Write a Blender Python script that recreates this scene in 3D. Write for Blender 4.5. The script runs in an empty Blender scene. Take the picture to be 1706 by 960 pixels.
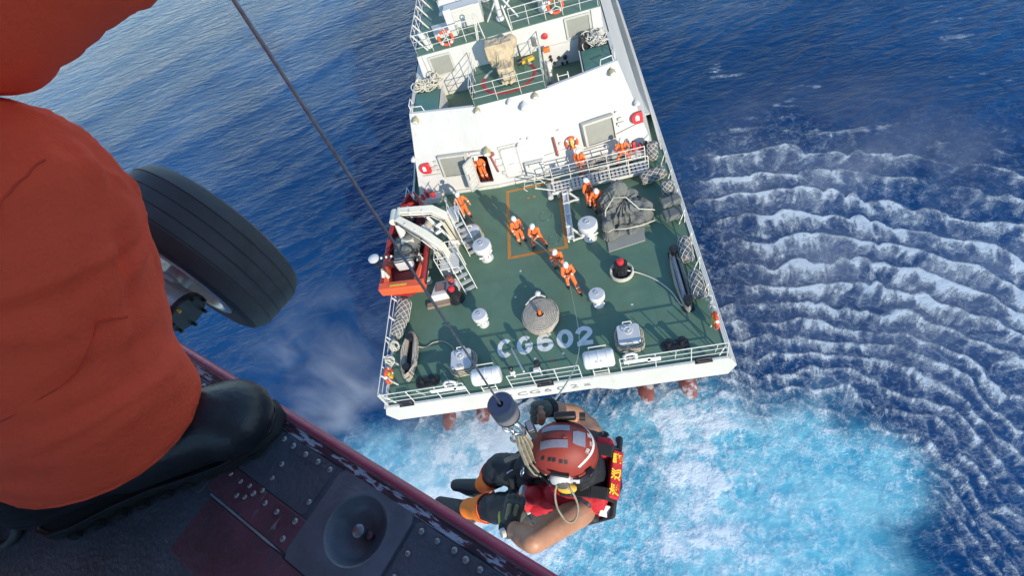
import bpy, bmesh, math, random
import numpy as np
from mathutils import Vector, Matrix, Euler, Quaternion
random.seed(7); rng = np.random.default_rng(7)
R = math.radians; PI = math.pi
SC = bpy.context.scene; COL = SC.collection

# ------------------------------------------------------------------ camera, sky, sun, exposure
# ship frame in metres: X to starboard, Y towards the bow, Z up from the aft deck, stern edge at Y = 0
SEA_Z = -3.0
CAM = Vector((3.3044, -9.8917, 19.1063))
cam_d = bpy.data.cameras.new('camera'); cam = bpy.data.objects.new('camera', cam_d); COL.objects.link(cam)
cam_d.sensor_width = 36.0; cam_d.lens = 18.592; cam_d.clip_start = 0.02; cam_d.clip_end = 20000
CR = Matrix(((0.966146, 0.177474, 0.187256), (-0.027052, 0.791496, -0.610575), (-0.256574, 0.584839, 0.769502)))
cam.matrix_world = Matrix.Translation(CAM) @ CR.to_4x4()
SC.camera = cam
SUN_EL = R(18.5); sun_h = Vector((0.475, -0.880, 0)).normalized()      # horizontal direction towards the sun
to_sun = Vector((sun_h.x*math.cos(SUN_EL), sun_h.y*math.cos(SUN_EL), math.sin(SUN_EL)))
W = bpy.data.worlds.new('World'); SC.world = W; W.use_nodes = True
wn = W.node_tree.nodes; wl = W.node_tree.links; wn.clear()
sky = wn.new('ShaderNodeTexSky'); sky.sky_type = 'NISHITA'; sky.sun_disc = False
sky.sun_elevation = SUN_EL; sky.sun_rotation = math.atan2(sun_h.x, sun_h.y)
sky.air_density = 1.0; sky.dust_density = 0.0; sky.ozone_density = 3.2
bg = wn.new('ShaderNodeBackground'); bg.inputs['Strength'].default_value = 0.15
wo = wn.new('ShaderNodeOutputWorld'); wl.new(sky.outputs[0], bg.inputs[0]); wl.new(bg.outputs[0], wo.inputs[0])
sun_d = bpy.data.lights.new('sun', 'SUN'); sun_d.energy = 2.5; sun_d.angle = R(0.5); sun_d.color = (1.0, 0.89, 0.73)
sun = bpy.data.objects.new('sun', sun_d); COL.objects.link(sun)
sun.rotation_euler = to_sun.to_track_quat('Z', 'Y').to_euler(); sun.location = (0, 0, 60)
vs = SC.view_settings; vs.view_transform = 'Standard'; vs.look = 'None'; vs.gamma = 1.0; vs.use_curve_mapping = False
vs.exposure = 1.0
SC.render.engine = 'CYCLES'; SC.cycles.use_denoising = True
SC.cycles.max_bounces = 6; SC.cycles.volume_bounces = 2; SC.cycles.caustics_reflective = False; SC.cycles.caustics_refractive = False

# ------------------------------------------------------------------ materials
MATS = {}
def nodes_of(name):
    m = bpy.data.materials.new(name); m.use_nodes = True; MATS[name] = m
    nt = m.node_tree; b = nt.nodes['Principled BSDF']
    return m, nt, nt.nodes, nt.links, b
def lin(c):                                                        # sRGB 0-255 to linear
    return tuple((v/255/12.92 if v/255 <= .04045 else ((v/255+.055)/1.055)**2.4) for v in c)
def mat(name, col, rough=0.55, metal=0.0, var=0.18, scale=2.5, bump=0.0, bscale=40, dirt=None, dscale=1.2, damt=0.5, coords='Object', streak=None, spec=0.5, coat=0.0, wear=None, wscale=(2, 2, .2), wlo=.60, whi=.72, wamt=.5):
    """procedural paint / cloth: base colour with uneven tone, optional dirt patches with their own colour, and fine relief"""
    m, nt, N, L, b = nodes_of(name)
    tc = N.new('ShaderNodeTexCoord'); src = tc.outputs[coords]
    if streak:
        mp = N.new('ShaderNodeMapping'); mp.inputs['Scale'].default_value = streak; L.new(src, mp.inputs[0]); ssrc = mp.outputs[0]
    else: ssrc = src
    n1 = N.new('ShaderNodeTexNoise'); n1.inputs['Scale'].default_value = scale; n1.inputs['Detail'].default_value = 6; n1.inputs['Roughness'].default_value = .62
    L.new(ssrc, n1.inputs['Vector'])
    mx = N.new('ShaderNodeMix'); mx.data_type = 'RGBA'
    mx.inputs[6].default_value = (*[max(0, c*(1-var)) for c in col], 1); mx.inputs[7].default_value = (*[min(1, c*(1+var)) for c in col], 1)
    mr = N.new('ShaderNodeMapRange'); mr.inputs[1].default_value = .3; mr.inputs[2].default_value = .7
    L.new(n1.outputs[0], mr.inputs[0]); L.new(mr.outputs[0], mx.inputs[0]); out = mx.outputs[2]
    if dirt:
        n2 = N.new('ShaderNodeTexNoise'); n2.inputs['Scale'].default_value = dscale; n2.inputs['Detail'].default_value = 9; n2.inputs['Roughness'].default_value = .7
        mp2 = N.new('ShaderNodeMapping'); mp2.inputs['Location'].default_value = (3.7, 1.1, 8.2); L.new(ssrc, mp2.inputs[0]); L.new(mp2.outputs[0], n2.inputs['Vector'])
        r2 = N.new('ShaderNodeMapRange'); r2.inputs[1].default_value = .52; r2.inputs[2].default_value = .75; r2.inputs[4].default_value = damt
        L.new(n2.outputs[0], r2.inputs[0])
        m2 = N.new('ShaderNodeMix'); m2.data_type = 'RGBA'; m2.inputs[7].default_value = (*dirt, 1)
        L.new(r2.outputs[0], m2.inputs[0]); L.new(out, m2.inputs[6]); out = m2.outputs[2]
    if wear:
        mp3 = N.new('ShaderNodeMapping'); mp3.inputs['Scale'].default_value = wscale; mp3.inputs['Location'].default_value = (9.1, 4.4, 2.3); L.new(src, mp3.inputs[0])
        n4 = N.new('ShaderNodeTexNoise'); n4.inputs['Scale'].default_value = 1.0; n4.inputs['Detail'].default_value = 10; n4.inputs['Roughness'].default_value = .66; L.new(mp3.outputs[0], n4.inputs['Vector'])
        r4 = N.new('ShaderNodeMapRange'); r4.inputs[1].default_value = wlo; r4.inputs[2].default_value = whi; r4.inputs[4].default_value = wamt; L.new(n4.outputs[0], r4.inputs[0])
        m4 = N.new('ShaderNodeMix'); m4.data_type = 'RGBA'; m4.inputs[7].default_value = (*wear, 1); L.new(r4.outputs[0], m4.inputs[0]); L.new(out, m4.inputs[6]); out = m4.outputs[2]
    L.new(out, b.inputs['Base Color'])
    rr = N.new('ShaderNodeMapRange'); rr.inputs[3].default_value = max(.05, rough-.1); rr.inputs[4].default_value = min(1, rough+.12)
    L.new(n1.outputs[0], rr.inputs[0]); L.new(rr.outputs[0], b.inputs['Roughness'])
    b.inputs['Metallic'].default_value = metal; b.inputs['Specular IOR Level'].default_value = spec
    if coat: b.inputs['Coat Weight'].default_value = coat; b.inputs['Coat Roughness'].default_value = .25
    if bump:
        n3 = N.new('ShaderNodeTexNoise'); n3.inputs['Scale'].default_value = bscale; n3.inputs['Detail'].default_value = 4; L.new(src, n3.inputs['Vector'])
        bp = N.new('ShaderNodeBump'); bp.inputs['Strength'].default_value = bump; bp.inputs['Distance'].default_value = .01
        L.new(n3.outputs[0], bp.inputs['Height']); L.new(bp.outputs[0], b.inputs['Normal'])
    return m
mat('white_paint', (.61, .60, .56), .42, var=.05, scale=1.2, dirt=(.55, .50, .42), dscale=.7, damt=.30, streak=(1, 1, .35), wear=(.42, .30, .18), wscale=(5, 5, .35), wlo=.58, whi=.76, wamt=.55)
mat('hull_white', (.58, .55, .49), .4, var=.05, scale=.8, dirt=(.50, .43, .33), dscale=.9, damt=.4, streak=(.6, 1, .5), wear=(.35, .24, .14), wscale=(4, 4, .5), wlo=.60, whi=.76, wamt=.5)
mat('rail_white', (.66, .64, .57), .42, var=.10, scale=6, dirt=(.45, .33, .2), dscale=6, damt=.3)
mat('deck_green', (.105, .195, .128), .55, var=.10, scale=.9, dirt=(.165, .245, .172), dscale=.55, damt=.55, bump=.35, bscale=55, wear=(.20, .13, .075), wscale=(1.9, 1.4, 1.9), wlo=.59, whi=.72, wamt=.6)
mat('deck_green_gloss', (.06, .17, .13), .35, var=.12, scale=1.5, dirt=(.16, .24, .20), dscale=1.6, damt=.5)
mat('deck_orange', (.50, .22, .045), .6, var=.15, scale=5, dirt=(.2, .16, .1), dscale=4, damt=.6)
mat('deck_letter', (.78, .77, .70), .6, var=.12, scale=4, dirt=(.28, .34, .31), dscale=3.5, damt=.55)
mat('deck_red', (.50, .045, .04), .55, var=.12, scale=4, dirt=(.3, .12, .1), dscale=4, damt=.5)
mat('black_letter', (.17, .17, .17), .5, var=.15, scale=4, dirt=(.4, .38, .34), dscale=6, damt=.5)
mat('grey_shutter', (.30, .30, .255), .5, var=.06, scale=2, dirt=(.40, .39, .34), dscale=1.5, damt=.4)
mat('grey_frame', (.50, .49, .43), .5, var=.08, scale=3)
mat('side_grey', (.62, .60, .54), .45, var=.06, scale=.8, dirt=(.5, .45, .36), dscale=.9, damt=.3, streak=(1, .5, 1))
mat('fire_red', (.62, .035, .04), .4, var=.12, scale=4)
mat('rust_red', (.30, .07, .055), .6, var=.25, scale=5, dirt=(.2, .13, .1), dscale=5, damt=.6)
mat('antifoul', (.26, .085, .065), .6, var=.3, scale=2.5, dirt=(.40, .34, .32), dscale=2.2, damt=.9, wear=(.62, .66, .68), wscale=(2, 2, 2), wlo=.52, whi=.62, wamt=.75)
mat('steel', (.42, .43, .43), .38, metal=.85, var=.2, scale=8)
mat('dark_metal', (.035, .036, .038), .45, metal=.3, var=.3, scale=8, dirt=(.16, .15, .13), dscale=9, damt=.5)
mat('bollard_black', (.018, .019, .021), .38, var=.3, scale=9, dirt=(.09, .085, .075), dscale=9, damt=.5)
mat('wood', (.30, .22, .16), .75, var=.25, scale=3, streak=(1, 9, 9), dirt=(.16, .12, .09), dscale=2, damt=.5)
mat('tarp_grey', (.15, .155, .14), .85, var=.16, scale=3, dirt=(.21, .21, .19), dscale=2, damt=.5, bump=.5, bscale=9)
mat('tarp_tan', (.50, .40, .255), .85, var=.14, scale=4, dirt=(.33, .26, .16), dscale=4, damt=.45, bump=.5, bscale=12)
mat('rope', (.43, .38, .30), .9, var=.28, scale=14, bump=.7, bscale=70)
mat('rope_pale', (.58, .55, .44), .9, var=.18, scale=14, bump=.5, bscale=70)
mat('rope_net', (.55, .53, .47), .9, var=.15, scale=20)
mat('fender_grey', (.15, .145, .13), .85, var=.2, scale=6, bump=.5, bscale=30)
mat('buoy_orange', (.72, .10, .035), .55, var=.08, scale=5)
mat('buoy_white', (.80, .78, .72), .6, var=.05, scale=5)
mat('coverall_orange', (.88, .17, .035), .8, var=.10, scale=7, bump=.4, bscale=16)
mat('helmet_white', (.80, .79, .76), .35, var=.04, scale=5)
mat('skin', (.50, .285, .185), .5, var=.10, scale=9, bump=.15, bscale=90)
mat('boot_black', (.012, .012, .014), .5, var=.3, scale=8)
mat('strap_black', (.018, .018, .02), .75, var=.25, scale=20)
mat('raft_white', (.70, .69, .65), .35, var=.04, scale=3, dirt=(.6, .57, .5), dscale=3, damt=.3)
mat('cap_grey', (.56, .56, .55), .45, var=.06, scale=4, dirt=(.42, .41, .38), dscale=4, damt=.4)
mat('hose_orange', (.70, .17, .03), .6, var=.12, scale=6)
mat('rib_hull', (.33, .025, .028), .45, var=.2, scale=4, dirt=(.2, .05, .045), dscale=3, damt=.5)
mat('rib_orange', (.85, .115, .035), .5, var=.1, scale=4, dirt=(.6, .16, .09), dscale=3, damt=.4)
mat('rib_deck', (.20, .022, .022), .65, var=.25, scale=5)
mat('crane_cream', (.66, .63, .52), .42, var=.06, scale=2, dirt=(.5, .42, .28), dscale=3, damt=.4)
mat('yellow', (.72, .43, .05), .55, var=.12, scale=6)
mat('brown_box', (.26, .17, .15), .7, var=.2, scale=5, dirt=(.35, .30, .27), dscale=4, damt=.5)

# ------------------------------------------------------------------ mesh helpers
def frame_z(d):
    d = Vector(d).normalized(); a = Vector((0, 0, 1)) if abs(d.z) < .95 else Vector((1, 0, 0))
    x = a.cross(d).normalized(); return x, d.cross(x)
class MB:
    def __init__(s): s.v = []; s.f = []
    def add(s, vs, fs):
        o = len(s.v); s.v += [tuple(p) for p in vs]; s.f += [tuple(i+o for i in f) for f in fs]; return s
    def hexa(s, p):                                                 # 8 points: bottom 4 ccw, top 4 ccw
        return s.add(p, [(3, 2, 1, 0), (4, 5, 6, 7), (0, 1, 5, 4), (1, 2, 6, 5), (2, 3, 7, 6), (3, 0, 4, 7)])
    def box(s, c, d, rz=0, M=None):
        x, y, z = d[0]/2, d[1]/2, d[2]/2
        m = Matrix.Translation(c) @ (M.to_4x4() if M else Matrix.Rotation(rz, 4, 'Z'))
        return s.hexa([m @ Vector(q) for q in ((-x, -y, -z), (x, -y, -z), (x, y, -z), (-x, y, -z), (-x, -y, z), (x, -y, z), (x, y, z), (-x, y, z))])
    def beam(s, p0, p1, w, h, up=(0, 0, 1)):                        # rectangular bar from p0 to p1
        p0 = Vector(p0); p1 = Vector(p1); d = (p1-p0).normalized(); sx = d.cross(Vector(up)).normalized(); uz = sx.cross(d)
        q = []
        for p in (p0, p1):
            for a, b in ((-1, -1), (1, -1), (1, 1), (-1, 1)): q.append(p + sx*a*w/2 + uz*b*h/2)
        return s.add(q, [(0, 1, 2, 3), (7, 6, 5, 4), (0, 4, 5, 1), (1, 5, 6, 2), (2, 6, 7, 3), (3, 7, 4, 0)])
    def cyl(s, p0, p1, r0, r1=None, n=10, caps=True):
        r1 = r0 if r1 is None else r1; p0 = Vector(p0); p1 = Vector(p1); x, y = frame_z(p1-p0)
        vs = [p + (x*math.cos(2*PI*i/n) + y*math.sin(2*PI*i/n))*r for p, r in ((p0, r0), (p1, r1)) for i in range(n)]
        fs = [(i, (i+1) % n, n+(i+1) % n, n+i) for i in range(n)]
        if caps: fs += [tuple(range(n-1, -1, -1)), tuple(range(n, 2*n))]
        return s.add(vs, fs)
    def tube(s, pts, r, n=8, closed=False, caps=True):
        pts = [Vector(p) for p in pts]; m = len(pts); rs = r if hasattr(r, '__len__') else [r]*m
        t0 = (pts[1]-pts[0]).normalized(); x, y = frame_z(t0); vs = []
        for i, p in enumerate(pts):
            if closed: t = (pts[(i+1) % m]-pts[i-1]).normalized()
            else: t = ((pts[min(i+1, m-1)]-pts[max(i-1, 0)])).normalized()
            x = (x - t*x.dot(t)).normalized(); y = t.cross(x)
            vs += [p + (x*math.cos(2*PI*k/n) + y*math.sin(2*PI*k/n))*rs[i] for k in range(n)]
        fs = [(i*n+k, i*n+(k+1) % n, (i+1) % m*n+(k+1) % n, (i+1) % m*n+k) for i in range(m if closed else m-1) for k in range(n)]
        if caps and not closed: fs += [tuple(range(n-1, -1, -1)), tuple(range((m-1)*n, m*n))]
        return s.add(vs, fs)
    def lathe(s, prof, n=16, M=None, caps=True):                    # prof: (r, z) from bottom to top
        M = M or Matrix(); vs = [M @ Vector((r*math.cos(2*PI*i/n), r*math.sin(2*PI*i/n), z)) for r, z in prof for i in range(n)]
        m = len(prof); fs = [(j*n+i, j*n+(i+1) % n, (j+1)*n+(i+1) % n, (j+1)*n+i) for j in range(m-1) for i in range(n)]
        if caps: fs += [tuple(range(n-1, -1, -1)), tuple(range((m-1)*n, m*n))]
        return s.add(vs, fs)
    def ell(s, c, r, M=None, nu=14, nv=9):
        m = Matrix.Translation(c) @ (M.to_4x4() if M else Matrix()); vs = [m @ Vector((0, 0, -r[2]))]
        for j in range(1, nv):
            a = -PI/2+PI*j/nv
            vs += [m @ Vector((r[0]*math.cos(a)*math.cos(2*PI*i/nu), r[1]*math.cos(a)*math.sin(2*PI*i/nu), r[2]*math.sin(a))) for i in range(nu)]
        vs.append(m @ Vector((0, 0, r[2]))); t = len(vs)-1
        fs = [(0, 1+(i+1) % nu, 1+i) for i in range(nu)]
        for j in range(nv-2):
            fs += [(1+j*nu+i, 1+j*nu+(i+1) % nu, 1+(j+1)*nu+(i+1) % nu, 1+(j+1)*nu+i) for i in range(nu)]
        fs += [(t, 1+(nv-2)*nu+i, 1+(nv-2)*nu+(i+1) % nu) for i in range(nu)]
        return s.add(vs, fs)
    def cap(s, p0, p1, r0, r1=None, n=12):                          # capsule: round-ended taper (for remeshed bodies)
        r1 = r0 if r1 is None else r1; s.cyl(p0, p1, r0, r1, n); s.ell(p0, (r0,)*3, nu=n, nv=8); return s.ell(p1, (r1,)*3, nu=n, nv=8)
    def torus(s, c, Rr, r, M=None, n=24, k=10):
        m = Matrix.Translation(c) @ (M.to_4x4() if M else Matrix())
        return s.tube([m @ Vector((Rr*math.cos(2*PI*i/n), Rr*math.sin(2*PI*i/n), 0)) for i in range(n)], r, k, closed=True)
    def prism(s, poly, z0, z1):
        n = len(poly); vs = [(x, y, z0) for x, y in poly]+[(x, y, z1) for x, y in poly]
        return s.add(vs, [tuple(range(n-1, -1, -1)), tuple(range(n, 2*n))]+[(i, (i+1) % n, n+(i+1) % n, n+i) for i in range(n)])
    def loft(s, rings, caps=True):                                   # rings: equal-length closed loops
        n = len(rings[0]); vs = [p for r in rings for p in r]
        fs = [(j*n+i, j*n+(i+1) % n, (j+1)*n+(i+1) % n, (j+1)*n+i) for j in range(len(rings)-1) for i in range(n)]
        if caps: fs += [tuple(range(n-1, -1, -1)), tuple(range((len(rings)-1)*n, len(rings)*n))]
        return s.add(vs, fs)
    def xf(s, M): s.v = [tuple(M @ Vector(p)) for p in s.v]; return s
    def mesh(s, name):
        me = bpy.data.meshes.new(name); me.from_pydata(s.v, [], s.f); me.validate(); me.update(); return me
def setp(o, label=None, cat=None, group=None, kind=None):
    if label: o['label'] = label
    if cat: o['category'] = cat
    if group: o['group'] = group
    if kind: o['kind'] = kind
    return o
def link(name, me, m, parent=None, smooth=None, bev=0):
    o = bpy.data.objects.new(name, me); COL.objects.link(o)
    if m:
        me.materials.clear(); me.materials.append(MATS[m])
    if parent: o.parent = parent
    if smooth is not None:
        me.polygons.foreach_set('use_smooth', [True]*len(me.polygons))
        if smooth < 180: me.set_sharp_from_angle(angle=R(smooth))
    if bev:
        b = o.modifiers.new('edge', 'BEVEL'); b.width = bev; b.segments = 2; b.limit_method = 'ANGLE'; b.angle_limit = R(40)
    return o
def part(name, mb, m, parent=None, smooth=35, bev=0):
    """links what mb holds as one mesh object"""
    me = mb.mesh(name); bm = bmesh.new(); bm.from_mesh(me); bmesh.ops.recalc_face_normals(bm, faces=bm.faces); bm.to_mesh(me); bm.free()
    return link(name, me, m, parent, smooth, bev)
def empty(name, loc=(0, 0, 0), rz=0, label=None, cat=None, group=None):
    o = bpy.data.objects.new(name, None); COL.objects.link(o); o.location = loc; o.rotation_euler = (0, 0, rz); o.empty_display_size = .1
    return setp(o, label, cat, group)
def kids(o): return [c for c in COL.objects if c.parent == o]
def copy_tree(o, parent=None, loc=None, rz=None, label=None):
    c = o.copy(); COL.objects.link(c)
    if parent: c.parent = parent
    if loc is not None: c.location = loc
    if rz is not None: c.rotation_euler = (0, 0, rz)
    if label: c['label'] = label
    for k in kids(o): copy_tree(k, c)
    return c
def solid(mb, voxel, smooth_it=4, name='m'):
    """fuses overlapping volumes into one continuous skin"""
    me = mb.mesh(name); o = bpy.data.objects.new('tmp_solid', me); COL.objects.link(o)
    r = o.modifiers.new('r', 'REMESH'); r.mode = 'VOXEL'; r.voxel_size = voxel; r.use_smooth_shade = True
    if smooth_it: s_ = o.modifiers.new('s', 'SMOOTH'); s_.iterations = smooth_it; s_.factor = .5
    dg = bpy.context.evaluated_depsgraph_get(); out = bpy.data.meshes.new_from_object(o.evaluated_get(dg)); out.name = name
    bpy.data.objects.remove(o); bpy.data.meshes.remove(me)
    return out
def skinned(name, mb, voxel, m, parent=None, it=4): return link(name, solid(mb, voxel, it, name), m, parent, 180)
def text_mesh(name, s, size, m, parent=None, ext=.004, off=0.0, sx=1.0, space=1.0):
    cu = bpy.data.curves.new(name, 'FONT'); cu.body = s; cu.size = size; cu.extrude = ext; cu.offset = off; cu.align_x = 'CENTER'; cu.align_y = 'CENTER'; cu.space_character = space
    o = bpy.data.objects.new('tmp_text', cu); COL.objects.link(o)
    dg = bpy.context.evaluated_depsgraph_get(); me = bpy.data.meshes.new_from_object(o.evaluated_get(dg)); me.name = name
    bpy.data.objects.remove(o); me.transform(Matrix.Diagonal((sx, 1, 1, 1)))
    return link(name, me, m, parent)
def vnoise(x, y, seed=0):
    """smooth value noise on arrays"""
    xi = np.floor(x).astype(np.int64); yi = np.floor(y).astype(np.int64); fx = x-xi; fy = y-yi
    fx = fx*fx*fx*(fx*(fx*6-15)+10); fy = fy*fy*fy*(fy*(fy*6-15)+10)
    def h(a, b):
        n = (a*374761393 + b*668265263 + seed*1274126177) & 0x7fffffff
        n = ((n ^ (n >> 13))*1103515245) & 0x7fffffff; n = ((n ^ (n >> 15))*12345701) & 0x7fffffff
        return ((n ^ (n >> 16)) & 0xffff)/65535.0
    return (h(xi, yi)*(1-fx)+h(xi+1, yi)*fx)*(1-fy)+(h(xi, yi+1)*(1-fx)+h(xi+1, yi+1)*fx)*fy
def fbm(x, y, seed=0, octv=4, gain=.5, lac=2.03):
    a = 1; s = 0; t = 0
    for k in range(octv): s = s+a*vnoise(x, y, seed+k*17); t += a; a *= gain; x = x*lac+13.7; y = y*lac+5.1
    return s/t
# ------------------------------------------------------------------ the sea
def axis(lo, hi, d, far, grow=1.16, s0=None):
    mid = list(np.arange(lo, hi, d)); a = []; st = d; x = lo
    while x > -far: st *= grow; x -= st; a.append(x)
    b = []; st = d; x = mid[-1]
    while x < far: st *= grow; x += st; b.append(x)
    return np.array(a[::-1]+mid+b)
gx = axis(-15, 27, .058, 7000, 1.10); gy = axis(-11, 28, .058, 7000, 1.10)
X, Y = np.meshgrid(gx, gy); Xf = X.ravel(); Yf = Y.ravel()
sm = lambda a, b, x: (lambda t: t*t*(3-2*t))(np.clip((x-a)/(b-a), 0, 1))
cx, cy = 8.0, -7.5                                                   # foot of the rotor wash
w1 = lambda sd: (fbm(Xf*.20+sd*7, Yf*.20, sd, 3)-.5)*2
w2 = lambda sd: (fbm(Xf*.85+sd*3, Yf*.85, sd+50, 2)-.5)*2
wx = Xf+.95*w1(3)+.30*w2(3); wy = Yf+.95*w1(9)+.30*w2(9)
r = np.hypot(wx-cx, wy-cy); th = np.arctan2(wy-cy, wx-cx); r0 = np.hypot(Xf-cx, Yf-cy)
# swell and wind waves
H = np.zeros_like(Xf)
far_fade = 1/(1+(np.hypot(Xf, Yf)/160)**2)
for lam, amp, ang, sd in ((13, .11, 122, 1), (6.8, .05, 134, 2), (3.7, .030, 112, 3), (2.1, .028, 138, 4), (1.25, .024, 120, 5), (.75, .014, 108, 6)):
    dx, dy = math.cos(R(ang)), math.sin(R(ang)); ph = (Xf*dx+Yf*dy)*2*PI/lam + 5.5*fbm(Xf/lam*.42, Yf/lam*.42, 30+sd, 3)*2
    c = .5+.5*np.cos(ph); H += amp*(c**1.6-.4)*(.4+1.2*fbm(Xf/lam*.25, Yf/lam*.25, 60+sd, 2))*far_fade
open_w = 1-.78*sm(27, 15, r0)*sm(-9, -6, Xf)
H *= open_w
# rings driven outwards by the rotor wash
lam_r = lambda q: .72+1.02*np.clip((q-9)/9, 0, 1)**1.2
rr = np.linspace(0, 60, 1200); phs = np.concatenate([[0], np.cumsum(2*PI/lam_r((rr[1:]+rr[:-1])/2)*np.diff(rr))])
big = np.clip(lam_r(r)/2.0, .4, 1)
lob = th*7.6+1.7*fbm(th*4, r*.16, 31, 2)*2+.6*fbm(Xf*.8, Yf*.8, 37, 2); arcs = np.abs(np.sin(PI*lob)); cusp = (1-arcs)**2.5
ph = np.interp(np.minimum(r, 59), rr, phs) + 2.4*(fbm(th*6, r*.22, 21, 3)-.5)*2 - (1.5*big)*(arcs-.6)
fr = (-ph/(2*PI)) % 1.0                                              # 0 at a crest, growing inwards behind it
prof = np.where(fr < .88, (1-fr/.88)**1.25, ((fr-.88)/.12)**1.5)
lmr = lam_r(r); crest = np.exp(-(fr*lmr/(.17+.05*big))**2)+np.exp(-((1-fr)*lmr/.07)**2)*.95
port_fade = 1-.85*sm(-4, -9, Xf)
env = sm(3.0, 6.5, r0)*(1-sm(17, 31, r0+9*(fbm(Xf*.15, Yf*.15, 77, 2)-.5)))*port_fade
seg = sm(.28, .62, fbm(th*9+r*.04, r*.45, 44, 4))                       # crests break up along their length
ring_h = env*(.025+.045*seg)*(prof-.35)*np.clip(big*1.25, .6, 1)
near_ship = sm(2.2, .1, np.abs(np.abs(Xf)-7.2)+np.clip(Yf*-1, 0, 99))
streak = fbm(th*40, r*.42, 51, 3); streak2 = fbm(th*95, r*.8, 52, 2)
turb = fbm(Xf*1.6, Yf*1.6, 71, 5, .64)
zone = sm(8.0, 13.5, r0)                                              # broad foamy swells outside, fine hard ripples inside
veil = (1-fr)**1.25*1.15*(np.clip(streak*3.0-1.05, 0, 1.1)*(.25+1.1*streak2)+.75*cusp*(.3+streak2))
dens = (.28+.66*sm(27, 17, r0))
hull_gap = 1-(1-sm(8.2, 11.5, Xf+2.2*(fbm(Xf*.4, Yf*.4, 14, 2)-.5)))*sm(1.5, 5.5, Yf)*.85
foam = env*dens*hull_gap*(crest*(.20+.50*seg)*(.30+1.2*turb)*(.66+.34*zone) + zone*veil*(.62+.60*seg) + .12*np.clip(turb*2-.6, 0, 1)+(1-zone)*veil*.40)
outer = (1-sm(30, 42, r0))*sm(18, 27, r0)*port_fade                    # scattered whitecaps farther out
cap_n = fbm(Xf*.24-Yf*.05, Yf*.70+Xf*.12, 91, 5, .55)
foam += .55*sm(.70, .82, cap_n)*outer*(.1+1.4*turb)
# churned, aerated wake of the water jets astern
edge_n = 2.6*(fbm(Xf*.28, Yf*.28, 15, 3)-.5)*2; n_w = fbm(Xf*.7, Yf*.7, 18, 4)
xr = np.interp(Yf, [-14, -9, -5, -3.4, -1.8, 0, 1.5], [10.2, 10.8, 11.2, 11.6, 10.2, 9.2, 7.8])
aer = sm(-3.0, 3.6, (xr-Xf)*.9+edge_n*.6)*sm(-13.5, -6.0, Xf+edge_n*.6)*sm(2.2, -1.2, Yf+edge_n*.25)
aer *= .62+.55*sm(.25, .7, fbm(Xf*.32, Yf*.32, 25, 3))
hole = sm(1.9, .6, np.hypot((Xf-8.9)/1.0, (Yf+.6)/1.6)+.6*(n_w-.5))     # clear deep turquoise pool off the quarter
patch = sm(3.0, .7, np.hypot((Xf-11)/1.15, Yf+3.9)+.7*(n_w-.5))
aer = np.clip(np.maximum(aer, .85*patch)-.1*hole, 0, 1)
jets = 0
for xj, wj in ((4.6, 1.15), (6.1, .9), (-4.9, 1.1), (-3.0, 1.0)):
    wid = wj*(1+.10*np.clip(-Yf, 0, 12)); ax = (Xf-xj-1.1*(fbm(Xf*.3, Yf*.3, 33, 2)-.5)*np.clip(-Yf, 0, 8)*.5)/wid
    jets = jets+np.exp(-ax*ax)*sm(1.2, -.6, Yf)*sm(-11, -4, Yf)
turb2 = fbm(Xf*.9+2*turb, Yf*.9, 85, 5, .58)
wake = jets*np.clip(turb2*2.2-.68, 0, 1.1)*.85 + aer*.26*np.clip(turb2*2.2-.80, 0, 1)
foam = foam*(1-.50*aer)+wake
H += ring_h*(1-.80*aer)+aer*(.08*(turb2-.5)+.015*(turb-.5)*2) + .05*env*(turb-.5)
foam += near_ship*.30*turb*sm(20, 4, Yf)*(Xf > 0)
# ripples pressed down on the port quarter
H += .022*sm(26, 16, r0)*sm(-5, -9, Xf)*np.cos(ph*1.4)
Zf = SEA_Z+H
nx, ny = len(gx), len(gy)
me = bpy.data.meshes.new('sea'); idx = np.arange(nx*ny).reshape(ny, nx)
q = np.stack([idx[:-1, :-1], idx[:-1, 1:], idx[1:, 1:], idx[1:, :-1]], -1).reshape(-1, 4)
me.vertices.add(nx*ny); me.vertices.foreach_set('co', np.stack([Xf, Yf, Zf], -1).astype(np.float32).ravel())
me.loops.add(q.size); me.loops.foreach_set('vertex_index', q.ravel().astype(np.int32))
me.polygons.add(len(q)); me.polygons.foreach_set('loop_start', (np.arange(len(q))*4).astype(np.int32)); me.polygons.foreach_set('loop_total', np.full(len(q), 4, np.int32))
me.polygons.foreach_set('use_smooth', np.ones(len(q), bool)); me.update(calc_edges=True)
for nm, arr in (('foam', foam), ('aerated', aer), ('wash', env)):
    a = me.attributes.new(nm, 'FLOAT', 'POINT'); a.data.foreach_set('value', np.clip(arr, 0, 2).astype(np.float32))

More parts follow.
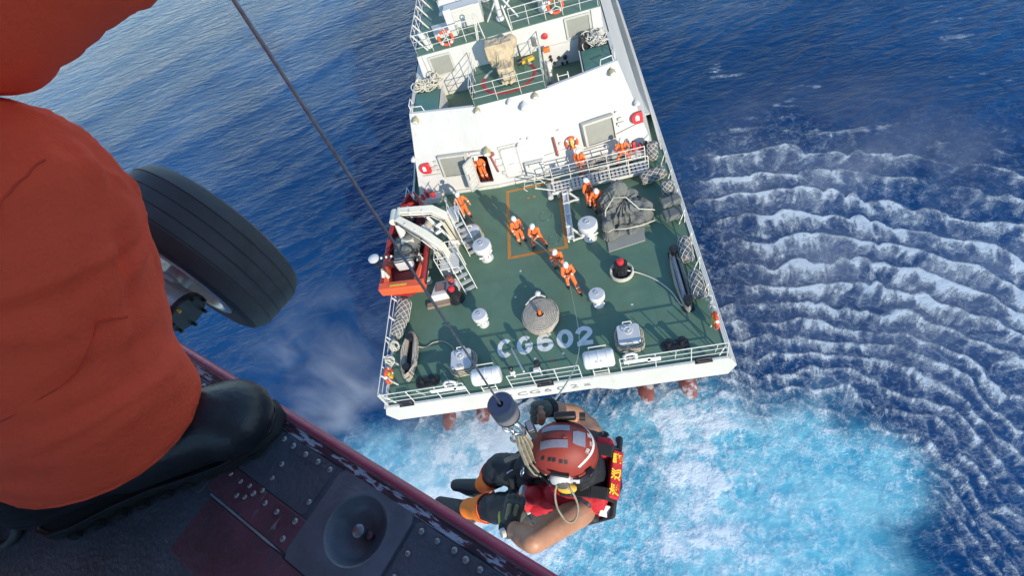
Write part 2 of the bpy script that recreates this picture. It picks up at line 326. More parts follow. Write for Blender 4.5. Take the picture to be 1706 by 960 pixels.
m, nt, N, L, b = nodes_of('sea_water')
def nd(t, **kw):
    n = N.new('ShaderNode'+t)
    for k, v in kw.items(): setattr(n, k, v)
    return n
def val(n, i, v): n.inputs[i].default_value = v; return n
def math_(op, a, c=None, clamp=False):
    n = nd('Math', operation=op, use_clamp=clamp)
    for i, s_ in enumerate((a, c)):
        if s_ is None: continue
        if isinstance(s_, (int, float)): n.inputs[i].default_value = s_
        else: L.new(s_, n.inputs[i])
    return n.outputs[0]
def mixc(f, a, c):
    n = nd('Mix', data_type='RGBA')
    if isinstance(f, (int, float)): n.inputs[0].default_value = f
    else: L.new(f, n.inputs[0])
    for i, s_ in ((6, a), (7, c)):
        if isinstance(s_, tuple): n.inputs[i].default_value = (*s_, 1)
        else: L.new(s_, n.inputs[i])
    return n.outputs[2]
def rng_(x, a, c, lo=0., hi=1., smooth=True):
    n = nd('MapRange', interpolation_type='SMOOTHSTEP' if smooth else 'LINEAR'); L.new(x, n.inputs[0])
    for i, v in ((1, a), (2, c), (3, lo), (4, hi)): n.inputs[i].default_value = v
    return n.outputs[0]
def noise(vec, sc, det=5, ro=.6, dist=0):
    n = nd('TexNoise'); n.inputs['Scale'].default_value = sc; n.inputs['Detail'].default_value = det; n.inputs['Roughness'].default_value = ro; n.inputs['Distortion'].default_value = dist
    L.new(vec, n.inputs['Vector']); return n.outputs[0]
geo = nd('NewGeometry'); pos = geo.outputs['Position']
fo = nd('Attribute', attribute_name='foam').outputs['Fac']; ae = nd('Attribute', attribute_name='aerated').outputs['Fac']; ws = nd('Attribute', attribute_name='wash').outputs['Fac']
n_a = noise(pos, 2.6, 9, .68, .6); n_b = noise(pos, 11, 6, .65, .3)
sx_ = nd('SeparateXYZ'); L.new(pos, sx_.inputs[0]); px_ = math_('SUBTRACT', sx_.outputs[0], cx); py_ = math_('SUBTRACT', sx_.outputs[1], cy)
rad = math_('SQRT', math_('ADD', math_('MULTIPLY', px_, px_), math_('MULTIPLY', py_, py_))); tht = math_('ARCTAN2', py_, px_)
pc_ = nd('CombineXYZ'); L.new(math_('MULTIPLY', tht, 34.0), pc_.inputs[0]); L.new(math_('MULTIPLY', rad, .75), pc_.inputs[1])
n_p = noise(pc_.outputs[0], 1.6, 7, .62, .5)                          # spray drawn out along the blast
vd = nd('Vector' + 'Math', operation='ADD'); sc_ = nd('VectorMath', operation='SCALE')
dn = nd('TexNoise'); dn.inputs['Scale'].default_value = 1.7; dn.inputs['Detail'].default_value = 4; L.new(pos, dn.inputs['Vector'])
L.new(dn.outputs['Color'], sc_.inputs[0]); sc_.inputs['Scale'].default_value = .9; L.new(pos, vd.inputs[0]); L.new(sc_.outputs[0], vd.inputs[1])
def lace(sc, w):
    v = nd('TexVoronoi', feature='DISTANCE_TO_EDGE'); v.inputs['Scale'].default_value = sc; L.new(vd.outputs[0], v.inputs['Vector'])
    return rng_(v.outputs['Distance'], 0, w, 1, 0)
lc1 = lace(1.1, .10); lc2 = lace(3.0, .12); lc3 = lace(6.5, .16)
lc = math_('MAXIMUM', math_('MULTIPLY', lc1, rng_(n_b, .35, .6)), math_('MAXIMUM', math_('MULTIPLY', lc2, rng_(n_a, .42, .6)), math_('MULTIPLY', lc3, math_('MULTIPLY', rng_(n_a, .5, .64), .8))))
grain = math_('ADD', math_('MULTIPLY', math_('SUBTRACT', n_a, .5), 1.5), math_('ADD', math_('MULTIPLY', math_('SUBTRACT', n_b, .5), .7), math_('MULTIPLY', math_('SUBTRACT', n_p, .5), math_('MULTIPLY', ws, 2.3))))
n_f = noise(pos, 26, 4, .7, .2)
grain = math_('ADD', grain, math_('MULTIPLY', math_('SUBTRACT', n_f, .5), 1.0))
grain = math_('MULTIPLY', grain, rng_(ae, .1, .8, 1.0, .36))
soft = math_('MULTIPLY', rng_(math_('ADD', fo, grain), .20, 1.15), rng_(fo, .03, .30))
sharp = math_('MULTIPLY', rng_(math_('ADD', fo, math_('MULTIPLY', math_('ADD', grain, math_('MULTIPLY', math_('SUBTRACT', n_f, .5), 1.1)), 1.25)), .50, .80), rng_(fo, .05, .30))
def ridge(x, k): return math_('SUBTRACT', 1.0, math_('MULTIPLY', math_('ABSOLUTE', math_('SUBTRACT', x, .5)), k), True)
pc2 = nd('CombineXYZ'); L.new(math_('MULTIPLY', tht, 62.0), pc2.inputs[0]); L.new(math_('MULTIPLY', rad, 1.7), pc2.inputs[1])
r1 = math_('MULTIPLY', ridge(noise(pc2.outputs[0], 1.5, 3, .5, 1.2), 13.0), ws)
r2 = ridge(noise(vd.outputs[0], 3.2, 3, .5, .9), 15.0); r3 = ridge(noise(vd.outputs[0], 8.5, 2, .5, .6), 9.0)
fil = math_('MAXIMUM', r1, math_('MAXIMUM', r2, math_('MULTIPLY', r3, .7)))
fil = math_('MULTIPLY', fil, rng_(math_('ADD', fo, math_('MULTIPLY', math_('SUBTRACT', n_a, .5), .5)), .05, .55))
lacey = math_('MULTIPLY', lc, math_('ADD', math_('MULTIPLY', ae, .50), math_('MULTIPLY', ws, .30)))
lacey = math_('MULTIPLY', lacey, rng_(n_a, .3, .65))
ff = math_('ADD', math_('ADD', math_('MULTIPLY', soft, rng_(ae, .1, .7, .22, .66)), math_('MULTIPLY', sharp, rng_(ae, .1, .7, .62, .22))), math_('ADD', math_('MULTIPLY', fil, .50), lacey), True)
dark = mixc(rng_(noise(pos, .07, 3, .5), .35, .65), (.0016, .0360, .120), (.0034, .058, .172))
n_c = noise(pos, .8, 4, .5, .5)
aerc = mixc(rng_(math_('ADD', math_('MULTIPLY', n_c, .7), math_('MULTIPLY', n_a, .3)), .32, .68), (.09, .46, .60), (.32, .70, .76))
water = mixc(rng_(ae, .05, .95, 0, .92), dark, aerc)
thin = mixc(math_('MULTIPLY', rng_(math_('ADD', fo, math_('MULTIPLY', grain, .5)), .10, .9), .28), water, (.22, .42, .55))
colr = mixc(math_('MULTIPLY', ff, rng_(ae, .2, .9, .72, .92)), thin, (.80, .86, .88))
L.new(colr, b.inputs['Base Color'])
L.new(rng_(ff, 0, .6, .16, .8), b.inputs['Roughness']); b.inputs['IOR'].default_value = 1.333; b.inputs['Specular IOR Level'].default_value = .22
# fine wind ripples: stretched along the crests
mp = nd('Mapping'); mp.inputs['Rotation'].default_value = (0, 0, R(-42)); mp.inputs['Scale'].default_value = (.55, 1.5, 1); L.new(pos, mp.inputs[0])
rp = math_('ADD', math_('MULTIPLY', noise(mp.outputs[0], .85, 3, .55, .4), 1.0), math_('ADD', math_('MULTIPLY', noise(mp.outputs[0], 2.6, 4, .6, .3), .42), math_('MULTIPLY', noise(mp.outputs[0], 6.5, 3, .6, .2), .16)))
hh = math_('ADD', math_('MULTIPLY', rp, math_('MULTIPLY', rng_(ws, 0, .6, 1, .35), rng_(ae, .05, .6, 1, .12))), math_('ADD', math_('MULTIPLY', ff, math_('MULTIPLY', rng_(ae, .1, .8, 1, .25), .14)), math_('MULTIPLY', n_b, math_('ADD', math_('MULTIPLY', ws, .16), math_('MULTIPLY', ae, .05)))))
bp = nd('Bump'); bp.inputs['Strength'].default_value = 1.0; bp.inputs['Distance'].default_value = .22; L.new(hh, bp.inputs['Height']); L.new(bp.outputs[0], b.inputs['Normal'])
me.materials.append(m)
sea = bpy.data.objects.new('sea', me); COL.objects.link(sea)
setp(sea, 'deep blue sea with white foam rings blown out by the rotor wash', 'sea', kind='structure')
# ------------------------------------------------------------------ the patrol ship: hull, decks, superstructure
SHIP = empty('patrol_ship', (0, 0, 0), 0, 'white coast guard catamaran with green aft deck marked CG602, seen from above', 'ship')
def sp(name, mb, m, **kw): return part(name, mb, m, SHIP, **kw)
# hull shell down to the knuckle from the stern edge; the two slender hulls below start farther forward
ys = [0, 6, 14, 22, 30, 40, 50, 58, 65]; ws_ = [1, 1, 1, 1, 1, .96, .80, .5, .06]
def shell(pts, y_off, y_list, w_list):
    return [[(x*w, y+(y_off if i == 0 else 0), z) for x, z in pts] for i, (y, w) in enumerate(zip(y_list, w_list))]
up_h = [(7.10, -.012), (7.35, -.59), (7.06, -1.24), (2.66, -1.24), (1.9, -.86)]
mb = MB(); mb.loft(shell(up_h+[(-x, z) for x, z in up_h[::-1]], 0, ys, ws_))
hull = sp('hull', mb, 'hull_white', smooth=25)
for s in (-1, 1):
    lo = [(s*6.95, -1.20), (s*6.55, -2.9), (s*6.1, -4.4), (s*4.7, -4.9), (s*3.5, -4.4), (s*3.1, -2.9), (s*2.75, -1.20)]
    mb = MB(); mb.loft(shell(lo, 1.1, ys, ws_)); sp('lower_hull', mb, 'antifoul', smooth=25)
mb = MB(); mb.prism([(-7.1, 0.02), (7.1, 0.02), (7.1, 13.6), (-7.1, 13.6)], -.10, 0); deck = sp('aft_deck', mb, 'deck_green')
for s in (-1, 1):
    mb = MB(); mb.prism([(s*7.1, 13.6), (s*7.1, 45), (s*4.6, 45), (s*4.6, 13.6)], -.10, -.002); sp('side_deck', mb, 'deck_green')
# waterway lip round the deck edge, and the vertical hull plate edge at starboard
mb = MB(); mb.beam((-7.1, .05, .03), (7.1, .05, .03), .10, .06); sp('deck_edge_lip', mb, 'rail_white')
for s in (-1, 1):
    mb = MB(); mb.beam((s*7.1, 0, .035), (s*7.1, 45, .035), .10, .07); sp('deck_edge_lip', mb, 'rail_white')
# deck plate seams: slim weld beads
mb = MB()
for x in (-4.8, -2.4, 0.0, 2.4, 4.8): mb.beam((x, .3, .001), (x, 12.3, .001), .014, .006)
for y in (2.95, 5.9, 8.8): mb.beam((-6.7, y, .0015), (6.7, y, .0015), .014, .007)
sp('deck_weld_bead', mb, 'deck_green')
# small deck sockets
for x, y in ((-.45, 1.3), (.75, 1.35), (1.75, 1.0), (-.9, 6.2), (-4.6, 6.4), (.9, 6.6), (3.9, 3.2), (-1.2, 4.7)):
    mb = MB(); mb.cyl((x, y, 0), (x, y, .012), .055, .05, 10); sp('deck_socket', mb, 'cap_grey')
# landing square outline in orange, its inner corner marks
mb = MB()
x0, x1, y0, y1, lw = -1.50, 1.50, 7.06, 12.02, .17
for a in ((x0, y0, x1, y0+lw), (x0, y1-lw, x1, y1), (x0, y0+lw, x0+lw, y1-lw), (x1-lw, y0+lw, x1, y1-lw)):
    mb.box(((a[0]+a[2])/2, (a[1]+a[3])/2, .004), (a[2]-a[0], a[3]-a[1], .004))
sp('orange_square_line', mb, 'deck_orange')
for x in (-.28, .05):
    mb = MB(); mb.cyl((x, 11.1, .002), (x, 11.1, .007), .085, .085, 10); sp('orange_dot', mb, 'deck_orange')
# a shallow steel hatch plate outlined inside the square
for q_ in ((.55, 9.5, .33), (.85, 7.75, .28)):
    mb = MB(); mb.torus((q_[0], q_[1], .006), q_[2], .012, n=26, k=6); sp('deck_ring', mb, 'deck_green_gloss')
# ship number on the deck: broad painted strokes
def stroke(pts, w, z, closed=False):
    pts = [Vector((x, y)) for x, y in pts]; n_ = len(pts); vs = []
    for i in range(n_):
        a_ = pts[i-1] if (closed or i) else pts[i]; c_ = pts[(i+1) % n_] if (closed or i < n_-1) else pts[i]
        if a_ == pts[i]: t = (c_-pts[i]).normalized(); k = 1
        elif c_ == pts[i]: t = (pts[i]-a_).normalized(); k = 1
        else:
            t1 = (pts[i]-a_).normalized(); t2 = (c_-pts[i]).normalized(); t = (t1+t2).normalized(); k = 1/max(.6, t.dot(t1))
        nn = Vector((-t.y, t.x))*w/2*k; vs += [(*(pts[i]+nn), z), (*(pts[i]-nn), z)]
    return vs, [(2*i, 2*i+1, (2*i+3) % (2*n_), (2*i+2) % (2*n_)) for i in range(n_ if closed else n_-1)]
def arc(cx_, cy_, rx, ry, a0, a1, k=18): return [(cx_+rx*math.cos(R(a0+(a1-a0)*i/k)), cy_+ry*math.sin(R(a0+(a1-a0)*i/k))) for i in range(k+1)]
LET = {'C': [arc(0, 0, .25, .36, 48, 312, 26)], 'G': [arc(0, 0, .25, .36, 48, 360, 28)+[(.25, -.02)], [(.34, -.035), (.02, -.035)]],
       '6': [arc(0, -.15, .25, .215, 0, 360, 26), [(.22, .27)]+arc(.02, .10, .27, .265, 50, 180, 14)+[(-.25, -.15)]], '0': [arc(0, 0, .25, .36, 0, 360, 30)],
       '2': [[(-.27, .14)]+arc(-.0, .165, .25, .20, 165, -28, 16)+[(-.24, -.36)], [(-.335, -.365), (.33, -.365)]]}
for s_, cx_ in zip('CG602', (-1.74, -.86, .03, .89, 1.72)):
    mb = MB()
    for i_, st_ in enumerate(LET[s_]): mb.add(*stroke(st_, .215, .006+.0006*i_))
    o = sp('deck_letter', mb, 'deck_letter'); o.location = (cx_, 2.04, 0)
# ship number on the transom, small characters each side
for s_, cx_ in zip('CG602', (-1.15, -.62, -.08, .46, 1.02)):
    t = text_mesh('transom_letter', s_, .42, 'black_letter', SHIP, .003, .002, 1.6); t.location = (cx_, -.006, -.43); t.rotation_euler = (PI/2, 0, 0)
for s_, cx_ in (('海', -1.72), ('巡', 1.55)):
    t = text_mesh('transom_letter', s_, .22, 'black_letter', SHIP, .003, .002, 1.25); t.location = (cx_, -.006, -.45); t.rotation_euler = (PI/2, 0, 0)
# water-jet housings low on the transom
for x in (-5.35, -3.65, 3.85, 5.65):
    mb = MB(); M_ = Matrix.Translation((x, .55, -3.42)) @ Matrix.Rotation(R(98), 4, 'X')
    mb.lathe([(.36, -.6), (.52, -.3), (.56, 0), (.52, .45), (.42, .75), (.28, .82)], 18, M_)
    sp('water_jet', mb, 'antifoul', smooth=60)

# --- superstructure, first tier: centre facet and two raked side facets
BASE = [(-6.62, 13.06), (-1.9, 12.5), (1.9, 12.5), (6.62, 13.06)]; TOP = [(-5.38, 14.15), (-1.9, 13.34), (1.9, 13.34), (5.38, 14.15)]; ZT = 4.65; Z1 = 3.5
def wall_pt(x, z):
    """point on the aft bulkhead at x, z and its outward normal"""
    t = z/ZT; e = [(b_[0]+(a_[0]-b_[0])*t, b_[1]+(a_[1]-b_[1])*t) for b_, a_ in zip(BASE, TOP)]
    for (xa, ya), (xb, yb) in zip(e, e[1:]):
        if xa-.001 <= x <= xb+.001 or (xb == e[-1][0] and x > xb) or (xa == e[0][0] and x < xa):
            y = ya+(yb-ya)*(x-xa)/(xb-xa); tx = Vector((xb-xa, yb-ya, 0)).normalized()
            seg_i = e.index((xa, ya)); up = Vector((0, TOP[seg_i][1]-BASE[seg_i][1], ZT)) if seg_i == 1 else None
            if up is None:
                k = 1 if seg_i == 0 else 2
                up = Vector((TOP[k][0]-BASE[k][0], TOP[k][1]-BASE[k][1], ZT))
            up = (up - tx*up.dot(tx)).normalized(); nrm = tx.cross(up).normalized()
            if nrm.y > 0: nrm = -nrm
            return Vector((x, y, z)), tx, up, nrm
def wall_M(x, z, off=0.0):
    """frame on the bulkhead: local x along it, y up it, z outwards"""
    p, tx, up, nr = wall_pt(x, z); M_ = Matrix((tx, up, nr)).transposed().to_4x4(); M_.translation = p+nr*off; return M_
bp_ = lambda x, y, z: (x, y, z)
mb = MB(); vb = [(x, y, 0) for x, y in BASE]; vt = [(x, y, ZT) for x, y in TOP]
mb.add(vb+vt, [(1, 2, 6, 5), (2, 3, 7, 6)])
xd, zd, dw, dh = -2.42, 1.22, .84, 1.62                              # port facet is built round the open doorway
def lx(z): return BASE[0][0]+(TOP[0][0]-BASE[0][0])*z/ZT
zr = [0, zd-dh/2, zd+dh/2, ZT]; pv = {}
for j, z in enumerate(zr):
    for i, x in enumerate((lx(z), xd-dw/2, xd+dw/2, -1.9)): pv[i, j] = wall_pt(x, z)[0]
for j in range(3):
    for i in range(3):
        if (i, j) != (1, 1): mb.add([pv[i, j], pv[i+1, j], pv[i+1, j+1], pv[i, j+1]], [(0, 1, 2, 3)])

mb2 = MB()
# side walls lean inwards all along the ship
for s in (-1, 1):
    mb2.add([(s*6.62, 13.06, 0), (s*6.80, 16, 0), (s*6.86, 45, 0), (s*5.38, 45, ZT), (s*5.38, 14.15, ZT)], [(0, 1, 4), (1, 2, 3, 4)])
# inner face and cap of the parapet
it = [(-5.22, 14.28), (-1.86, 13.50), (1.86, 13.50), (5.22, 14.28)]
mb.add([(x, y, ZT) for x, y in TOP]+[(x, y, ZT) for x, y in it]+[(x, y, Z1) for x, y in it], [(0, 1, 5, 4), (2, 3, 7, 6), (4, 5, 9, 8), (6, 7, 11, 10)])
mb2.add([(-5.38, 14.15, ZT), (-5.38, 17.0, ZT), (-5.22, 17.0, ZT), (-5.22, 14.28, ZT), (-5.22, 14.28, Z1), (-5.22, 17.0, Z1)], [(0, 1, 2, 3), (3, 2, 5, 4)])
mb2.add([(5.38, 14.15, ZT), (5.38, 17.0, ZT), (5.22, 17.0, ZT), (5.22, 14.28, ZT), (5.22, 14.28, Z1), (5.22, 17.0, Z1)], [(0, 1, 2, 3), (3, 2, 5, 4)])
aft_wall = sp('aft_bulkhead', mb, 'white_paint', smooth=10)
sp('superstructure_side', mb2, 'side_grey', smooth=10)
# low spray skirt where the bulkhead meets the deck
mb = MB()
for (xa, ya), (xb, yb) in zip(BASE, BASE[1:]): mb.beam((xa, ya-.03, .09), (xb, yb-.03, .09), .10, .18)
sp('deck_coaming', mb, 'rail_white')
# outer starboard / port bulwark running forward beside the house
for s in (-1, 1):
    mb = MB(); pr = [(12.6, .05), (14.0, .30), (15.6, .55), (19, .75), (45, .9)]
    for (ya, za), (yb, zb) in zip(pr, pr[1:]):
        mb.hexa([(s*7.12, ya, -.05), (s*7.04, ya, -.05), (s*7.04, yb, -.05), (s*7.12, yb, -.05), (s*7.00, ya, za), (s*6.92, ya, za), (s*6.92, yb, zb), (s*7.00, yb, zb)])
    sp('bulwark', mb, 'side_grey', smooth=20)
for s in (-1, 1):
    mb = MB(); mb.prism([(s*6.60, 15.2), (s*6.98, 15.2), (s*6.98, 45), (s*6.60, 45)], .40, .46); sp('side_gutter', mb, 'side_grey')
# tier 1 roof deck in the wells either side of the gun platform
mb = MB(); mb.prism([(-5.3, 14.2), (5.3, 14.2), (5.3, 17.1), (-5.3, 17.1)], Z1-.08, Z1); sp('well_deck', mb, 'deck_green')
# gun platform
mb = MB(); mb.prism([(-1.85, 13.36), (1.85, 13.36), (1.85, 17.0), (-1.85, 17.0)], ZT-.16, ZT); plat = sp('gun_platform', mb, 'deck_green')
for s in (-1, 1):
    mb = MB(); mb.box((s*1.82, 15.2, (Z1+ZT-.16)/2), (.06, 3.5, ZT-.16-Z1)); sp('gun_platform_side', mb, 'white_paint')
mb = MB(); no = 56; pts_ = []
for i in range(no+1):
    a = R(-205)+R(280+0)*i/no - R(0)
    pts_.append((math.cos(a), math.sin(a)))
def arc_strip(a0, a1, r0_, r1_, z):
    k = 30; vs = []
    for i in range(k+1):
        a = a0+(a1-a0)*i/k
        for q_, zz in ((r0_, z), (r1_, z)): vs.append((q_*math.cos(a), 15.18+q_*math.sin(a), zz))
    return vs, [(2*i, 2*i+1, 2*i+3, 2*i+2) for i in range(k)]
mb.add(*arc_strip(R(160), R(390), 1.26, 1.46, ZT+.004)); sp('red_circle_line', mb, 'deck_red')
mb = MB(); mb.add(*arc_strip(R(390), R(412), 1.28, 1.44, ZT+.004)); mb.add(*arc_strip(R(130), R(160), 1.28, 1.44, ZT+.004)); sp('white_circle_line', mb, 'deck_letter')
# --- second tier house
Z2 = 6.05; YH = 17.0
mb = MB(); mb.add([(-4.85, YH, Z1), (5.15, YH, Z1), (5.1, YH, Z2), (-4.62, YH, Z2), (-4.85, 45, Z1), (5.15, 45, Z1), (5.1, 45, Z2), (-4.62, 45, Z2)], [(0, 1, 2, 3), (0, 3, 7, 4), (1, 5, 6, 2)])
sp('house_wall', mb, 'white_paint', smooth=10)
mb = MB(); mb.add([(s*5.38, 17, ZT) if False else (s*5.30, YH, Z1+1.15) for s in (-1, 1)]+[(-5.3, 45, Z1+1.15), (5.3, 45, Z1+1.15)], [(0, 1, 3, 2)])
mb = MB(); mb.prism([(-4.62, YH-.02), (5.1, YH-.02), (5.1, 45), (-4.62, 45)], Z2-.02, Z2+.02); sp('upper_deck', mb, 'deck_green')
mb = MB(); mb.prism([(-5.32, 17.01), (-4.7, 17.01), (-4.7, 45), (-5.32, 45)], ZT-.06, ZT-.001); mb.prism([(5.32, 17.01), (5.05, 17.01), (5.05, 45), (5.32, 45)], ZT-.06, ZT-.001); sp('side_gangway_deck', mb, 'side_grey')
# --- third tier: raked white deckhouse at the top of the picture
mb = MB(); mb.add([(-3.55, 21.0, Z2), (4.0, 21.0, Z2), (3.6, 22.6, 9.4), (-3.0, 22.6, 9.4), (-3.55, 45, Z2), (4.0, 45, Z2), (3.6, 45, 9.4), (-3.0, 45, 9.4)], [(0, 1, 2, 3), (0, 3, 7, 4), (1, 5, 6, 2), (3, 2, 6, 7)])
sp('upper_deckhouse', mb, 'white_paint', smooth=10)

# --- openings on the aft bulkhead
def wall_obj(name, x, z, mb, m, off=0., smooth=35, bev=0, parent=None):
    o = part(name, mb, m, None, smooth, bev); o.matrix_world = wall_M(x, z, off)
    o.parent = parent or SHIP
    if parent: o.matrix_parent_inverse = parent.matrix_basis.inverted()
    return o
def shutter(x, z, w, h):                                             # deep framed intake panel with a bevelled hood
    mb = MB(); d = .30; t = .11
    # hood: left and top cheeks deeper than the right, like a picture box
    mb.hexa([(-w/2, h/2, 0), (w/2, h/2, 0), (w/2, h/2-.02, 0), (-w/2, h/2-.02, 0), (-w/2+.05, h/2, d), (w/2-.05, h/2, d), (w/2-.05, h/2-t, d), (-w/2+.05, h/2-t, d)])
    mb.hexa([(-w/2, -h/2, 0), (-w/2+.03, -h/2, 0), (-w/2+.03, h/2, 0), (-w/2, h/2, 0), (-w/2+.05, -h/2+.03, d), (-w/2+t+.05, -h/2+.03, d), (-w/2+t+.05, h/2-t, d), (-w/2+.05, h/2-t, d)])
    mb.hexa([(w/2-.03, -h/2, 0), (w/2, -h/2, 0), (w/2, h/2, 0), (w/2-.03, h/2, 0), (w/2-t*.6-.02, -h/2+.03, d), (w/2-.02, -h/2+.03, d), (w/2-.02, h/2-t, d), (w/2-t*.6-.02, h/2-t, d)])
    mb.hexa([(-w/2, -h/2, 0), (w/2, -h/2, 0), (w/2, -h/2+.04, 0), (-w/2, -h/2+.04, 0), (-w/2+.05, -h/2, d*.8), (w/2-.02, -h/2, d*.8), (w/2-.02, -h/2+.06, d*.8), (-w/2+.05, -h/2+.06, d*.8)])
    o = wall_obj('intake_window', x, z, mb, 'grey_frame')
    mb = MB(); mb.box((0, -.01, .16), (w-.16, h-.16, .03)); wall_obj('shutter_panel', x, z, mb, 'grey_shutter', parent=o)
    mb = MB()
    for k in range(17): mb.box((0, -h/2+.12+k*(h-.26)/16, .178), (w-.2, .012, .008))
    wall_obj('shutter_slat', x, z, mb, 'grey_shutter', parent=o)
shutter(-3.86, 1.72, 1.62, 1.30); shutter(3.95, 1.74, 1.68, 1.34)
def rrect(w, h, r_, k=5):
    out = []
    for cx_, cy_, a0 in ((w/2-r_, h/2-r_, 0), (-w/2+r_, h/2-r_, 90), (-w/2+r_, -h/2+r_, 180), (w/2-r_, -h/2+r_, 270)):
        for i in range(k+1): a = R(a0+90*i/k); out.append((cx_+r_*math.cos(a), cy_+r_*math.sin(a)))
    return out
def ring_prism(mb, outer, inner, z0, z1):
    n = len(outer); vs = [(x, y, z) for z in (z0, z1) for L_ in (outer, inner) for x, y in L_]
    fs = []
    for i in range(n):
        j = (i+1) % n; fs += [(2*n+i, 2*n+j, 3*n+j, 3*n+i), (i, j, 2*n+j, 2*n+i), (n+j, n+i, 3*n+i, 3*n+j)]
    return mb.add(vs, fs)
# open door: frame, dark passage, leaf swung out to port
mb = MB(); ring_prism(mb, rrect(dw+.16, dh+.16, .16), rrect(dw, dh, .10), 0, .09); fr = wall_obj('doorway', xd, zd, mb, 'white_paint')
mat('passage_wall', (.42, .40, .34), .7, var=.1, scale=2)
mb = MB(); X0, X1, Y0, Y1, ZA, ZB = xd-.75, xd+.6, 12.95, 15.2, .28, 2.35
mb.add([(X0, Y0, ZA), (X1, Y0, ZA), (X1, Y1, ZA), (X0, Y1, ZA), (X0, Y0, ZB), (X1, Y0, ZB), (X1, Y1, ZB), (X0, Y1, ZB)], [(4, 5, 6, 7), (0, 4, 7, 3), (1, 2, 6, 5), (3, 7, 6, 2)]); sp('passage_wall', mb, 'passage_wall')
mb = MB(); mb.box((xd-.08, 14.0, ZA-.02), (1.35, 2.5, .04)); sp('passage_floor', mb, 'rust_red')
M_leaf = wall_M(xd-dw/2-.05, zd, .08) @ Matrix.Rotation(R(72), 4, 'Y') @ Matrix.Rotation(R(0), 4, 'X')
mb = MB(); mb.prism([(x-.42, y) for x, y in rrect(dw+.06, dh+.08, .13)], -.02, .02); lf = part('door_leaf', mb, 'white_paint', None, 35, .008); lf.matrix_world = M_leaf; lf.parent = SHIP
mb = MB(); fr_o = [(x-.42, y) for x, y in rrect(dw+.06, dh+.08, .13)]; fr_i = [(x-.42, y) for x, y in rrect(dw-.10, dh-.08, .08)]
ring_prism(mb, fr_o, fr_i, .021, .06); o = part('door_rim', mb, 'grey_frame', lf)
mb = MB()
for k in range(6): mb.box((-.42, -.62+k*.25, .035), (dw-.1, .03, .03))
mb.box((-.42, 0, .04), (.035, dh-.12, .03)); part('door_rib', mb, 'white_paint', lf)
mb = MB(); mb.tube([(-.75, .2, .05), (-.75, .2, .12), (-.75, -.1, .12), (-.75, -.1, .05)], .015, 6); part('handle', mb, 'steel', lf)
# closed white door next to it
mb = MB(); mb.prism(rrect(.86, 1.72, .14), 0, .07); d2 = wall_obj('door', -.83, 1.28, mb, 'white_paint', bev=.012)
mb = MB(); ring_prism(mb, rrect(.98, 1.84, .18), rrect(.90, 1.76, .15), 0, .05); wall_obj('door_frame', -.83, 1.28, mb, 'grey_frame', parent=d2)
mb = MB()
for y_ in (-.6, 0, .6): mb.tube([(.30, y_, .08), (.40, y_-.05, .14), (.44, y_-.16, .12)], .018, 6)
mb.tube([(-.1, -.05, .07), (-.1, -.05, .13), (.12, -.05, .13), (.12, -.05, .07)], .014, 6); wall_obj('door_dog', -.83, 1.28, mb, 'cap_grey', parent=d2)
# little gutters above the doors
for x_ in (-2.42, -.83):
    mb = MB(); mb.tube([(-.52, .90, .03), (-.45, 1.02, .06), (.45, 1.02, .06), (.52, .90, .03)], .022, 6); wall_obj('rain_gutter', x_, 1.28, mb, 'grey_frame')
# hinged locker with a hatch beside the gangway
mb = MB(); mb.box((0, 0, .14), (1.0, .85, .28)); lk = wall_obj('wall_locker', .35, .72, mb, 'white_paint', bev=.015)
mb = MB(); mb.box((0, .36, .30), (.9, .05, .04)); mb.box((-.3, .30, .29), (.04, .2, .05)); mb.box((.3, .30, .29), (.04, .2, .05)); wall_obj('locker_hinge', .35, .72, mb, 'steel', parent=lk)
# hydrant boxes: red D shape with white square
def dshape(w, h, flip):
    p = [(w/2, -h/2), (w/2, h/2)]
    for i in range(9): a = R(90+180*i/8); p.append((-w/2+h/2+.02+(h/2)*math.cos(a)*1.0, h/2*math.sin(a)))
    return [(x*flip, y) for x, y in p]
for x_, z_, fl, lb in ((-5.62, 1.72, 1, 'red hose box beside the port intake'), (5.92, 1.74, 1, 'red hose box beside the starboard intake')):
    mb = MB(); mb.prism(dshape(.62, .60, fl), 0, .22); o = wall_obj('hose_box', x_, z_, mb, 'fire_red', bev=.03)
    mb = MB(); mb.box((.02, .02, .228), (.20, .24, .012)); mb.box((.02, .16, .228), (.10, .06, .012)); wall_obj('white_sign', x_, z_, mb, 'buoy_white', parent=o)
# floodlights and horns on the bulkhead
def flood(x, z, big=1.0, m='cap_grey'):
    mb = MB(); mb.cyl((0, 0, 0), (0, 0, .12*big), .05*big, .05*big, 8); mb.lathe([(.08*big, .10*big), (.15*big, .16*big), (.17*big, .34*big), (.15*big, .38*big)], 12, Matrix.Rotation(R(35), 4, 'X'))
    o = wall_obj('floodlight', x, z, mb, m); mb = MB(); mb.lathe([(.14*big, .381*big), (.12*big, .39*big)], 12, Matrix.Rotation(R(35), 4, 'X')); wall_obj('lamp_glass', x, z, mb, 'buoy_white', parent=o)
mat('horn_brass', (.42, .37, .22), .5, metal=.2, var=.2, scale=8)
flood(-1.88, 2.45, 1.25, 'horn_brass'); flood(.62, 4.32, 1.2); flood(-5.05, 4.50, 1.0, 'horn_brass'); flood(5.0, 4.45, 1.0, 'horn_brass'); flood(-6.05, 2.42, .8); flood(6.0, 2.62, .9); flood(-.05, 4.62, .8); flood(-1.7, 4.62, .9, 'horn_brass'); flood(1.25, 4.62, .9, 'horn_brass'); flood(-.2, 2.28, .65)
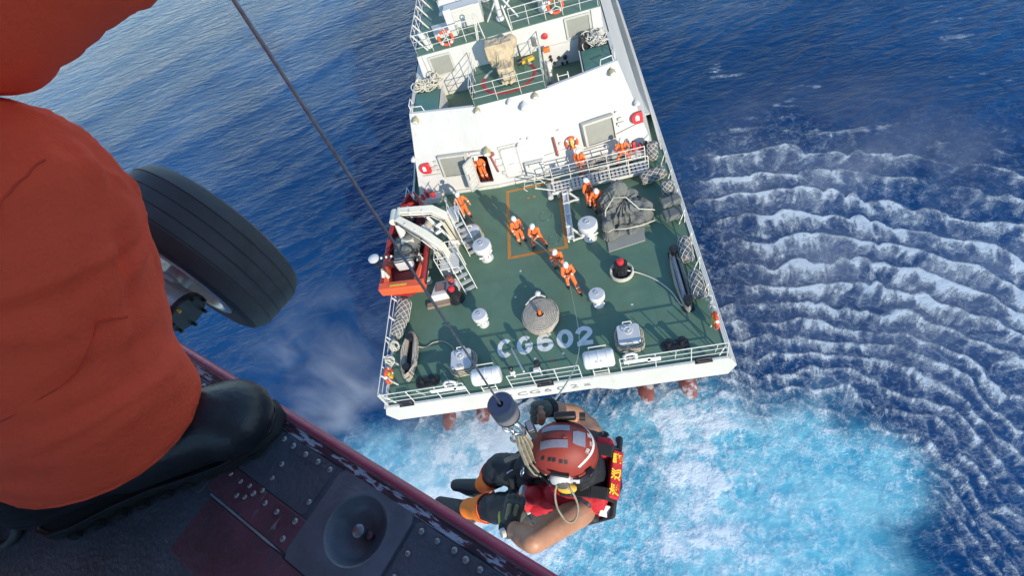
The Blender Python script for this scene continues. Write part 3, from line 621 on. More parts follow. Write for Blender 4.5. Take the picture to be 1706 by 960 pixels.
# pipes, cables, junction boxes
mb = MB(); mb.tube([(-5.9, 1.15, 0), (-4.75, 1.15, 0)], .03, 6)
def wall_tube(name, pts, r_, m):
    mb = MB(); mb.tube([wall_pt(x, z)[0]+wall_pt(x, z)[3]*o_ for x, z, o_ in pts], r_, 7); return sp(name, mb, m, smooth=60)
wall_tube('wall_pipe', [(-5.9, 1.28, .06), (-4.85, 1.30, .06)], .028, 'grey_frame'); wall_tube('wall_pipe', [(4.85, 1.22, .06), (6.0, 1.42, .06)], .028, 'grey_frame')
wall_tube('red_pipe', [(1.62, 2.15, .09), (1.66, 1.1, .12)], .065, 'rust_red'); wall_tube('red_pipe', [(-1.82, 1.95, .06), (-1.64, .95, .10)], .06, 'rust_red')
wall_tube('wall_handrail', [(1.0, 1.25, .10), (2.9, 1.35, .10)], .02, 'rail_white'); wall_tube('wall_handrail', [(3.1, .95, .12), (4.6, .95, .12)], .02, 'rail_white')
mb = MB(); mb.ell((0, 0, .09), (.13, .13, .09)); wall_obj('alarm_bell', -1.68, 2.02, mb, 'rust_red')
for x_, z_, w_, h_ in ((5.1, 1.95, .22, .16), (5.15, 1.66, .30, .24), (4.98, 1.72, .12, .14), (-4.95, 2.0, .14, .12), (-4.95, 1.75, .16, .14), (-4.9, 1.52, .14, .12), (-5.15, 1.62, .22, .26), (-1.45, 1.55, .34, .22), (-1.5, 1.1, .40, .34), (.35, 2.4, .10, .10), (.0, 2.45, .08, .08), (1.95, 2.45, .12, .08), (1.9, 1.72, .10, .14), (-1.35, .80, .18, .22), (4.95, 2.35, .1, .1)):
    mb = MB(); mb.box((0, 0, .05), (w_, h_, .10)); wall_obj('junction_box', x_, z_, mb, 'grey_frame' if w_ < .3 else 'side_grey', bev=.01)
# equipment benches with extinguishers at the foot of the bulkhead, port and starboard
for s in (-1, 1):
    mb = MB(); xb = s*5.75; mb.box((xb, 12.55, .32), (1.15, .55, .05)); mb.box((xb-.5, 12.55, .15), (.06, .5, .30)); mb.box((xb+.5, 12.55, .15), (.06, .5, .30)); mb.box((xb, 12.29, .18), (1.1, .03, .30))
    sp('equipment_bench', mb, 'white_paint', bev=.01)
# railing: posts with three rails
def railing(name, pts, h=1.05, posts=None, nr=3, rr_=.024, close=False, top=True, lean=0.0, m='rail_white'):
    mb = MB(); pts = [Vector(p) for p in pts]
    cum = [0]
    for a, c in zip(pts, pts[1:]): cum.append(cum[-1]+(c-a).length)
    def at_(s_):
        for i in range(len(pts)-1):
            if s_ <= cum[i+1]+1e-6: return pts[i].lerp(pts[i+1], (s_-cum[i])/max(1e-6, cum[i+1]-cum[i]))
        return pts[-1]
    for k in range(nr):
        z = h*(1-k/nr*.97); mb.tube([p+Vector((0, 0, z)) for p in pts], rr_ if k == 0 else rr_*.75, 6)
    n_ = posts or max(2, int(round(cum[-1]/1.5))+1)
    for i in range(n_):
        p = at_(cum[-1]*i/(n_-1)); mb.cyl(p, p+Vector((0, 0, h)), rr_*.95, n=6)
    return sp(name, mb, m, smooth=60)
YS = .10
railing('railing', [(-6.98, YS, 0), (-3.3, YS, 0)], posts=4); railing('railing', [(-1.45, YS, 0), (1.42, YS, 0)], posts=4); railing('railing', [(3.0, YS, 0), (6.98, YS, 0)], posts=4)
railing('railing', [(-6.98, .16, 0), (-6.98, 5.5, 0)], posts=5); railing('railing', [(6.98, .16, 0), (6.98, 12.9, 0)], posts=10)
railing('railing', [(-6.98, 11.3, 0), (-6.98, 12.9, 0)], posts=3)
# inboard stays of the port rail, and white boards on the stern rail
def stay(a_, c_, w_):
    mb = MB(); mb.beam(a_, c_, w_, w_*1.25); sp('rail_stay', mb, 'rail_white')
for y_ in (.2, 1.05, 2.0, 3.0, 4.1, 5.2): stay((-6.98, y_, 1.0), (-6.62, y_, .02), .045)
for y_ in (.2, 1.5, 3.0, 4.4, 5.8, 7.2, 8.6, 10, 11.4): stay((6.98, y_, .9), (6.72, y_, .02), .035)
for x_ in (-6.9, -5.3, -3.9, 3.3, 5.1, 6.6): stay((x_, .10, .95), (x_, .36, .02), .03)
for x_, w_ in ((-4.15, 1.1), (3.65, 1.0)):
    mb = MB(); mb.box((x_, .02, .86), (w_, .03, .22)); mb.box((x_+w_*.62, .02, .80), (.5, .03, .26)); sp('rail_board', mb, 'buoy_white', bev=.006)
# mid-deck sloping davit bar behind the stern rail
mb = MB(); mb.cyl((-.75, .25, .95), (-1.45, 1.95, .04), .04, n=8); sp('flagstaff_bar', mb, 'rail_white')
# gun platform rails, upper deck rails, well ladder
def zrail(pts, z, **kw): return railing('railing', [(x, y, z) for x, y in pts], **kw)
zrail([(-1.8, 13.42), (-.6, 13.42), (.7, 13.42), (1.8, 13.42)], ZT, posts=4, rr_=.02); zrail([(-1.8, 13.42), (-1.8, 16.6)], ZT, posts=4, rr_=.02); zrail([(1.8, 13.42), (1.8, 16.9)], ZT, posts=4, rr_=.02)
zrail([(-4.55, YH+.06), (-.95, YH+.06)], Z2, posts=5, rr_=.022); zrail([(.62, YH+.06), (5.0, YH+.06)], Z2, posts=6, rr_=.022); zrail([(-4.55, YH+.06), (-4.55, 26)], Z2, posts=9, rr_=.022)
for y_ in (17.3, 18.4, 19.5, 20.6, 21.8, 23, 24.2): stay((-4.55, y_, Z2+1.0), (-4.0, y_, Z2+.02), .05)
# green raft lockers flush with the parapet, with bent grab rails
for s in (-1, 1):
    mb = MB(); mb.prism([(s*3.78, 14.05), (s*5.16, 14.36), (s*5.16, 15.9), (s*3.78, 15.9)], Z1, ZT-.03); sp('green_locker', mb, 'deck_green_gloss', bev=.02)
    mb = MB(); mb.box((s*3.70, 15.0, (Z1+ZT)/2+.05), (.05, 1.9, ZT-Z1-.1)); sp('locker_side', mb, 'side_grey')
    mb = MB(); mb.tube([(s*4.55, 14.12, ZT), (s*4.60, 14.12, ZT+.28), (s*5.15, 14.26, ZT+.28), (s*5.2, 14.26, ZT)], .03, 7); mb.tube([(s*5.3, 14.4, ZT), (s*5.3, 14.42, ZT+.3), (s*5.3, 15.05, ZT+.3), (s*5.3, 15.1, ZT)], .03, 7); sp('grab_rail', mb, 'rail_white', smooth=60)
# house windows (shuttered) on the second tier
for x0_, x1_, z0_, z1_ in ((-4.03, -2.93, 4.80, 5.79), (3.32, 4.48, 4.9, 5.85)):
    w_, h_ = x1_-x0_, z1_-z0_; mb = MB(); ring_prism(mb, rrect(w_+.16, h_+.16, .03, 2), rrect(w_-.04, h_-.04, .02, 2), 0, .09)
    o = part('house_window', mb, 'grey_frame', None); o.matrix_world = Matrix.Translation(((x0_+x1_)/2, YH-.002, (z0_+z1_)/2)) @ Matrix.Rotation(PI/2, 4, 'X'); o.parent = SHIP
    mb = MB(); mb.box((0, 0, .03), (w_, h_, .03)); p_ = part('window_panel', mb, 'grey_shutter', o)
# equipment panel, lamps and gauges on the house wall
def hw(name, x, z, d, m, bev=.008, y=None):
    mb = MB(); mb.box((x, (YH if y is None else y)-d[1]/2-.002, z), d); return sp(name, mb, m, bev=bev)
hw('control_cabinet', 1.02, 4.98, (.62, .22, .62), 'white_paint'); hw('control_cabinet', 1.55, 5.2, (.2, .12, .5), 'steel')
for x_, z_, s_ in ((2.2, 3.95, .10), (2.35, 3.75, .08), (2.62, 3.98, .09), (2.95, 3.9, .12), (2.75, 3.6, .08), (3.0, 3.62, .07), (2.2, 4.15, .08)):
    mb = MB(); mb.cyl((x_, YH, z_), (x_, YH-.12, z_), s_, s_*.8, 10); sp('valve', mb, 'dark_metal')
mb = MB(); mb.lathe([(.10, 0), (.15, .05), (.15, .16), (.05, .2)], 12, Matrix.Translation((2.15, YH, 5.35)) @ Matrix.Rotation(PI/2, 4, 'X')); sp('alarm_bell', mb, 'fire_red')
mb = MB(); mb.tube([(1.9, YH-.04, 4.75), (3.2, YH-.04, 4.72), (5.0, YH-.04, 4.95)], .018, 6); mb.tube([(4.62, YH-.05, 6.0), (4.62, YH-.05, 4.6)], .022, 6); mb.tube([(-4.35, YH-.05, 6.0), (-4.3, YH-.05, 3.6)], .02, 6); sp('wall_conduit', mb, 'grey_frame')
# vertical ladder from well to platform (starboard) and white step ladder
def ladder(name, p0, p1, w, n_, side, m='rail_white', r_=.022):
    p0 = Vector(p0); p1 = Vector(p1); sd = Vector(side).normalized()*w/2; mb = MB()
    for s in (-1, 1): mb.cyl(p0+sd*s, p1+sd*s, r_, n=6)
    for i in range(n_): p = p0.lerp(p1, (i+.5)/n_); mb.cyl(p-sd, p+sd, r_*.8, n=6)
    return sp(name, mb, m, smooth=60)
ladder('well_ladder', (2.75, 13.95, Z1), (2.72, 13.75, ZT+.35), .5, 5, (1, 0, 0), r_=.03)
for x_ in (1.95, 2.05): 
    mb = MB(); mb.cyl((x_, 14.2, Z1), (x_, 14.2, ZT+.9), .035, n=8); sp('pipe_post', mb, 'steel')
mb = MB(); mb.lathe([(.10, 0), (.12, .9), (.16, .95), (.16, 1.3), (.06, 1.36)], 12, Matrix.Translation((2.08, 15.3, Z1))); sp('white_standpipe', mb, 'rail_white')
mb = MB(); mb.box((2.1, 16.4, ZT+.25), (.34, .2, .26)); sp('orange_beacon', mb, 'hose_orange', bev=.03)
# upper deck gear: tripod mast, ventilators, folding gangway frames, cable tray, life-vest locker
mb = MB(); mb.cyl((.02, 18.5, Z2), (.02, 18.7, Z2+2.9), .13, .11, 12); mb.cyl((.02, 18.52, Z2+1.6), (1.0, 18.0, Z2+.1), .05, n=8); mb.cyl((.02, 18.52, Z2+1.0), (-.7, 18.5, Z2+.05), .045, n=8); mb.cyl((.0, 18.45, Z2), (0, 18.45, Z2+.18), .24, .2, 12); mb.cyl((.35, 18.3, Z2+.6), (1.1, 18.6, Z2+1.2), .05, n=8); sp('tripod_mast', mb, 'white_paint')
mb = MB(); mb.lathe([(.30, 0), (.26, .25), (.26, .7), (.34, .8), (.36, 1.2), (.30, 1.35), (.1, 1.4)], 16, Matrix.Translation((2.35, 18.2, Z2))); sp('upper_ventilator', mb, 'rail_white', smooth=50)
mb = MB(); mb.lathe([(.2, 0), (.16, .2), (.14, .9), (.05, .95)], 12, Matrix.Translation((-3.9, 17.6, Z2)) @ Matrix.Rotation(R(-18), 4, 'Y')); sp('white_bollard_post', mb, 'rail_white', smooth=50)
# A-frame of the boarding ladder at the platform entrance
mb = MB()
for dx in (-.18, .18): mb.tube([(-1.25+dx*.2, 16.95, Z2-.1), (-1.05+dx*.2, 17.0, Z2+1.15)], .03, 6); mb.tube([(-.72, 16.98+dx*.3, ZT+.1), (-1.0, 17.0, Z2+1.2)], .03, 6)
mb.torus((-1.02, 17.0, Z2+1.2), .12, .03, Matrix.Rotation(PI/2, 4, 'X'), 14, 6); mb.cyl((.68, 17.0, ZT+.3), (.40, 17.05, Z2+1.3), .05, n=8); sp('boarding_frame', mb, 'rail_white', smooth=60)
mb = MB(); mb.prism([(-3.6, 18.2), (-2.3, 18.2), (-2.3, 19.4), (-3.9, 19.4)], Z2+.02, Z2+.26); sp('grey_deck_box', mb, 'side_grey', bev=.02)
mb = MB(); mb.box((-2.5, 18.0, Z2+.75), (.4, .2, 1.4)); mb.box((-1.9, 19.2, Z2+.5), (2.0, .9, 1.0)); mb.box((-2.1, 18.6, Z2+1.05), (1.9, .14, .14)); sp('machinery_casing', mb, 'white_paint', bev=.02)
mb = MB(); mb.box((2.9, 19.6, Z2+.55), (2.2, .8, 1.1)); sp('equipment_casing', mb, 'side_grey', bev=.02)
for k in range(9):
    mb = MB(); x_ = 1.3+.34*k; mb.tube([(x_, 19.0+.1*math.sin(k*2), Z2+.7+.15*math.cos(k)), (x_+.25, 19.3, Z2+.9+.2*math.sin(k*3)), (x_+.1, 19.55, Z2+1.16)], .055, 6); sp('pipe_bend', mb, 'steel' if k % 2 else 'grey_frame', smooth=60)
zrail([(-3.3, 20.3), (3.4, 20.3)], Z2, posts=6, rr_=.018)
# ------------------------------------------------------------------ deck gear
def T(name, loc, rz, label, cat, group=None): return empty(name, loc, rz, label, cat, group)
# mushroom ventilators
def vent(loc, s, rz, label):
    t = T('mushroom_vent', loc, rz, label, 'ventilator', 'mushroom ventilators on the aft deck')
    mb = MB(); mb.lathe([(.30*s, 0), (.30*s, .03), (.20*s, .05), (.20*s, .62*s)], 18); part('base_pipe', mb, 'raft_white', t, 50)
    for k in range(4):
        a = PI/2*k+.4; mb = MB(); mb.beam((.2*s*math.cos(a), .2*s*math.sin(a), .18*s), (.36*s*math.cos(a), .36*s*math.sin(a), .30*s), .05*s, .09*s); part('clamp', mb, 'raft_white', t)
    mb = MB(); mb.lathe([(.22*s, .58*s), (.38*s, .64*s), (.43*s, .70*s), (.43*s, .98*s), (.405*s, 1.01*s), (.12*s, 1.035*s), (.02, 1.04*s)], 28); c = part('cap', mb, 'cap_grey' if False else 'raft_white', t, 40)
    mb = MB(); mb.lathe([(.405*s, 1.012*s), (.40*s, 1.03*s), (.1, 1.05*s), (.01, 1.052*s)], 28); part('cap_top', mb, 'cap_grey', c, 60)
    mb = MB(); mb.torus((0, 0, 1.085*s), .10*s, .018*s, None, 14, 6); mb.cyl((0, 0, 1.04*s), (0, 0, 1.09*s), .03*s, n=8); part('hand_wheel', mb, 'cap_grey', c, 60)
vent((-2.55, 7.42, 0), 1.06, .2, 'larger white mushroom ventilator beside the port crane platform')
vent((2.62, 7.42, 0), 1.06, 1.1, 'larger white mushroom ventilator beside the grey covered winch')
vent((2.52, 3.50, 0), .80, .6, 'smaller white mushroom ventilator on the starboard side behind the number 2')
vent((-2.70, 3.50, 0), .80, 1.7, 'smaller white mushroom ventilator on the port side behind the letter C')
# square access hatches with hand wheels and a mooring line coiled around the coaming
def squircle(rx, ry, k, z, jit=0, e=3.4, ph=0):
    out = []
    for i in range(k):
        a = 2*PI*i/k+ph; c, s_ = math.cos(a), math.sin(a)
        out.append((rx*math.copysign(abs(c)**(2/e), c)+random.uniform(-jit, jit), ry*math.copysign(abs(s_)**(2/e), s_)+random.uniform(-jit, jit), z+random.uniform(-jit, jit)*.5))
    return out
def hatch(loc, rz, label, rope_label):
    t = T('deck_hatch', loc, rz, label, 'hatch', 'square deck hatches by the stern')
    mb = MB(); mb.prism(rrect(.92, .92, .12), 0, .66); part('coaming', mb, 'raft_white', t, 40)
    mb = MB(); mb.prism(rrect(1.06, 1.06, .15), .66, .80); lid = part('lid', mb, 'cap_grey', t, 40, .03)
    mb = MB(); mb.torus((0, .10, .90), .20, .022, None, 22, 7); mb.cyl((0, .1, .80), (0, .1, .93), .035, n=8)
    for k in range(3): a = 2*PI*k/3+.5; mb.cyl((0, .1, .90), (.2*math.cos(a), .1+.2*math.sin(a), .90), .014, n=6)
    part('hand_wheel', mb, 'raft_white', lid, 60)
    mb = MB(); mb.tube([(-.2, .50, .74), (-.2, .62, .86), (.2, .62, .86), (.2, .50, .74)], .03, 7); mb.box((-.2, .53, .72), (.09, .12, .16)); mb.box((.2, .53, .72), (.09, .12, .16)); part('hinge', mb, 'raft_white', lid, 50)
    mb = MB(); mb.tube([(-.12, -.52, .80), (-.12, -.52, .86), (.12, -.52, .86), (.12, -.52, .80)], .016, 6); part('handle', mb, 'dark_metal', lid, 60)
    mb = MB(); ps = []
    for j in range(11):
        rr_ = .56+.055*(j % 3); ps += squircle(rr_, rr_*.98, 36, .05+.042*j, .014)
    mb.tube(ps, .032, 6); o = part('rope_coil', mb, 'rope', None, 60); o.location = loc; o.rotation_euler = (0, 0, rz); o.scale = t.scale = (.84, .84, .84); setp(o, rope_label, 'rope', 'mooring lines coiled round the hatches')
hatch((-3.53, 1.50, 0), .03, 'grey square deck hatch with hand wheel beside the port life raft', 'mooring rope coiled round the port square hatch')
hatch((3.52, 1.40, 0), -.02, 'grey square deck hatch with hand wheel beside the starboard life raft', 'mooring rope coiled round the starboard square hatch')
# life raft canisters in cradles
def raft(x, label):
    t = T('life_raft', (x, .46, 0), 0, label, 'life raft', 'life raft canisters on the stern'); t.scale = (.82, .82, .86)
    mb = MB(); mb.lathe([(.10, -.74), (.33, -.73), (.40, -.68), (.43, -.60), (.43, -.03), (.455, -.025), (.455, .025), (.43, .03), (.43, .60), (.40, .68), (.33, .73), (.10, .74)], 26, Matrix.Translation((0, 0, .78)) @ Matrix.Rotation(PI/2, 4, 'Y')); c = part('canister', mb, 'raft_white', t, 50)
    for q_ in (-.42, .40):
        mb = MB(); mb.torus((q_, 0, .78), .437, .012, Matrix.Rotation(PI/2, 3, 'Y'), 26, 5); part('strap', mb, 'cap_grey', c, 60)
    tx = text_mesh('stencil', 'SA 602', .10, 'black_letter', c, .001); tx.matrix_world = Matrix.Translation((0, -.31, 1.085)) @ Matrix.Rotation(R(45), 4, 'X'); tx.location = (0, -.315, 1.09)
    for q_ in (-.36, .36):
        mb = MB(); mb.tube([(q_, -.42, 0), (q_, -.40, .52), (q_, -.22, .36), (q_, .22, .36), (q_, .40, .52), (q_, .42, 0)], .03, 7); part('cradle', mb, 'rail_white', t, 50)
    mb = MB(); mb.cyl((-.36, -.41, .35), (.36, -.41, .35), .022, n=7); mb.cyl((-.36, -.41, .12), (.36, -.41, .12), .022, n=7); part('cradle_bar', mb, 'rail_white', t, 50)
    mb = MB(); mb.tube([(-.42, .42, .98), (-.42, .50, 1.10), (.42, .50, 1.10), (.42, .42, .98)], .028, 7); part('lifting_bar', mb, 'rail_white', t, 50)
raft(-2.38, 'white life raft canister beside the hanging winch hook, port'); raft(2.22, 'white life raft canister right of the tag line')
# double bollards
def bollards(loc, rz, gap, h, r_, label, group, rope_t=0):
    t = T('mooring_bollard', loc, rz, label, 'bollard', group)
    mb = MB(); mb.prism(rrect(gap+.55, .46, .1), 0, .05); part('foot_plate', mb, 'dark_metal', t, 40)
    for s in (-1, 1):
        mb = MB(); mb.lathe([(r_*1.1, .05), (r_, .10), (r_*.95, h*.8), (r_*1.25, h*.86), (r_*1.25, h), (r_*1.0, h*1.02), (.01, h*1.025)], 16, Matrix.Translation((s*gap/2, 0, 0))); part('post', mb, 'bollard_black', t, 45)
    return t
bollards((-5.22, .98, 0), .05, .52, .42, .11, 'black twin bollard by the port stern rail', 'twin bollards by the stern rail'); bollards((5.22, .92, 0), .03, .52, .42, .11, 'black twin bollard by the starboard stern rail', 'twin bollards by the stern rail')
bollards((-6.12, 2.40, 0), PI/2, 1.55, .55, .14, 'black twin bollard wrapped in rope near the port rail', 'rope wrapped bollards along the sides'); bollards((6.10, 4.0, 0), PI/2, 2.75, .60, .15, 'long black twin bollard strung with rope near the starboard rail', 'rope wrapped bollards along the sides')
def flaked(name, cx_, cy_, half, wid, turns, z0, label, group, rt=.035, loops=1):
    mb = MB(); ps = []
    for j in range(turns):
        w_ = wid*(.62+.38*((j*7) % 5)/4); hh_ = half*(.90+.12*((j*3) % 4)/3)
        for i in range(22):
            a = 2*PI*i/22; ps.append((cx_+w_*math.sin(a)+random.uniform(-.012, .012), cy_+hh_*math.cos(a)+random.uniform(-.012, .012), z0+.028*j+.03*math.sin(3*a+j)))
    mb.tube(ps, rt, 6); o = part(name, mb, 'rope', None, 60); return setp(o, label, 'rope', group)
flaked('rope_bundle', -6.12, 2.35, 1.20, .34, 13, .06, 'thick grey rope flaked round the port side bollards', 'ropes flaked round the side bollards')
flaked('rope_bundle', 6.08, 4.0, 1.66, .26, 7, .08, 'rope strung round the long starboard bollards', 'ropes flaked round the side bollards')
mb = MB(); mb.box((6.02, 4.0, .30), (.16, 2.3, .10)); mb.box((6.02, 4.0, .38), (.06, 2.1, .10)); o = part('bollard_bar', mb, 'steel', None, 35, .01); setp(o, 'grey steel bar lying between the long starboard bollards', 'bar')
# port rope running from the bundle to the hatch, starboard rope from the red capstan
def rope(name, pts, r_, label, m='rope_pale', group=None, sub=8):
    P_ = [Vector(p) for p in pts]; out = []
    for i in range(len(P_)-1):
        p0, p1, p2, p3 = P_[max(i-1, 0)], P_[i], P_[i+1], P_[min(i+2, len(P_)-1)]
        for k in range(sub):
            t = k/sub; out.append(.5*((2*p1)+(p2-p0)*t+(2*p0-5*p1+4*p2-p3)*t*t+(3*p1-p0-3*p2+p3)*t**3))
    out.append(P_[-1]); mb = MB(); mb.tube(out, r_, 7); o = part(name, mb, m, None, 60); return setp(o, label, 'rope', group)
rope('loose_rope', [(-6.0, 2.8, .3), (-5.5, 2.75, .05), (-5.1, 2.95, .03), (-4.6, 2.9, .03), (-4.15, 2.5, .08), (-4.0, 2.15, .3)], .028, 'loose rope running from the port bollards to the square hatch', 'rope')
rope('loose_rope', [(3.98, 4.85, .28), (4.5, 4.75, .05), (5.1, 4.25, .035), (5.6, 3.5, .035), (5.85, 2.75, .05), (6.05, 2.6, .2)], .032, 'pale rope running from the red capped capstan to the starboard bollards')
# flat disc coil of hose-like rope around a deck pipe
t = T('disc_coil', (-.03, 3.22, 0), 0, 'large flat disc of coiled rope behind the letters G and 6', 'rope')
mb = MB(); ps = []; nt_ = 9
for i in range(nt_*40+1):
    k = i/(nt_*40); rr_ = .15+.62*k; a = 2*PI*nt_*k
    ps.append((rr_*math.cos(a)*(1+.015*math.sin(5*a)), rr_*math.sin(a)*1.12, .50-.10*k+random.uniform(-.004, .004)))
mb.tube(ps, .040, 7); part('coiled_layer', mb, 'rope', t, 60)
for j in range(6):
    mb = MB(); mb.tube([(x*1.0, y*1.12, z) for x, y, z in squircle(.80-.012*j, .80-.012*j, 44, .36-.058*j, .008, 2.0)], .034, 6, closed=True); part('coiled_layer', mb, 'rope', t, 60)
mb = MB(); mb.lathe([(.74, 0), (.74, .36), (.2, .42)], 28, Matrix.Diagonal((1, 1.1, 1, 1))); part('reel_drum', mb, 'fender_grey', t, 50)
mb = MB(); mb.cyl((.0, -.02, .4), (.02, 0, .74), .085, .07, 12); part('centre_spindle', mb, 'hose_orange', t, 50)
mb = MB(); mb.cyl((-.07, .03, .4), (-.06, .03, .66), .05, .04, 10); part('spindle_pin', mb, 'dark_metal', t, 50)
mb = MB(); mb.tube([(-.62, .62, .4), (-.35, .92, .42), (-.05, 1.06, .44), (.12, .98, .46), (.3, .88, .42)], .045, 7); part('rope_end', mb, 'rope_pale', t, 60)
mb = MB(); mb.cyl((-.02, 1.08, 0), (-.02, 1.08, .52), .10, .08, 10); mb.cyl((-.02, 1.08, .52), (-.02, 1.08, .62), .14, .06, 10); part('guide_post', mb, 'cap_grey', t, 50)
# grey rope drum under the ladder
t = T('rope_drum', (-3.28, 8.95, 0), 0, 'grey rope drum wound with wire between ladder and ventilator', 'drum')
mb = MB(); mb.lathe([(.56, 0), (.56, .05), (.47, .06), (.47, .62), (.40, .70), (.05, .74)], 26); part('drum_core', mb, 'cap_grey', t, 45)
for j in range(9):
    mb = MB(); mb.torus((0, 0, .09+.058*j), .495, .030, None, 30, 6); part('rope_turn', mb, 'rope', t, 60)
mb = MB(); mb.tube([(-.12, .1, .72), (-.12, .1, .86), (.12, .1, .86), (.12, .1, .72)], .03, 7); part('handle', mb, 'raft_white', t, 50)
# capstans with red caps
def capstan(loc, s, label, rope_on):
    t = T('capstan', loc, 0, label, 'capstan', 'capstans with red caps')
    mb = MB(); mb.lathe([(.40*s, 0), (.40*s, .12*s), (.31*s, .16*s), (.27*s, .36*s), (.25*s, .62*s), (.31*s, .72*s), (.31*s, .78*s), (.12*s, .82*s)], 22); part('barrel', mb, 'bollard_black', t, 40)
    for k in range(6):
        a = 2*PI*k/6; mb = MB(); mb.beam((.30*s*math.cos(a), .30*s*math.sin(a), .2*s), (.275*s*math.cos(a), .275*s*math.sin(a), .62*s), .05*s, .05*s, (math.cos(a+.01), math.sin(a), 0)); part('whelp', mb, 'dark_metal', t)
    mb = MB(); mb.lathe([(.15*s, .80*s), (.165*s, .84*s), (.165*s, .98*s), (.12*s, 1.02*s), (.01, 1.03*s)], 18); part('red_cap', mb, 'fire_red', t, 45)
    if rope_on:
        mb = MB(); ps = []
        for j in range(4): ps += squircle(.46+.035*(j % 2), .46+.035*(j % 2), 30, .05+.06*j, .008, 2.0)
        mb.tube(ps, .042, 6); o = part('rope_ring', mb, 'rope_pale', None, 60); o.location = loc; setp(o, 'pale rope looped round the foot of the starboard red capped capstan', 'rope')
capstan((3.74, 4.92, 0), .98, 'black capstan with red cap in the middle of the starboard deck', True); capstan((-4.05, 5.2, 0), .95, 'black capstan with red cap at the foot of the crane platform', False)
# closed chocks (fairleads) at the stern, small deck cleats
def chock(x, label, s=1.0):
    t = T('fairlead', (x, .06, 0), 0, label, 'fairlead', 'oval fairleads on the stern edge')
    mb = MB(); ring_prism(mb, rrect(.60*s, .26*s, .12*s, 6), rrect(.42*s, .13*s, .06*s, 6), -.07, .07); mb.xf(Matrix.Translation((0, 0, .17)) @ Matrix.Rotation(PI/2, 4, 'X')); part('ring', mb, 'dark_metal', t, 50, .03)
    mb = MB(); mb.box((0, 0, .03), (.66*s, .20, .06)); part('foot', mb, 'dark_metal', t, 35, .01)
chock(-6.1, 'dark oval fairlead at the port end of the stern edge'); chock(6.1, 'dark oval fairlead at the starboard end of the stern edge'); chock(-.08, 'dark oval fairlead in the middle of the stern edge', 1.05)
t = T('stern_light_post', (-.22, .55, 0), 0, 'black and white lamp post behind the middle stern rail', 'lamp post')
mb = MB(); mb.cyl((0, 0, 0), (0, 0, .75), .05, n=10); part('post', mb, 'raft_white', t, 50); mb = MB(); mb.lathe([(.10, .75), (.14, .8), (.14, 1.0), (.07, 1.06)], 12); part('lamp', mb, 'bollard_black', t, 45)
mb = MB(); mb.box((-.08, -.14, .62), (.22, .10, .2)); part('switch_box', mb, 'raft_white', t)
t = T('deck_camera', (-1.35, .62, 0), .3, 'small black and white deck fitting beside the port life raft', 'fitting')
mb = MB(); mb.cyl((0, 0, 0), (0, 0, .5), .055, .045, 10); mb.box((0, -.02, .42), (.2, .12, .16)); part('bracket', mb, 'raft_white', t, 45); mb = MB(); mb.ell((0, .05, .62), (.11, .11, .12)); part('head', mb, 'bollard_black', t, 60)
for x_, lb in ((-4.15, 'white roller chock behind the port stern rail'), (3.42, 'white roller chock behind the starboard stern rail')):
    t = T('roller_chock', (x_, .62, 0), 0, lb, 'chock', 'white roller chocks by the stern rail')
    mb = MB(); mb.tube([(-.22, 0, .06), (-.24, 0, .28), (-.10, 0, .40), (.10, 0, .40), (.24, 0, .28), (.22, 0, .06)], .065, 8); part('horn', mb, 'raft_white', t, 50); mb = MB(); mb.box((0, 0, .03), (.6, .3, .06)); part('foot', mb, 'cap_grey', t)
    for q_ in (-.1, .1):
        mb = MB(); mb.cyl((q_, 0, .06), (q_, 0, .26), .06, n=10); part('roller', mb, 'dark_metal', t, 45)
# fenders: sausage bodies inside diamond rope nets
def fender(loc, axis_, ln, r_, label, group='netted fenders along the rails'):
    d = Vector(axis_).normalized(); x_, y_ = frame_z(d); M_ = Matrix((x_, y_, d)).transposed().to_4x4(); M_.translation = Vector(loc)
    t = T('fender', (0, 0, 0), 0, label, 'fender', group); t.matrix_world = M_
    mb = MB(); mb.lathe([(.05, -ln/2), (r_*.6, -ln/2+.03), (r_*.92, -ln/2+.12), (r_, -ln/2+.25), (r_*1.03, 0), (r_, ln/2-.25), (r_*.92, ln/2-.12), (r_*.6, ln/2-.03), (.05, ln/2)], 20); part('body', mb, 'fender_grey', t, 60)
    mb = MB(); nh = 7
    for s in (-1, 1):
        for k in range(nh):
            ps = []
            for i in range(17):
                u_ = -1+2*i/16; z = u_*ln/2*.93; rr_ = r_*(1.05-.35*max(0, abs(u_)-.78)/.22); a = 2*PI*k/nh+s*u_*1.7; ps.append((rr_*math.cos(a), rr_*math.sin(a), z))
            mb.tube(ps, .016, 4)
    o = part('net', mb, 'rope_net', t, 60); setp(o, kind='stuff')
fender((6.60, 5.30, .42), (.05, 1, .22), 1.25, .27, 'netted grey fender on the starboard rail beside the long bollards'); fender((6.62, 3.35, .42), (.03, 1, .20), 1.3, .27, 'netted grey fender on the starboard rail nearest the stern'); fender((6.15, 10.35, .42), (1, .22, .05), 1.35, .29, 'netted fender lying athwart at the end of the gangway'); fender((6.62, 9.0, .55), (.02, .5, .9), 1.0, .28, 'netted fender standing against the starboard rail behind the grey cushions'); fender((6.42, 12.0, .55), (.1, .3, 1), 1.0, .27, 'netted fender standing at the forward end of the starboard rail')
fender((-6.62, 4.75, .42), (.12, 1, .10), 1.3, .33, 'fat grey fender under the stern of the rescue boat'); fender((-6.75, 3.78, .42), (.32, 1, .12), 1.0, .28, 'grey ribbed fender hung on the port rail behind the rope bundle')
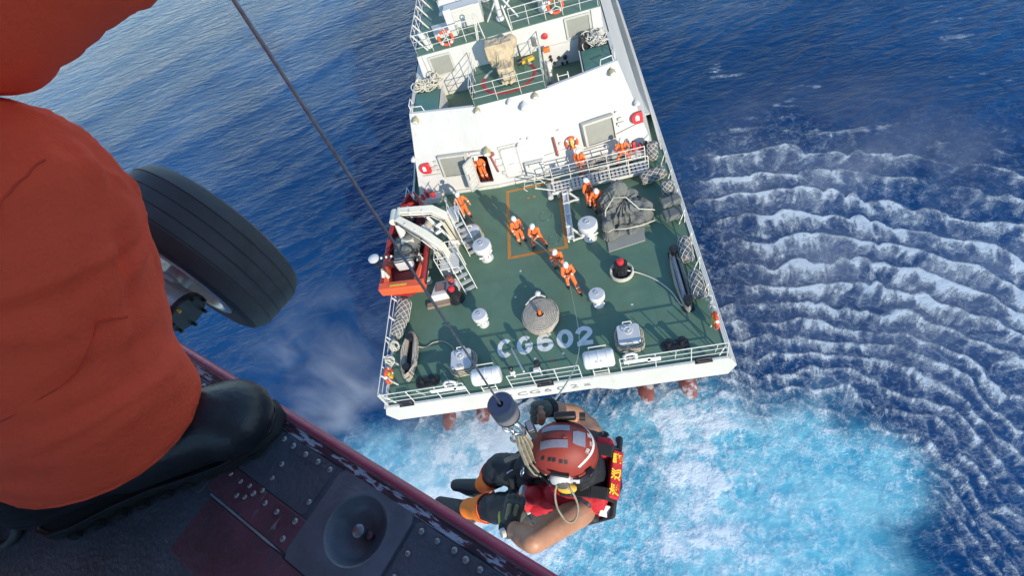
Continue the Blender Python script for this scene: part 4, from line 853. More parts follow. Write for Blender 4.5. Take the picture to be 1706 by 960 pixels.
# grey folded cushions on the starboard rail
for (p_, d_, a_), lb in zip((((6.55, 8.15, .62), (.95, .5, .34), .25), ((6.5, 7.5, .45), (.85, .62, .30), .15)), ('upper grey folded canvas cushion on the starboard rail', 'lower grey folded canvas cushion on the starboard rail')):
    mb = MB(); mb.box(p_, d_, a_); o = part('canvas_cushion', mb, 'tarp_grey', None, 60, .09); setp(o, lb, 'cushion', 'folded canvas cushions'); o.modifiers['edge'].segments = 4
# hoses / loose line hung on the port rail corner and starboard rail
for i_, (p_, lb) in enumerate((((-6.85, 1.95, .7), 'pale line bundle hung on the port rail above the lifebuoy'), ((-6.72, 2.75, .6), 'pale line bundle hung on the port rail by the rope bundle'))):
    mb = MB()
    for j in range(6): mb.torus((p_[0]+random.uniform(-.05, .05), p_[1]+random.uniform(-.06, .06), p_[2]+random.uniform(-.05, .05)), .17+.02*j*.5, .022, Euler((random.uniform(.8, 1.6), random.uniform(-.4, .4), random.uniform(0, 3))).to_matrix(), 18, 5)
    o = part('line_bundle', mb, 'rope_pale', None, 60); setp(o, lb, 'rope')
mb = MB()
for j in range(9): mb.torus((6.86+random.uniform(-.03, .03), 1.85+j*.075, .62+random.uniform(-.08, .08)), .12, .025, Euler((random.uniform(1, 2), 0, random.uniform(0, 3))).to_matrix(), 14, 5)
o = part('line_bundle', mb, 'rope_net', None, 60); setp(o, 'white line bundle tied along the starboard rail above the lifebuoy', 'rope')
# lifebuoys
def buoy(M_, label, Rr=.30, lines=True):
    t = T('lifebuoy', (0, 0, 0), 0, label, 'lifebuoy', 'orange lifebuoys'); t.matrix_world = M_
    mb = MB(); mb.torus((0, 0, .0), Rr, .075, None, 32, 10); part('ring', mb, 'buoy_orange', t, 80)
    for k in range(4):
        mb = MB(); a0 = PI/4+k*PI/2; mb.tube([(Rr*math.cos(a0+d_), Rr*math.sin(a0+d_), 0) for d_ in (-.14, -.05, .05, .14)], .080, 10); part('band', mb, 'buoy_white', t, 60)
    if lines:
        mb = MB()
        for k in range(3): a = 2*PI*k/3+PI/2; mb.cyl((0, 0, .03), (Rr*1.15*math.cos(a), Rr*1.15*math.sin(a), .05), .028, n=6)
        part('bracket', mb, 'rail_white', t, 60)
    return t
bM = wall_M(2.48, 1.56, .10); b1 = buoy(bM, 'orange lifebuoy with yellow lamp on the white bulkhead beside the red pipe', .29, False)
mb = MB(); mb.box((0, 0, .06), (.14, .44, .10)); mb.box((0, .26, .06), (.08, .1, .08)); part('marker_lamp', mb, 'yellow', b1, 35, .02)
RX = Matrix.Rotation(PI/2, 4, 'X')
buoy(Matrix.Translation((-2.85, YH+.18, Z2+.45)) @ RX, 'orange lifebuoy on the upper deck rail, port side', .36); buoy(Matrix.Translation((2.95, YH+.18, Z2+.52)) @ RX, 'orange lifebuoy on the upper deck rail, starboard side', .36)
b2 = buoy(Matrix.Translation((-6.86, 1.28, .55)) @ Matrix.Rotation(R(88), 4, 'Y'), 'orange lifebuoy with yellow lamp on the port stern rail', .31, False)
mb = MB(); mb.box((0, 0, .07), (.42, .16, .10)); part('marker_lamp', mb, 'yellow', b2, 35, .02)
b3 = buoy(Matrix.Translation((6.86, 1.45, .55)) @ Matrix.Rotation(R(-88), 4, 'Y'), 'orange lifebuoy with yellow lamp on the starboard stern rail', .31, False)
mb = MB(); mb.box((0, 0, .07), (.42, .16, .10)); part('marker_lamp', mb, 'yellow', b3, 35, .02)
# fire gear on the benches
def extinguisher(loc, h, r_, label, m='fire_red', lean=0):
    t = T('extinguisher', loc, 0, label, 'extinguisher', 'fire extinguishers on the benches'); t.rotation_euler = (lean, 0, random.uniform(0, 6))
    mb = MB(); mb.lathe([(r_*.9, 0), (r_, .03), (r_, h*.78), (r_*.5, h*.9), (r_*.25, h*.92), (r_*.25, h)], 12); part('cylinder', mb, m, t, 50)
    mb = MB(); mb.box((0, 0, h), (.05, .14, .04)); mb.tube([(0, .05, h*.97), (0, r_*1.6, h*.8), (0, r_*1.3, h*.3)], .014, 5); part('valve', mb, 'bollard_black', t, 50)
extinguisher((-5.95, 12.55, .345), .55, .10, 'tall red extinguisher on the port bench'); extinguisher((-5.62, 12.5, .345), .36, .11, 'short red extinguisher on the port bench, inboard'); extinguisher((-6.18, 12.42, .345), .34, .10, 'short red extinguisher on the port bench, outboard')
extinguisher((5.58, 12.58, .345), .62, .10, 'tall red extinguisher on the starboard bench'); extinguisher((5.92, 12.52, .345), .44, .12, 'red and white extinguisher on the starboard bench'); extinguisher((6.2, 12.5, .345), .50, .10, 'black cylinder at the outer end of the starboard bench', 'bollard_black'); extinguisher((5.35, 12.45, .345), .22, .08, 'little orange flask at the inner end of the starboard bench', 'hose_orange')
# coiled hose on the deck behind the gangway
mb = MB()
for j in range(7): mb.torus((3.72, 12.15, .06+.055*j), .50-.02*(j % 3), .035, Euler((.06*math.sin(j), .05*math.cos(j), 0)).to_matrix(), 30, 6)
o = part('coiled_hose', mb, 'rope', None, 60); setp(o, 'coiled hose standing on deck behind the gangway', 'hose')
# tarpaulin-covered winch on its steel base plate
t = T('covered_winch', (4.35, 8.0, 0), 0, 'large winch under a grey tarpaulin lashed with rope', 'winch')
mb = MB(); mb.prism([(-1.0, -1.70), (.72, -1.42), (.95, 1.6), (-.9, 1.6)], 0, .06); part('base_plate', mb, 'grey_shutter', t, 35, .01)
mb = MB(); mb.cap((-.35, .55, .35), (.55, .25, .45), .62, .55, 16); mb.cap((-.55, .75, .9), (-.05, .6, 1.65), .46, .42, 14); mb.box((-.1, .35, .35), (1.7, 1.35, .66)); mb.cap((.75, -.15, .35), (.95, .35, .4), .5, .45, 14); mb.cap((-.65, 1.0, .3), (.4, 1.0, .55), .45, .45, 12); mb.ell((.05, .2, .02), (1.35, 1.15, .30))
cv = solid(mb, .032, 9, 'tarpaulin')
def crumple(me_, amp, sc, seed):
    """draped cloth: folds that run downhill and deepen towards the hem, with a few sharp creases"""
    n_ = len(me_.vertices); co = np.zeros(n_*3, np.float32); me_.vertices.foreach_get('co', co); no = np.zeros(n_*3, np.float32); me_.vertex_normals.foreach_get('vector', no)
    co = co.reshape(-1, 3); no = no.reshape(-1, 3); x, y, z = co.T; ht = np.clip(z/max(.01, z.max()), 0, 1); a = np.arctan2(y-y.mean(), x-x.mean())
    f1 = (1-2*np.abs(np.sin(a*6.5*sc+7*fbm(x*1.1*sc, y*1.1*sc+z*.5, seed, 2)))**.8)*(1.25-ht)
    f2 = 1-np.abs(fbm(x*2.2*sc+z*1.2, y*2.2*sc-z*1.5, seed+5, 3)-.5)*5
    d = .62*f1+.42*np.clip(f2, -.6, 1)-.1
    co = co+no*(d*amp*.55)[:, None]; co[:, 2] = np.maximum(co[:, 2], .012); me_.vertices.foreach_set('co', co.astype(np.float32).ravel()); me_.update()
crumple(cv, .21, 1.25, 5); link('tarpaulin', cv, 'tarp_grey', t, 180)
mb = MB(); mb.tube([(-.95, -.2, .3), (-.8, .1, .95), (-.35, .25, 1.52), (.2, .05, 1.56), (.7, -.3, 1.0), (1.3, -.2, .7), (1.45, .1, .3)], .03, 6); part('lashing', mb, 'rope_pale', t, 60)
mb = MB(); mb.tube([(-1.1, -.3, .12), (-.6, -.72, .42), (0, -.85, .45), (.7, -.8, .42), (1.4, -.4, .16)], .026, 6); part('lashing', mb, 'rope_pale', t, 60)
t = T('covered_control_stand', (3.52, 7.25, .06), 0, 'small control stand under a grey tarpaulin beside the covered winch', 'control stand')
mb = MB(); mb.cap((0, 0, .2), (0, .05, .75), .26, .24, 14); mb.box((0, .02, .78), (.42, .34, .28)); mb.ell((.05, -.02, .05), (.42, .38, .2)); cv = solid(mb, .04, 5, 'tarpaulin'); crumple(cv, .09, 1.3, 12); link('tarpaulin', cv, 'tarp_grey', t, 180)
mb = MB(); mb.tube([(-.24, -.1, .55), (0, -.26, .58), (.25, -.1, .55), (.24, .14, .55), (0, .28, .56), (-.24, .14, .55)], .018, 6, closed=True); part('lashing', mb, 'rope_pale', t, 60)
# folded white davit rack beside the orange square
t = T('boat_rack', (1.72, 8.9, 0), 0, 'long white folded steel rack beside the orange square', 'rack')
for q_ in (-.12, .12):
    mb = MB(); mb.beam((q_, -1.75, .34), (q_, 1.75, .34), .07, .16); part('side_bar', mb, 'raft_white', t, 35, .008)
mb = MB(); mb.box((0, 0, .33), (.2, 3.1, .05)); part('tread', mb, 'cap_grey', t)
for y_ in (-1.5, -.8, 0, .8, 1.5):
    mb = MB(); mb.box((0, y_, .40), (.34, .10, .08)); part('cross_bar', mb, 'raft_white', t, 35, .006)
for y_ in (-1.25, 1.4):
    mb = MB(); mb.beam((.12, y_+.25, .36), (.55, y_-.05, .04), .08, .08); mb.beam((.10, y_-.35, .2), (.58, y_-.1, .04), .07, .07); part('brace', mb, 'raft_white', t, 35, .006)
    mb = MB(); mb.box((0, y_, .13), (.28, .16, .26)); mb.box((.55, y_-.08, .03), (.22, .2, .06)); part('foot', mb, 'raft_white', t, 35, .01)
# gangway stowed athwart the deck
t = T('gangway', (3.55, 11.1, 0), R(1.5), 'white stowed gangway with rails lying across the deck before the bulkhead', 'gangway')
GL = 5.0
for s in (-1, 1):
    mb = MB(); mb.beam((-GL/2, s*.38, .34), (GL/2, s*.38, .34), .07, .16); part('stringer', mb, 'rail_white', t, 35, .006)
    mb = MB()
    for zz in (.62, .85, 1.08): mb.tube([(-GL/2+.15, s*.42, zz), (GL/2-.05, s*.42, zz)], .020, 6)
    for i in range(6): x_ = -GL/2+.15+(GL-.2)*i/5; mb.cyl((x_, s*.42, .38), (x_, s*.42, 1.42 if s < 0 else 1.30), .024, n=6)
    mb.tube([(-GL/2+.15, s*.42, .9), (-GL/2+.15, s*.42, 1.34), (-GL/2+.25, s*.42, 1.42 if s < 0 else 1.30), (GL/2-.15, s*.42, 1.42 if s < 0 else 1.30), (GL/2-.05, s*.42, 1.32), (GL/2-.05, s*.42, .9)], .026, 7); part('hand_rail', mb, 'rail_white', t, 60)
for i in range(24):
    mb = MB(); mb.box((-GL/2+.12+i*(GL-.24)/23, 0, .36), (.12, .70, .03)); part('tread', mb, 'cap_grey', t)
for x_ in (-GL/2+.3, GL/2-.4):
    mb = MB(); mb.box((x_, 0, .13), (.16, .9, .26)); part('support', mb, 'rail_white', t, 35, .01)
mb = MB(); mb.cyl((-GL/2-.12, -.5, .18), (-GL/2-.12, .5, .18), .14, n=14); part('roller', mb, 'cap_grey', t, 45)
for y_ in (-.42, .42):
    mb = MB(); mb.beam((-GL/2+.2, y_, .55), (-GL/2-.75, y_-.15, 1.15), .05, .05); part('folded_bar', mb, 'rail_white', t)
mb = MB(); mb.tube([(-GL/2-.2, .4, .3), (-GL/2-.5, .45, .75), (-GL/2-1.3, .45, .82), (-GL/2-1.45, .4, .4), (-GL/2-1.3, .4, .2)], .024, 6); mb.tube([(-GL/2-.2, .4, .55), (-GL/2-1.35, .45, .55)], .02, 6); mb.cyl((-GL/2-.8, .45, .8), (-GL/2-.8, .45, .2), .02, n=6); part('end_rail', mb, 'rail_white', t, 60)
# covered gun on its platform, yellow-clad stowage, rope nets
t = T('covered_gun', (-.05, 15.25, ZT), 0, 'deck gun under a tan canvas cover on the red ringed platform', 'gun')
mb = MB(); mb.lathe([(.55, 0), (.5, .1), (.42, .15)], 20); part('mount', mb, 'deck_green_gloss', t, 40)
mb = MB(); mb.cap((0, .15, .3), (0, .3, 1.0), .42, .5, 14); mb.box((-.05, .45, 1.35), (1.35, .75, .75)); mb.cap((-.55, .45, 1.2), (.55, .55, 1.45), .32, .34, 12); mb.cap((.05, -.1, .75), (.08, -.85, .55), .34, .28, 12); mb.box((.06, -.55, .48), (.72, .55, .9)); mb.cap((-.6, .35, 1.0), (-.55, .2, .7), .2, .16, 10)
cv = solid(mb, .04, 5, 'canvas_cover'); crumple(cv, .13, 1.3, 21); link('canvas_cover', cv, 'tarp_tan', t, 180)
for zz, rr_ in ((.45, .5), (.95, .62)):
    mb = MB(); mb.tube([(.06+rr_*.78*math.cos(a), -.25+rr_*1.0*math.sin(a), zz+.05*math.sin(2*a)) for a in [2*PI*i/24 for i in range(24)]], .014, 5, closed=True); part('lashing', mb, 'rope', t, 60)
t = T('yellow_hose_tray', (1.05, 16.2, ZT), .3, 'yellow and grey stowage lying beside the covered gun', 'tray'); mb = MB(); mb.box((0, 0, .09), (.7, .3, .16)); part('tray', mb, 'yellow', t, 35, .03); mb = MB(); mb.cyl((-.55, .05, .12), (-.25, .0, .16), .16, .12, 10); part('nozzle', mb, 'dark_metal', t, 45)
def net_pile(loc, sx, sy, sz, label, m, seed):
    random.seed(seed); mb = MB()
    for j in range(34):
        c_ = (loc[0]+random.uniform(-1, 1)*sx*.8, loc[1]+random.uniform(-1, 1)*sy*.7, loc[2]+random.uniform(.05, 1)*sz)
        mb.torus(c_, random.uniform(.14, .30), .026, Euler((random.uniform(-.9, .9), random.uniform(-.9, .9), random.uniform(0, 6))).to_matrix(), 14, 5)
    o = part('rope_net_pile', mb, m, None, 60); setp(o, label, 'net', 'rope nets in the raft wells')
net_pile((-4.45, 16.3, ZT-.1), .75, .4, .55, 'pale rope net heaped behind the port green locker', 'rope_pale', 3); net_pile((4.55, 16.35, ZT-.1), .6, .35, .5, 'white rope net heaped behind the starboard green locker', 'rope_net', 4)
mb = MB(); mb.box((4.15, 16.55, ZT+.1), (.55, .4, .7)); mb.cyl((3.85, 16.3, ZT-.2), (3.95, 16.3, ZT+.5), .2, .16, 10); o = part('dark_winch', mb, 'dark_metal', None, 40, .04); setp(o, 'dark winch beside the white rope net on the upper well', 'winch')
# ------------------------------------------------------------------ rescue boat, davit and boarding platform on the port side
t = T('rescue_boat', (-6.28, 8.45, .42), R(-1), 'red rescue boat with orange stern stowed under the port davit', 'boat')
def boat_half(u):                                                    # u 0 stern .. 1 bow
    w_ = 1.12*(1-max(0, u-.52)**2*3.9) if u > .52 else 1.12
    return max(.05, w_), .95+.50*max(0, u-.45)**1.6*2.2, .12+.85*max(0, u-.72)**1.8*6
BL = 6.0
def boat_ring(u, inset=0., zt=0.):
    w_, zs, zk = boat_half(u); y_ = -BL/2+BL*u
    return w_, zs, zk, y_
mb = MB(); rings = []
for i in range(21):
    u_ = i/20; w_, zs, zk, y_ = boat_ring(u_)
    rings.append([(-w_, y_, zs), (-w_*.98, y_, zs-.35), (-w_*.72, y_, (zs+zk)/2-.12), (0, y_, zk), (w_*.72, y_, (zs+zk)/2-.12), (w_*.98, y_, zs-.35), (w_, y_, zs)])
vs = [p for r_ in rings for p in r_]; fs = [(j*7+i, j*7+i+1, (j+1)*7+i+1, (j+1)*7+i) for j in range(20) for i in range(6)]+[(0, 1, 2, 3, 4, 5, 6)]
mb.add(vs, fs); part('hull', mb, 'rib_hull', t, 30)
mb = MB(); inner = []
for i in range(20):
    u_ = .03+i/20*.95; w_, zs, zk, y_ = boat_ring(u_); zd = .55+.55*max(0, u_-.62)*1.6
    inner.append([(-w_*.86, y_, zs), (-w_*.80, y_, zd), (w_*.80, y_, zd), (w_*.86, y_, zs)])
vs = [p for r_ in inner for p in r_]; mb.add(vs, [(j*4+i, j*4+i+1, (j+1)*4+i+1, (j+1)*4+i) for j in range(19) for i in range(3)]); part('well_deck', mb, 'rib_deck', t, 30)
for s in (-1, 1):
    mb = MB(); mb.tube([(s*boat_half(i/18)[0]*.94, -BL/2+BL*i/18, boat_half(i/18)[1]+.02) for i in range(19)], [.13]*14+[.12, .11, .09, .07, .05], 9); part('gunwale', mb, 'rib_hull', t, 70)
    mb = MB(); mb.tube([(s*(boat_half(i/18)[0]+.05), -BL/2+BL*i/18, boat_half(i/18)[1]-.10) for i in range(18)], .05, 6); part('rubbing_strake', mb, 'bollard_black', t, 70)
mb = MB(); mb.prism([(-1.12, -3.12), (1.12, -3.30), (1.16, -2.82), (-1.16, -2.66)], .62, 1.12); part('stern_platform', mb, 'rib_orange', t, 35, .06)
mb = MB(); mb.box((-.1, -3.0, 1.14), (.85, .12, .02), -.06); part('yellow_label', mb, 'yellow', t)
for s in (-1, 1):
    mb = MB(); mb.prism([(s*.62, -2.75), (s*.92, -2.75), (s*1.02, -1.7), (s*.86, -1.6)], .58, 1.1); part('side_locker', mb, 'rib_orange', t, 35, .05)
mb = MB(); mb.box((0, -2.1, .60), (1.3, 1.1, .06)); part('after_deck', mb, 'rib_deck', t)
mb = MB(); mb.box((0, -1.62, 1.0), (.85, .3, .7)); part('seat', mb, 'cap_grey', t, 35, .06)
mb = MB(); mb.cap((-.25, -.35, .9), (.3, -.3, 1.15), .50, .46, 14); mb.box((0, -.45, .85), (1.25, 1.2, .5)); mb.cap((.1, -.9, .8), (.15, -.95, 1.15), .38, .34, 12); cv = solid(mb, .06, 6, 'console_cover'); crumple(cv, .12, .9, 33); link('console_cover', cv, 'tarp_grey', t, 180)
mb = MB(); mb.tube([(-1.08, -1.95, .95), (-1.10, -1.95, 1.75), (-.95, -1.95, 1.95), (.80, -1.95, 1.95), (.98, -1.95, 1.75), (1.0, -1.95, .95)], .055, 8); mb.tube([(-1.10, -1.75, 1.45), (.98, -1.75, 1.45)], .04, 7); mb.tube([(-1.10, -2.15, 1.72), (.9, -2.15, 1.72)], .03, 6); part('arch', mb, 'dark_metal', t, 60)
mb = MB(); mb.lathe([(.22, 0), (.26, .05), (.26, .14), (.14, .22), (.01, .24)], 16, Matrix.Translation((-1.05, -1.95, 1.98))); part('radar_dome', mb, 'cap_grey', t, 50)
for k, x_ in enumerate((-.7, -.45, -.2)):
    mb = MB(); mb.cyl((x_, -1.98, 1.99), (x_+.08, -2.05, 2.12), .035, .05, 8); part('arch_lamp', mb, 'raft_white', t, 50)
mb = MB(); mb.tube([(-.9, -2.45, 1.2), (-.85, -2.2, 1.5), (-.75, -2.35, 1.35), (-.62, -2.5, 1.15)], .085, 8); part('life_vest_bundle', mb, 'rope_pale', t, 70)
mb = MB(); mb.tube([(.62, -1.5, .9), (.85, -1.35, 1.25), (.95, -1.6, 1.1), (.8, -1.75, .8)], .07, 8); part('hose_bundle', mb, 'rope_pale', t, 70)
for q_ in ((-.35, 1.6, 1.22, .09), (.30, 1.35, 1.2, .08), (.0, .95, .95, .10), (.55, .85, .95, .08), (-.55, .7, .95, .07)):
    mb = MB(); mb.ell((q_[0], q_[1], q_[2]), (q_[3]*1.3, q_[3], q_[3])); part('float_bag', mb, 'rib_orange', t, 80)
mb = MB(); mb.box((.12, 1.25, 1.0), (.28, .3, .25)); part('anchor_locker', mb, 'bollard_black', t, 35, .03)
random.seed(11)
for k in range(7):
    mb = MB(); mb.torus((random.uniform(-.7, .7), random.uniform(-1.4, 1.3), .78+random.uniform(0, .25)), random.uniform(.10, .2), .028, Euler((random.uniform(-.6, .6), random.uniform(-.6, .6), 0)).to_matrix(), 16, 5); part('coiled_line', mb, random.choice(('rope_pale', 'rope', 'bollard_black', 'hose_orange')), t, 60)
for k in range(6):
    x_, y_ = random.choice((-1, 1))*random.uniform(.45, .75), random.uniform(-1.5, 1.0); mb = MB(); mb.box((x_, y_, .80), (random.uniform(.18, .32), random.uniform(.2, .4), random.uniform(.25, .45)), random.uniform(0, 1)); part('stowed_bag', mb, random.choice(('strap_black', 'rust_red', 'cap_grey', 'hose_orange')), t, 35, .04)
for k in range(5):
    y_ = -1.3+.6*k; mb = MB(); mb.tube([(-.95, y_, 1.0), (-.5, y_+.1, 1.25), (.4, y_+.15, 1.22), (.95, y_+.05, 1.0)], .022, 5); part('grab_line', mb, 'bollard_black' if k % 2 else 'rust_red', t, 60)
for q_ in (-1.9, 1.2):
    mb = MB(); mb.tube([(-1.0, q_, .45), (-.8, q_, .1), (0, q_, -.12), (.8, q_, .1), (1.0, q_, .45)], .07, 7); mb.box((.3, q_, -.25), (1.2, .2, .34)); part('cradle', mb, 'cap_grey', t, 50)
# davit: two bent arms meeting over the boat
t = T('davit', (-4.45, 8.0, 0), 0, 'cream twin armed boat davit reaching over the red rescue boat', 'davit')
def arm(pts, w_, h_):
    mb = MB()
    for a_, c_ in zip(pts, pts[1:]): mb.beam(a_, c_, w_, h_)
    return mb
tip = (-1.95, .75, 2.75)
a1 = [(.15, -.85, .35), (-.05, -.75, 1.75), (-.62, -.38, 2.30), (-1.72, .35, 2.86), tip]; a2 = [(.35, 1.05, .35), (.2, 1.10, 1.75), (-.28, 1.15, 2.30), (-1.70, .95, 2.80), tip]
for i_, a_ in enumerate((a1, a2)):
    rings = []
    for j, p_ in enumerate(a_):
        p_ = Vector(p_); d_ = (Vector(a_[min(j+1, 4)])-Vector(a_[max(j-1, 0)])).normalized(); sx = d_.cross(Vector((.2, 1, .1))).normalized(); sy = d_.cross(sx); w_ = (.26, .25, .24, .19, .15)[j]; h_ = (.21, .21, .20, .17, .14)[j]
        rings.append([p_+sx*w_+sy*h_, p_-sx*w_+sy*h_, p_-sx*w_-sy*h_, p_+sx*w_-sy*h_])
    mb = MB(); mb.loft(rings); part('arm', mb, 'crane_cream', t, 30, .025)
mb = MB(); M_ = Matrix.Translation((-1.28, -.06, 2.74)); mb.box((-1.18, -.07, 2.66), (.62, .012, .10), R(147)); part('yellow_warning_label', mb, 'yellow', t)
for i_, a_ in enumerate((a1, a2)):
    for off in ((.0, -.26, .05), (.02, -.28, -.06)):
        mb = MB(); mb.tube([Vector(p_)+Vector(off) for p_ in a_[:4]], .026, 6); part('hydraulic_pipe', mb, 'steel' if off[2] > 0 else 'bollard_black', t, 60)
    for p_ in a_[1:4]:
        mb = MB(); mb.cyl(Vector(p_)-Vector((.04, .27, 0)), Vector(p_)+Vector((.04, .27, 0)), .075, n=12); part('pivot_pin', mb, 'dark_metal', t, 45)
    for f_ in (.3, .7):
        p_ = Vector(a_[2]).lerp(Vector(a_[3]), f_); mb = MB(); mb.box(p_, (.10, .46, .42), .3); part('arm_band', mb, 'cap_grey', t, 35, .01)
for k in range(4):
    mb = MB(); mb.tube([(-1.95, .5+.16*k, 2.7), (-1.9, .45+.15*k, 2.0), (-1.75, .3+.15*k, 1.4)], .016, 5); part('fall_wire', mb, 'dark_metal', t, 60)
mb = MB(); mb.cyl((-.95, .25, 1.75), (-.55, .95, 1.75), .20, n=18); part('winch_drum', mb, 'rope', t, 45)
mb = MB(); mb.box((-1.15, .75, 1.35), (.35, .5, .5), .2); part('power_pack', mb, 'dark_metal', t, 35, .03)
mb = MB(); mb.cyl((-2.0, .35, 2.78), (-2.0, 1.1, 2.78), .20, n=16); mb.cyl((-1.72, .35, 2.9), (-1.72, 1.1, 2.9), .12, n=12); part('sheave', mb, 'crane_cream', t, 45, .01)
mb = MB(); mb.cyl((-2.0, .7, 2.6), (-1.85, .15, 1.55), .16, .22, 12); mb.cyl((-1.8, .9, 2.7), (-1.55, .5, 1.6), .07, n=8); mb.box((-1.62, .05, 1.75), (.62, .5, .34)); part('hook_block', mb, 'crane_cream', t, 45, .01)
mb = MB(); mb.cyl((-.05, 0, .4), (-.75, .35, 2.2), .075, n=10); mb.cyl((.1, .75, .5), (-.55, .9, 2.2), .075, n=10); part('hydraulic_ram', mb, 'raft_white', t, 45)
mb = MB(); mb.box((-.75, .62, 1.55), (.55, .62, .42), .4); part('winch_drum_cover', mb, 'cap_grey', t, 35, .06)
for q_ in ((-.35, .35, 1.45), (-.45, .75, 1.2), (-.9, .15, 1.35), (-.2, .55, 1.75), (-.55, -.05, 1.15)):
    mb = MB(); mb.cyl(q_, (q_[0]+.28, q_[1]+.12, q_[2]+.05), .10, n=10); part('hydraulic_motor', mb, 'raft_white', t, 45, .01)
mb = MB()
for k in range(5): mb.tube([(-.1-.1*k, -.2+.2*k, .9), (-.3-.05*k, .05+.2*k, 1.3), (-.6, .2+.15*k, 1.1), (-.75, .1+.2*k, .6)], .025, 5)
o = part('hydraulic_hose', mb, 'bollard_black', t, 60); setp(o, kind='stuff')
mb = MB(); mb.box((.05, -.85, .18), (.75, .75, .36)); mb.box((.25, 1.05, .18), (.7, .7, .36)); mb.box((.1, .1, .10), (.55, 2.4, .20)); part('pedestal', mb, 'raft_white', t, 35, .02)
# boarding platform with stairs
t = T('boarding_platform', (-4.15, 6.8, 0), 0, 'white steel boarding platform with railed stairs beside the davit', 'platform')
mb = MB(); mb.box((0, 0, 1.0), (.95, 1.0, .05)); part('floor_frame', mb, 'cap_grey', t, 35, .006)
for k in range(9):
    mb = MB(); mb.box((0, -.44+.11*k, 1.035), (.86, .04, .02)); part('grating_bar', mb, 'rail_white', t)
for s, y_ in ((-1, -.48), (1, .48)):
    for x_ in (-.46, .46):
        mb = MB(); mb.cyl((x_, y_, 0), (x_, y_, 1.0), .035, n=8); part('leg', mb, 'rail_white', t, 50)
mb = MB()
for zz in (1.42, 1.85): mb.tube([(.46, .48, zz), (-.46, .48, zz), (-.46, -.48, zz), (.2, -.48, zz)], .022, 6)
for x_, y_ in ((.46, .48), (0, .48), (-.46, .48), (-.46, 0), (-.46, -.48), (.2, -.48)): mb.cyl((x_, y_, 1.0), (x_, y_, 1.85), .022, n=6)
part('guard_rail', mb, 'rail_white', t, 60)
def stairs(p0, p1, wid, n_, rail_h):
    p0, p1 = Vector(p0), Vector(p1); d_ = p1-p0; sd = d_.cross(Vector((0, 0, 1))).normalized()*wid/2
    for s in (-1, 1):
        mb = MB(); mb.beam(p0+sd*s, p1+sd*s, .035, .12); part('stair_stringer', mb, 'rail_white', t)
        if rail_h:
            mb = MB(); up = Vector((0, 0, rail_h)); mb.tube([p0+sd*s, p0+sd*s+up*.9, p0+sd*s+up+d_*.04, p1+sd*s+up-d_*.04, p1+sd*s+up*.9, p1+sd*s], .024, 7); mb.cyl(p0.lerp(p1, .5)+sd*s, p0.lerp(p1, .5)+sd*s+up, .02, n=6); part('stair_rail', mb, 'rail_white', t, 60)
    for i in range(n_):
        p_ = p0.lerp(p1, (i+.5)/n_); mb = MB(); mb.box(p_, (wid, .18, .03), math.atan2(-d_.x, d_.y)); part('stair_tread', mb, 'cap_grey', t)
stairs((.82, -1.3, .02), (.42, -.42, 1.02), .58, 4, .85); stairs((.92, 1.05, .02), (.42, 2.3, 1.25), .5, 6, .75)
mb = MB(); mb.box((.16, 2.9, 1.25), (.6, 1.15, .06)); part('upper_step', mb, 'cap_grey', t)
mb = MB(); mb.tube([(-.12, 3.5, .9), (-.14, 3.5, 1.9), (-.02, 3.5, 1.98), (.10, 2.5, 1.98), (.2, 2.4, 1.2)], .024, 7); mb.tube([(.42, 3.5, .2), (.40, 3.5, 1.75), (.42, 2.6, 1.75), (.42, 2.4, 1.2)], .024, 7); part('hand_loop', mb, 'rail_white', t, 60)
mb = MB(); mb.prism([(-1.05, -1.6), (.25, -1.55), (.25, -.75), (-.85, -.75)], 0, .55); part('machinery_box', mb, 'raft_white', t, 35, .03)
mb = MB(); mb.cyl((-.02, -.95, .55), (-.02, -.95, .95), .17, .15, 14); part('orange_float', mb, 'rust_red', t, 50, .02)
mb = MB(); mb.box((-.55, -1.15, .58), (.5, .5, .06)); part('brown_lid', mb, 'brown_box', t, 35, .01)
t2 = MB(); t2.box((-4.95, 5.05, .07), (1.15, .30, .14), R(3)); o = part('timber_plank', t2, 'wood', None, 35, .015); setp(o, 'brown timber plank lying in front of the crane platform', 'plank')

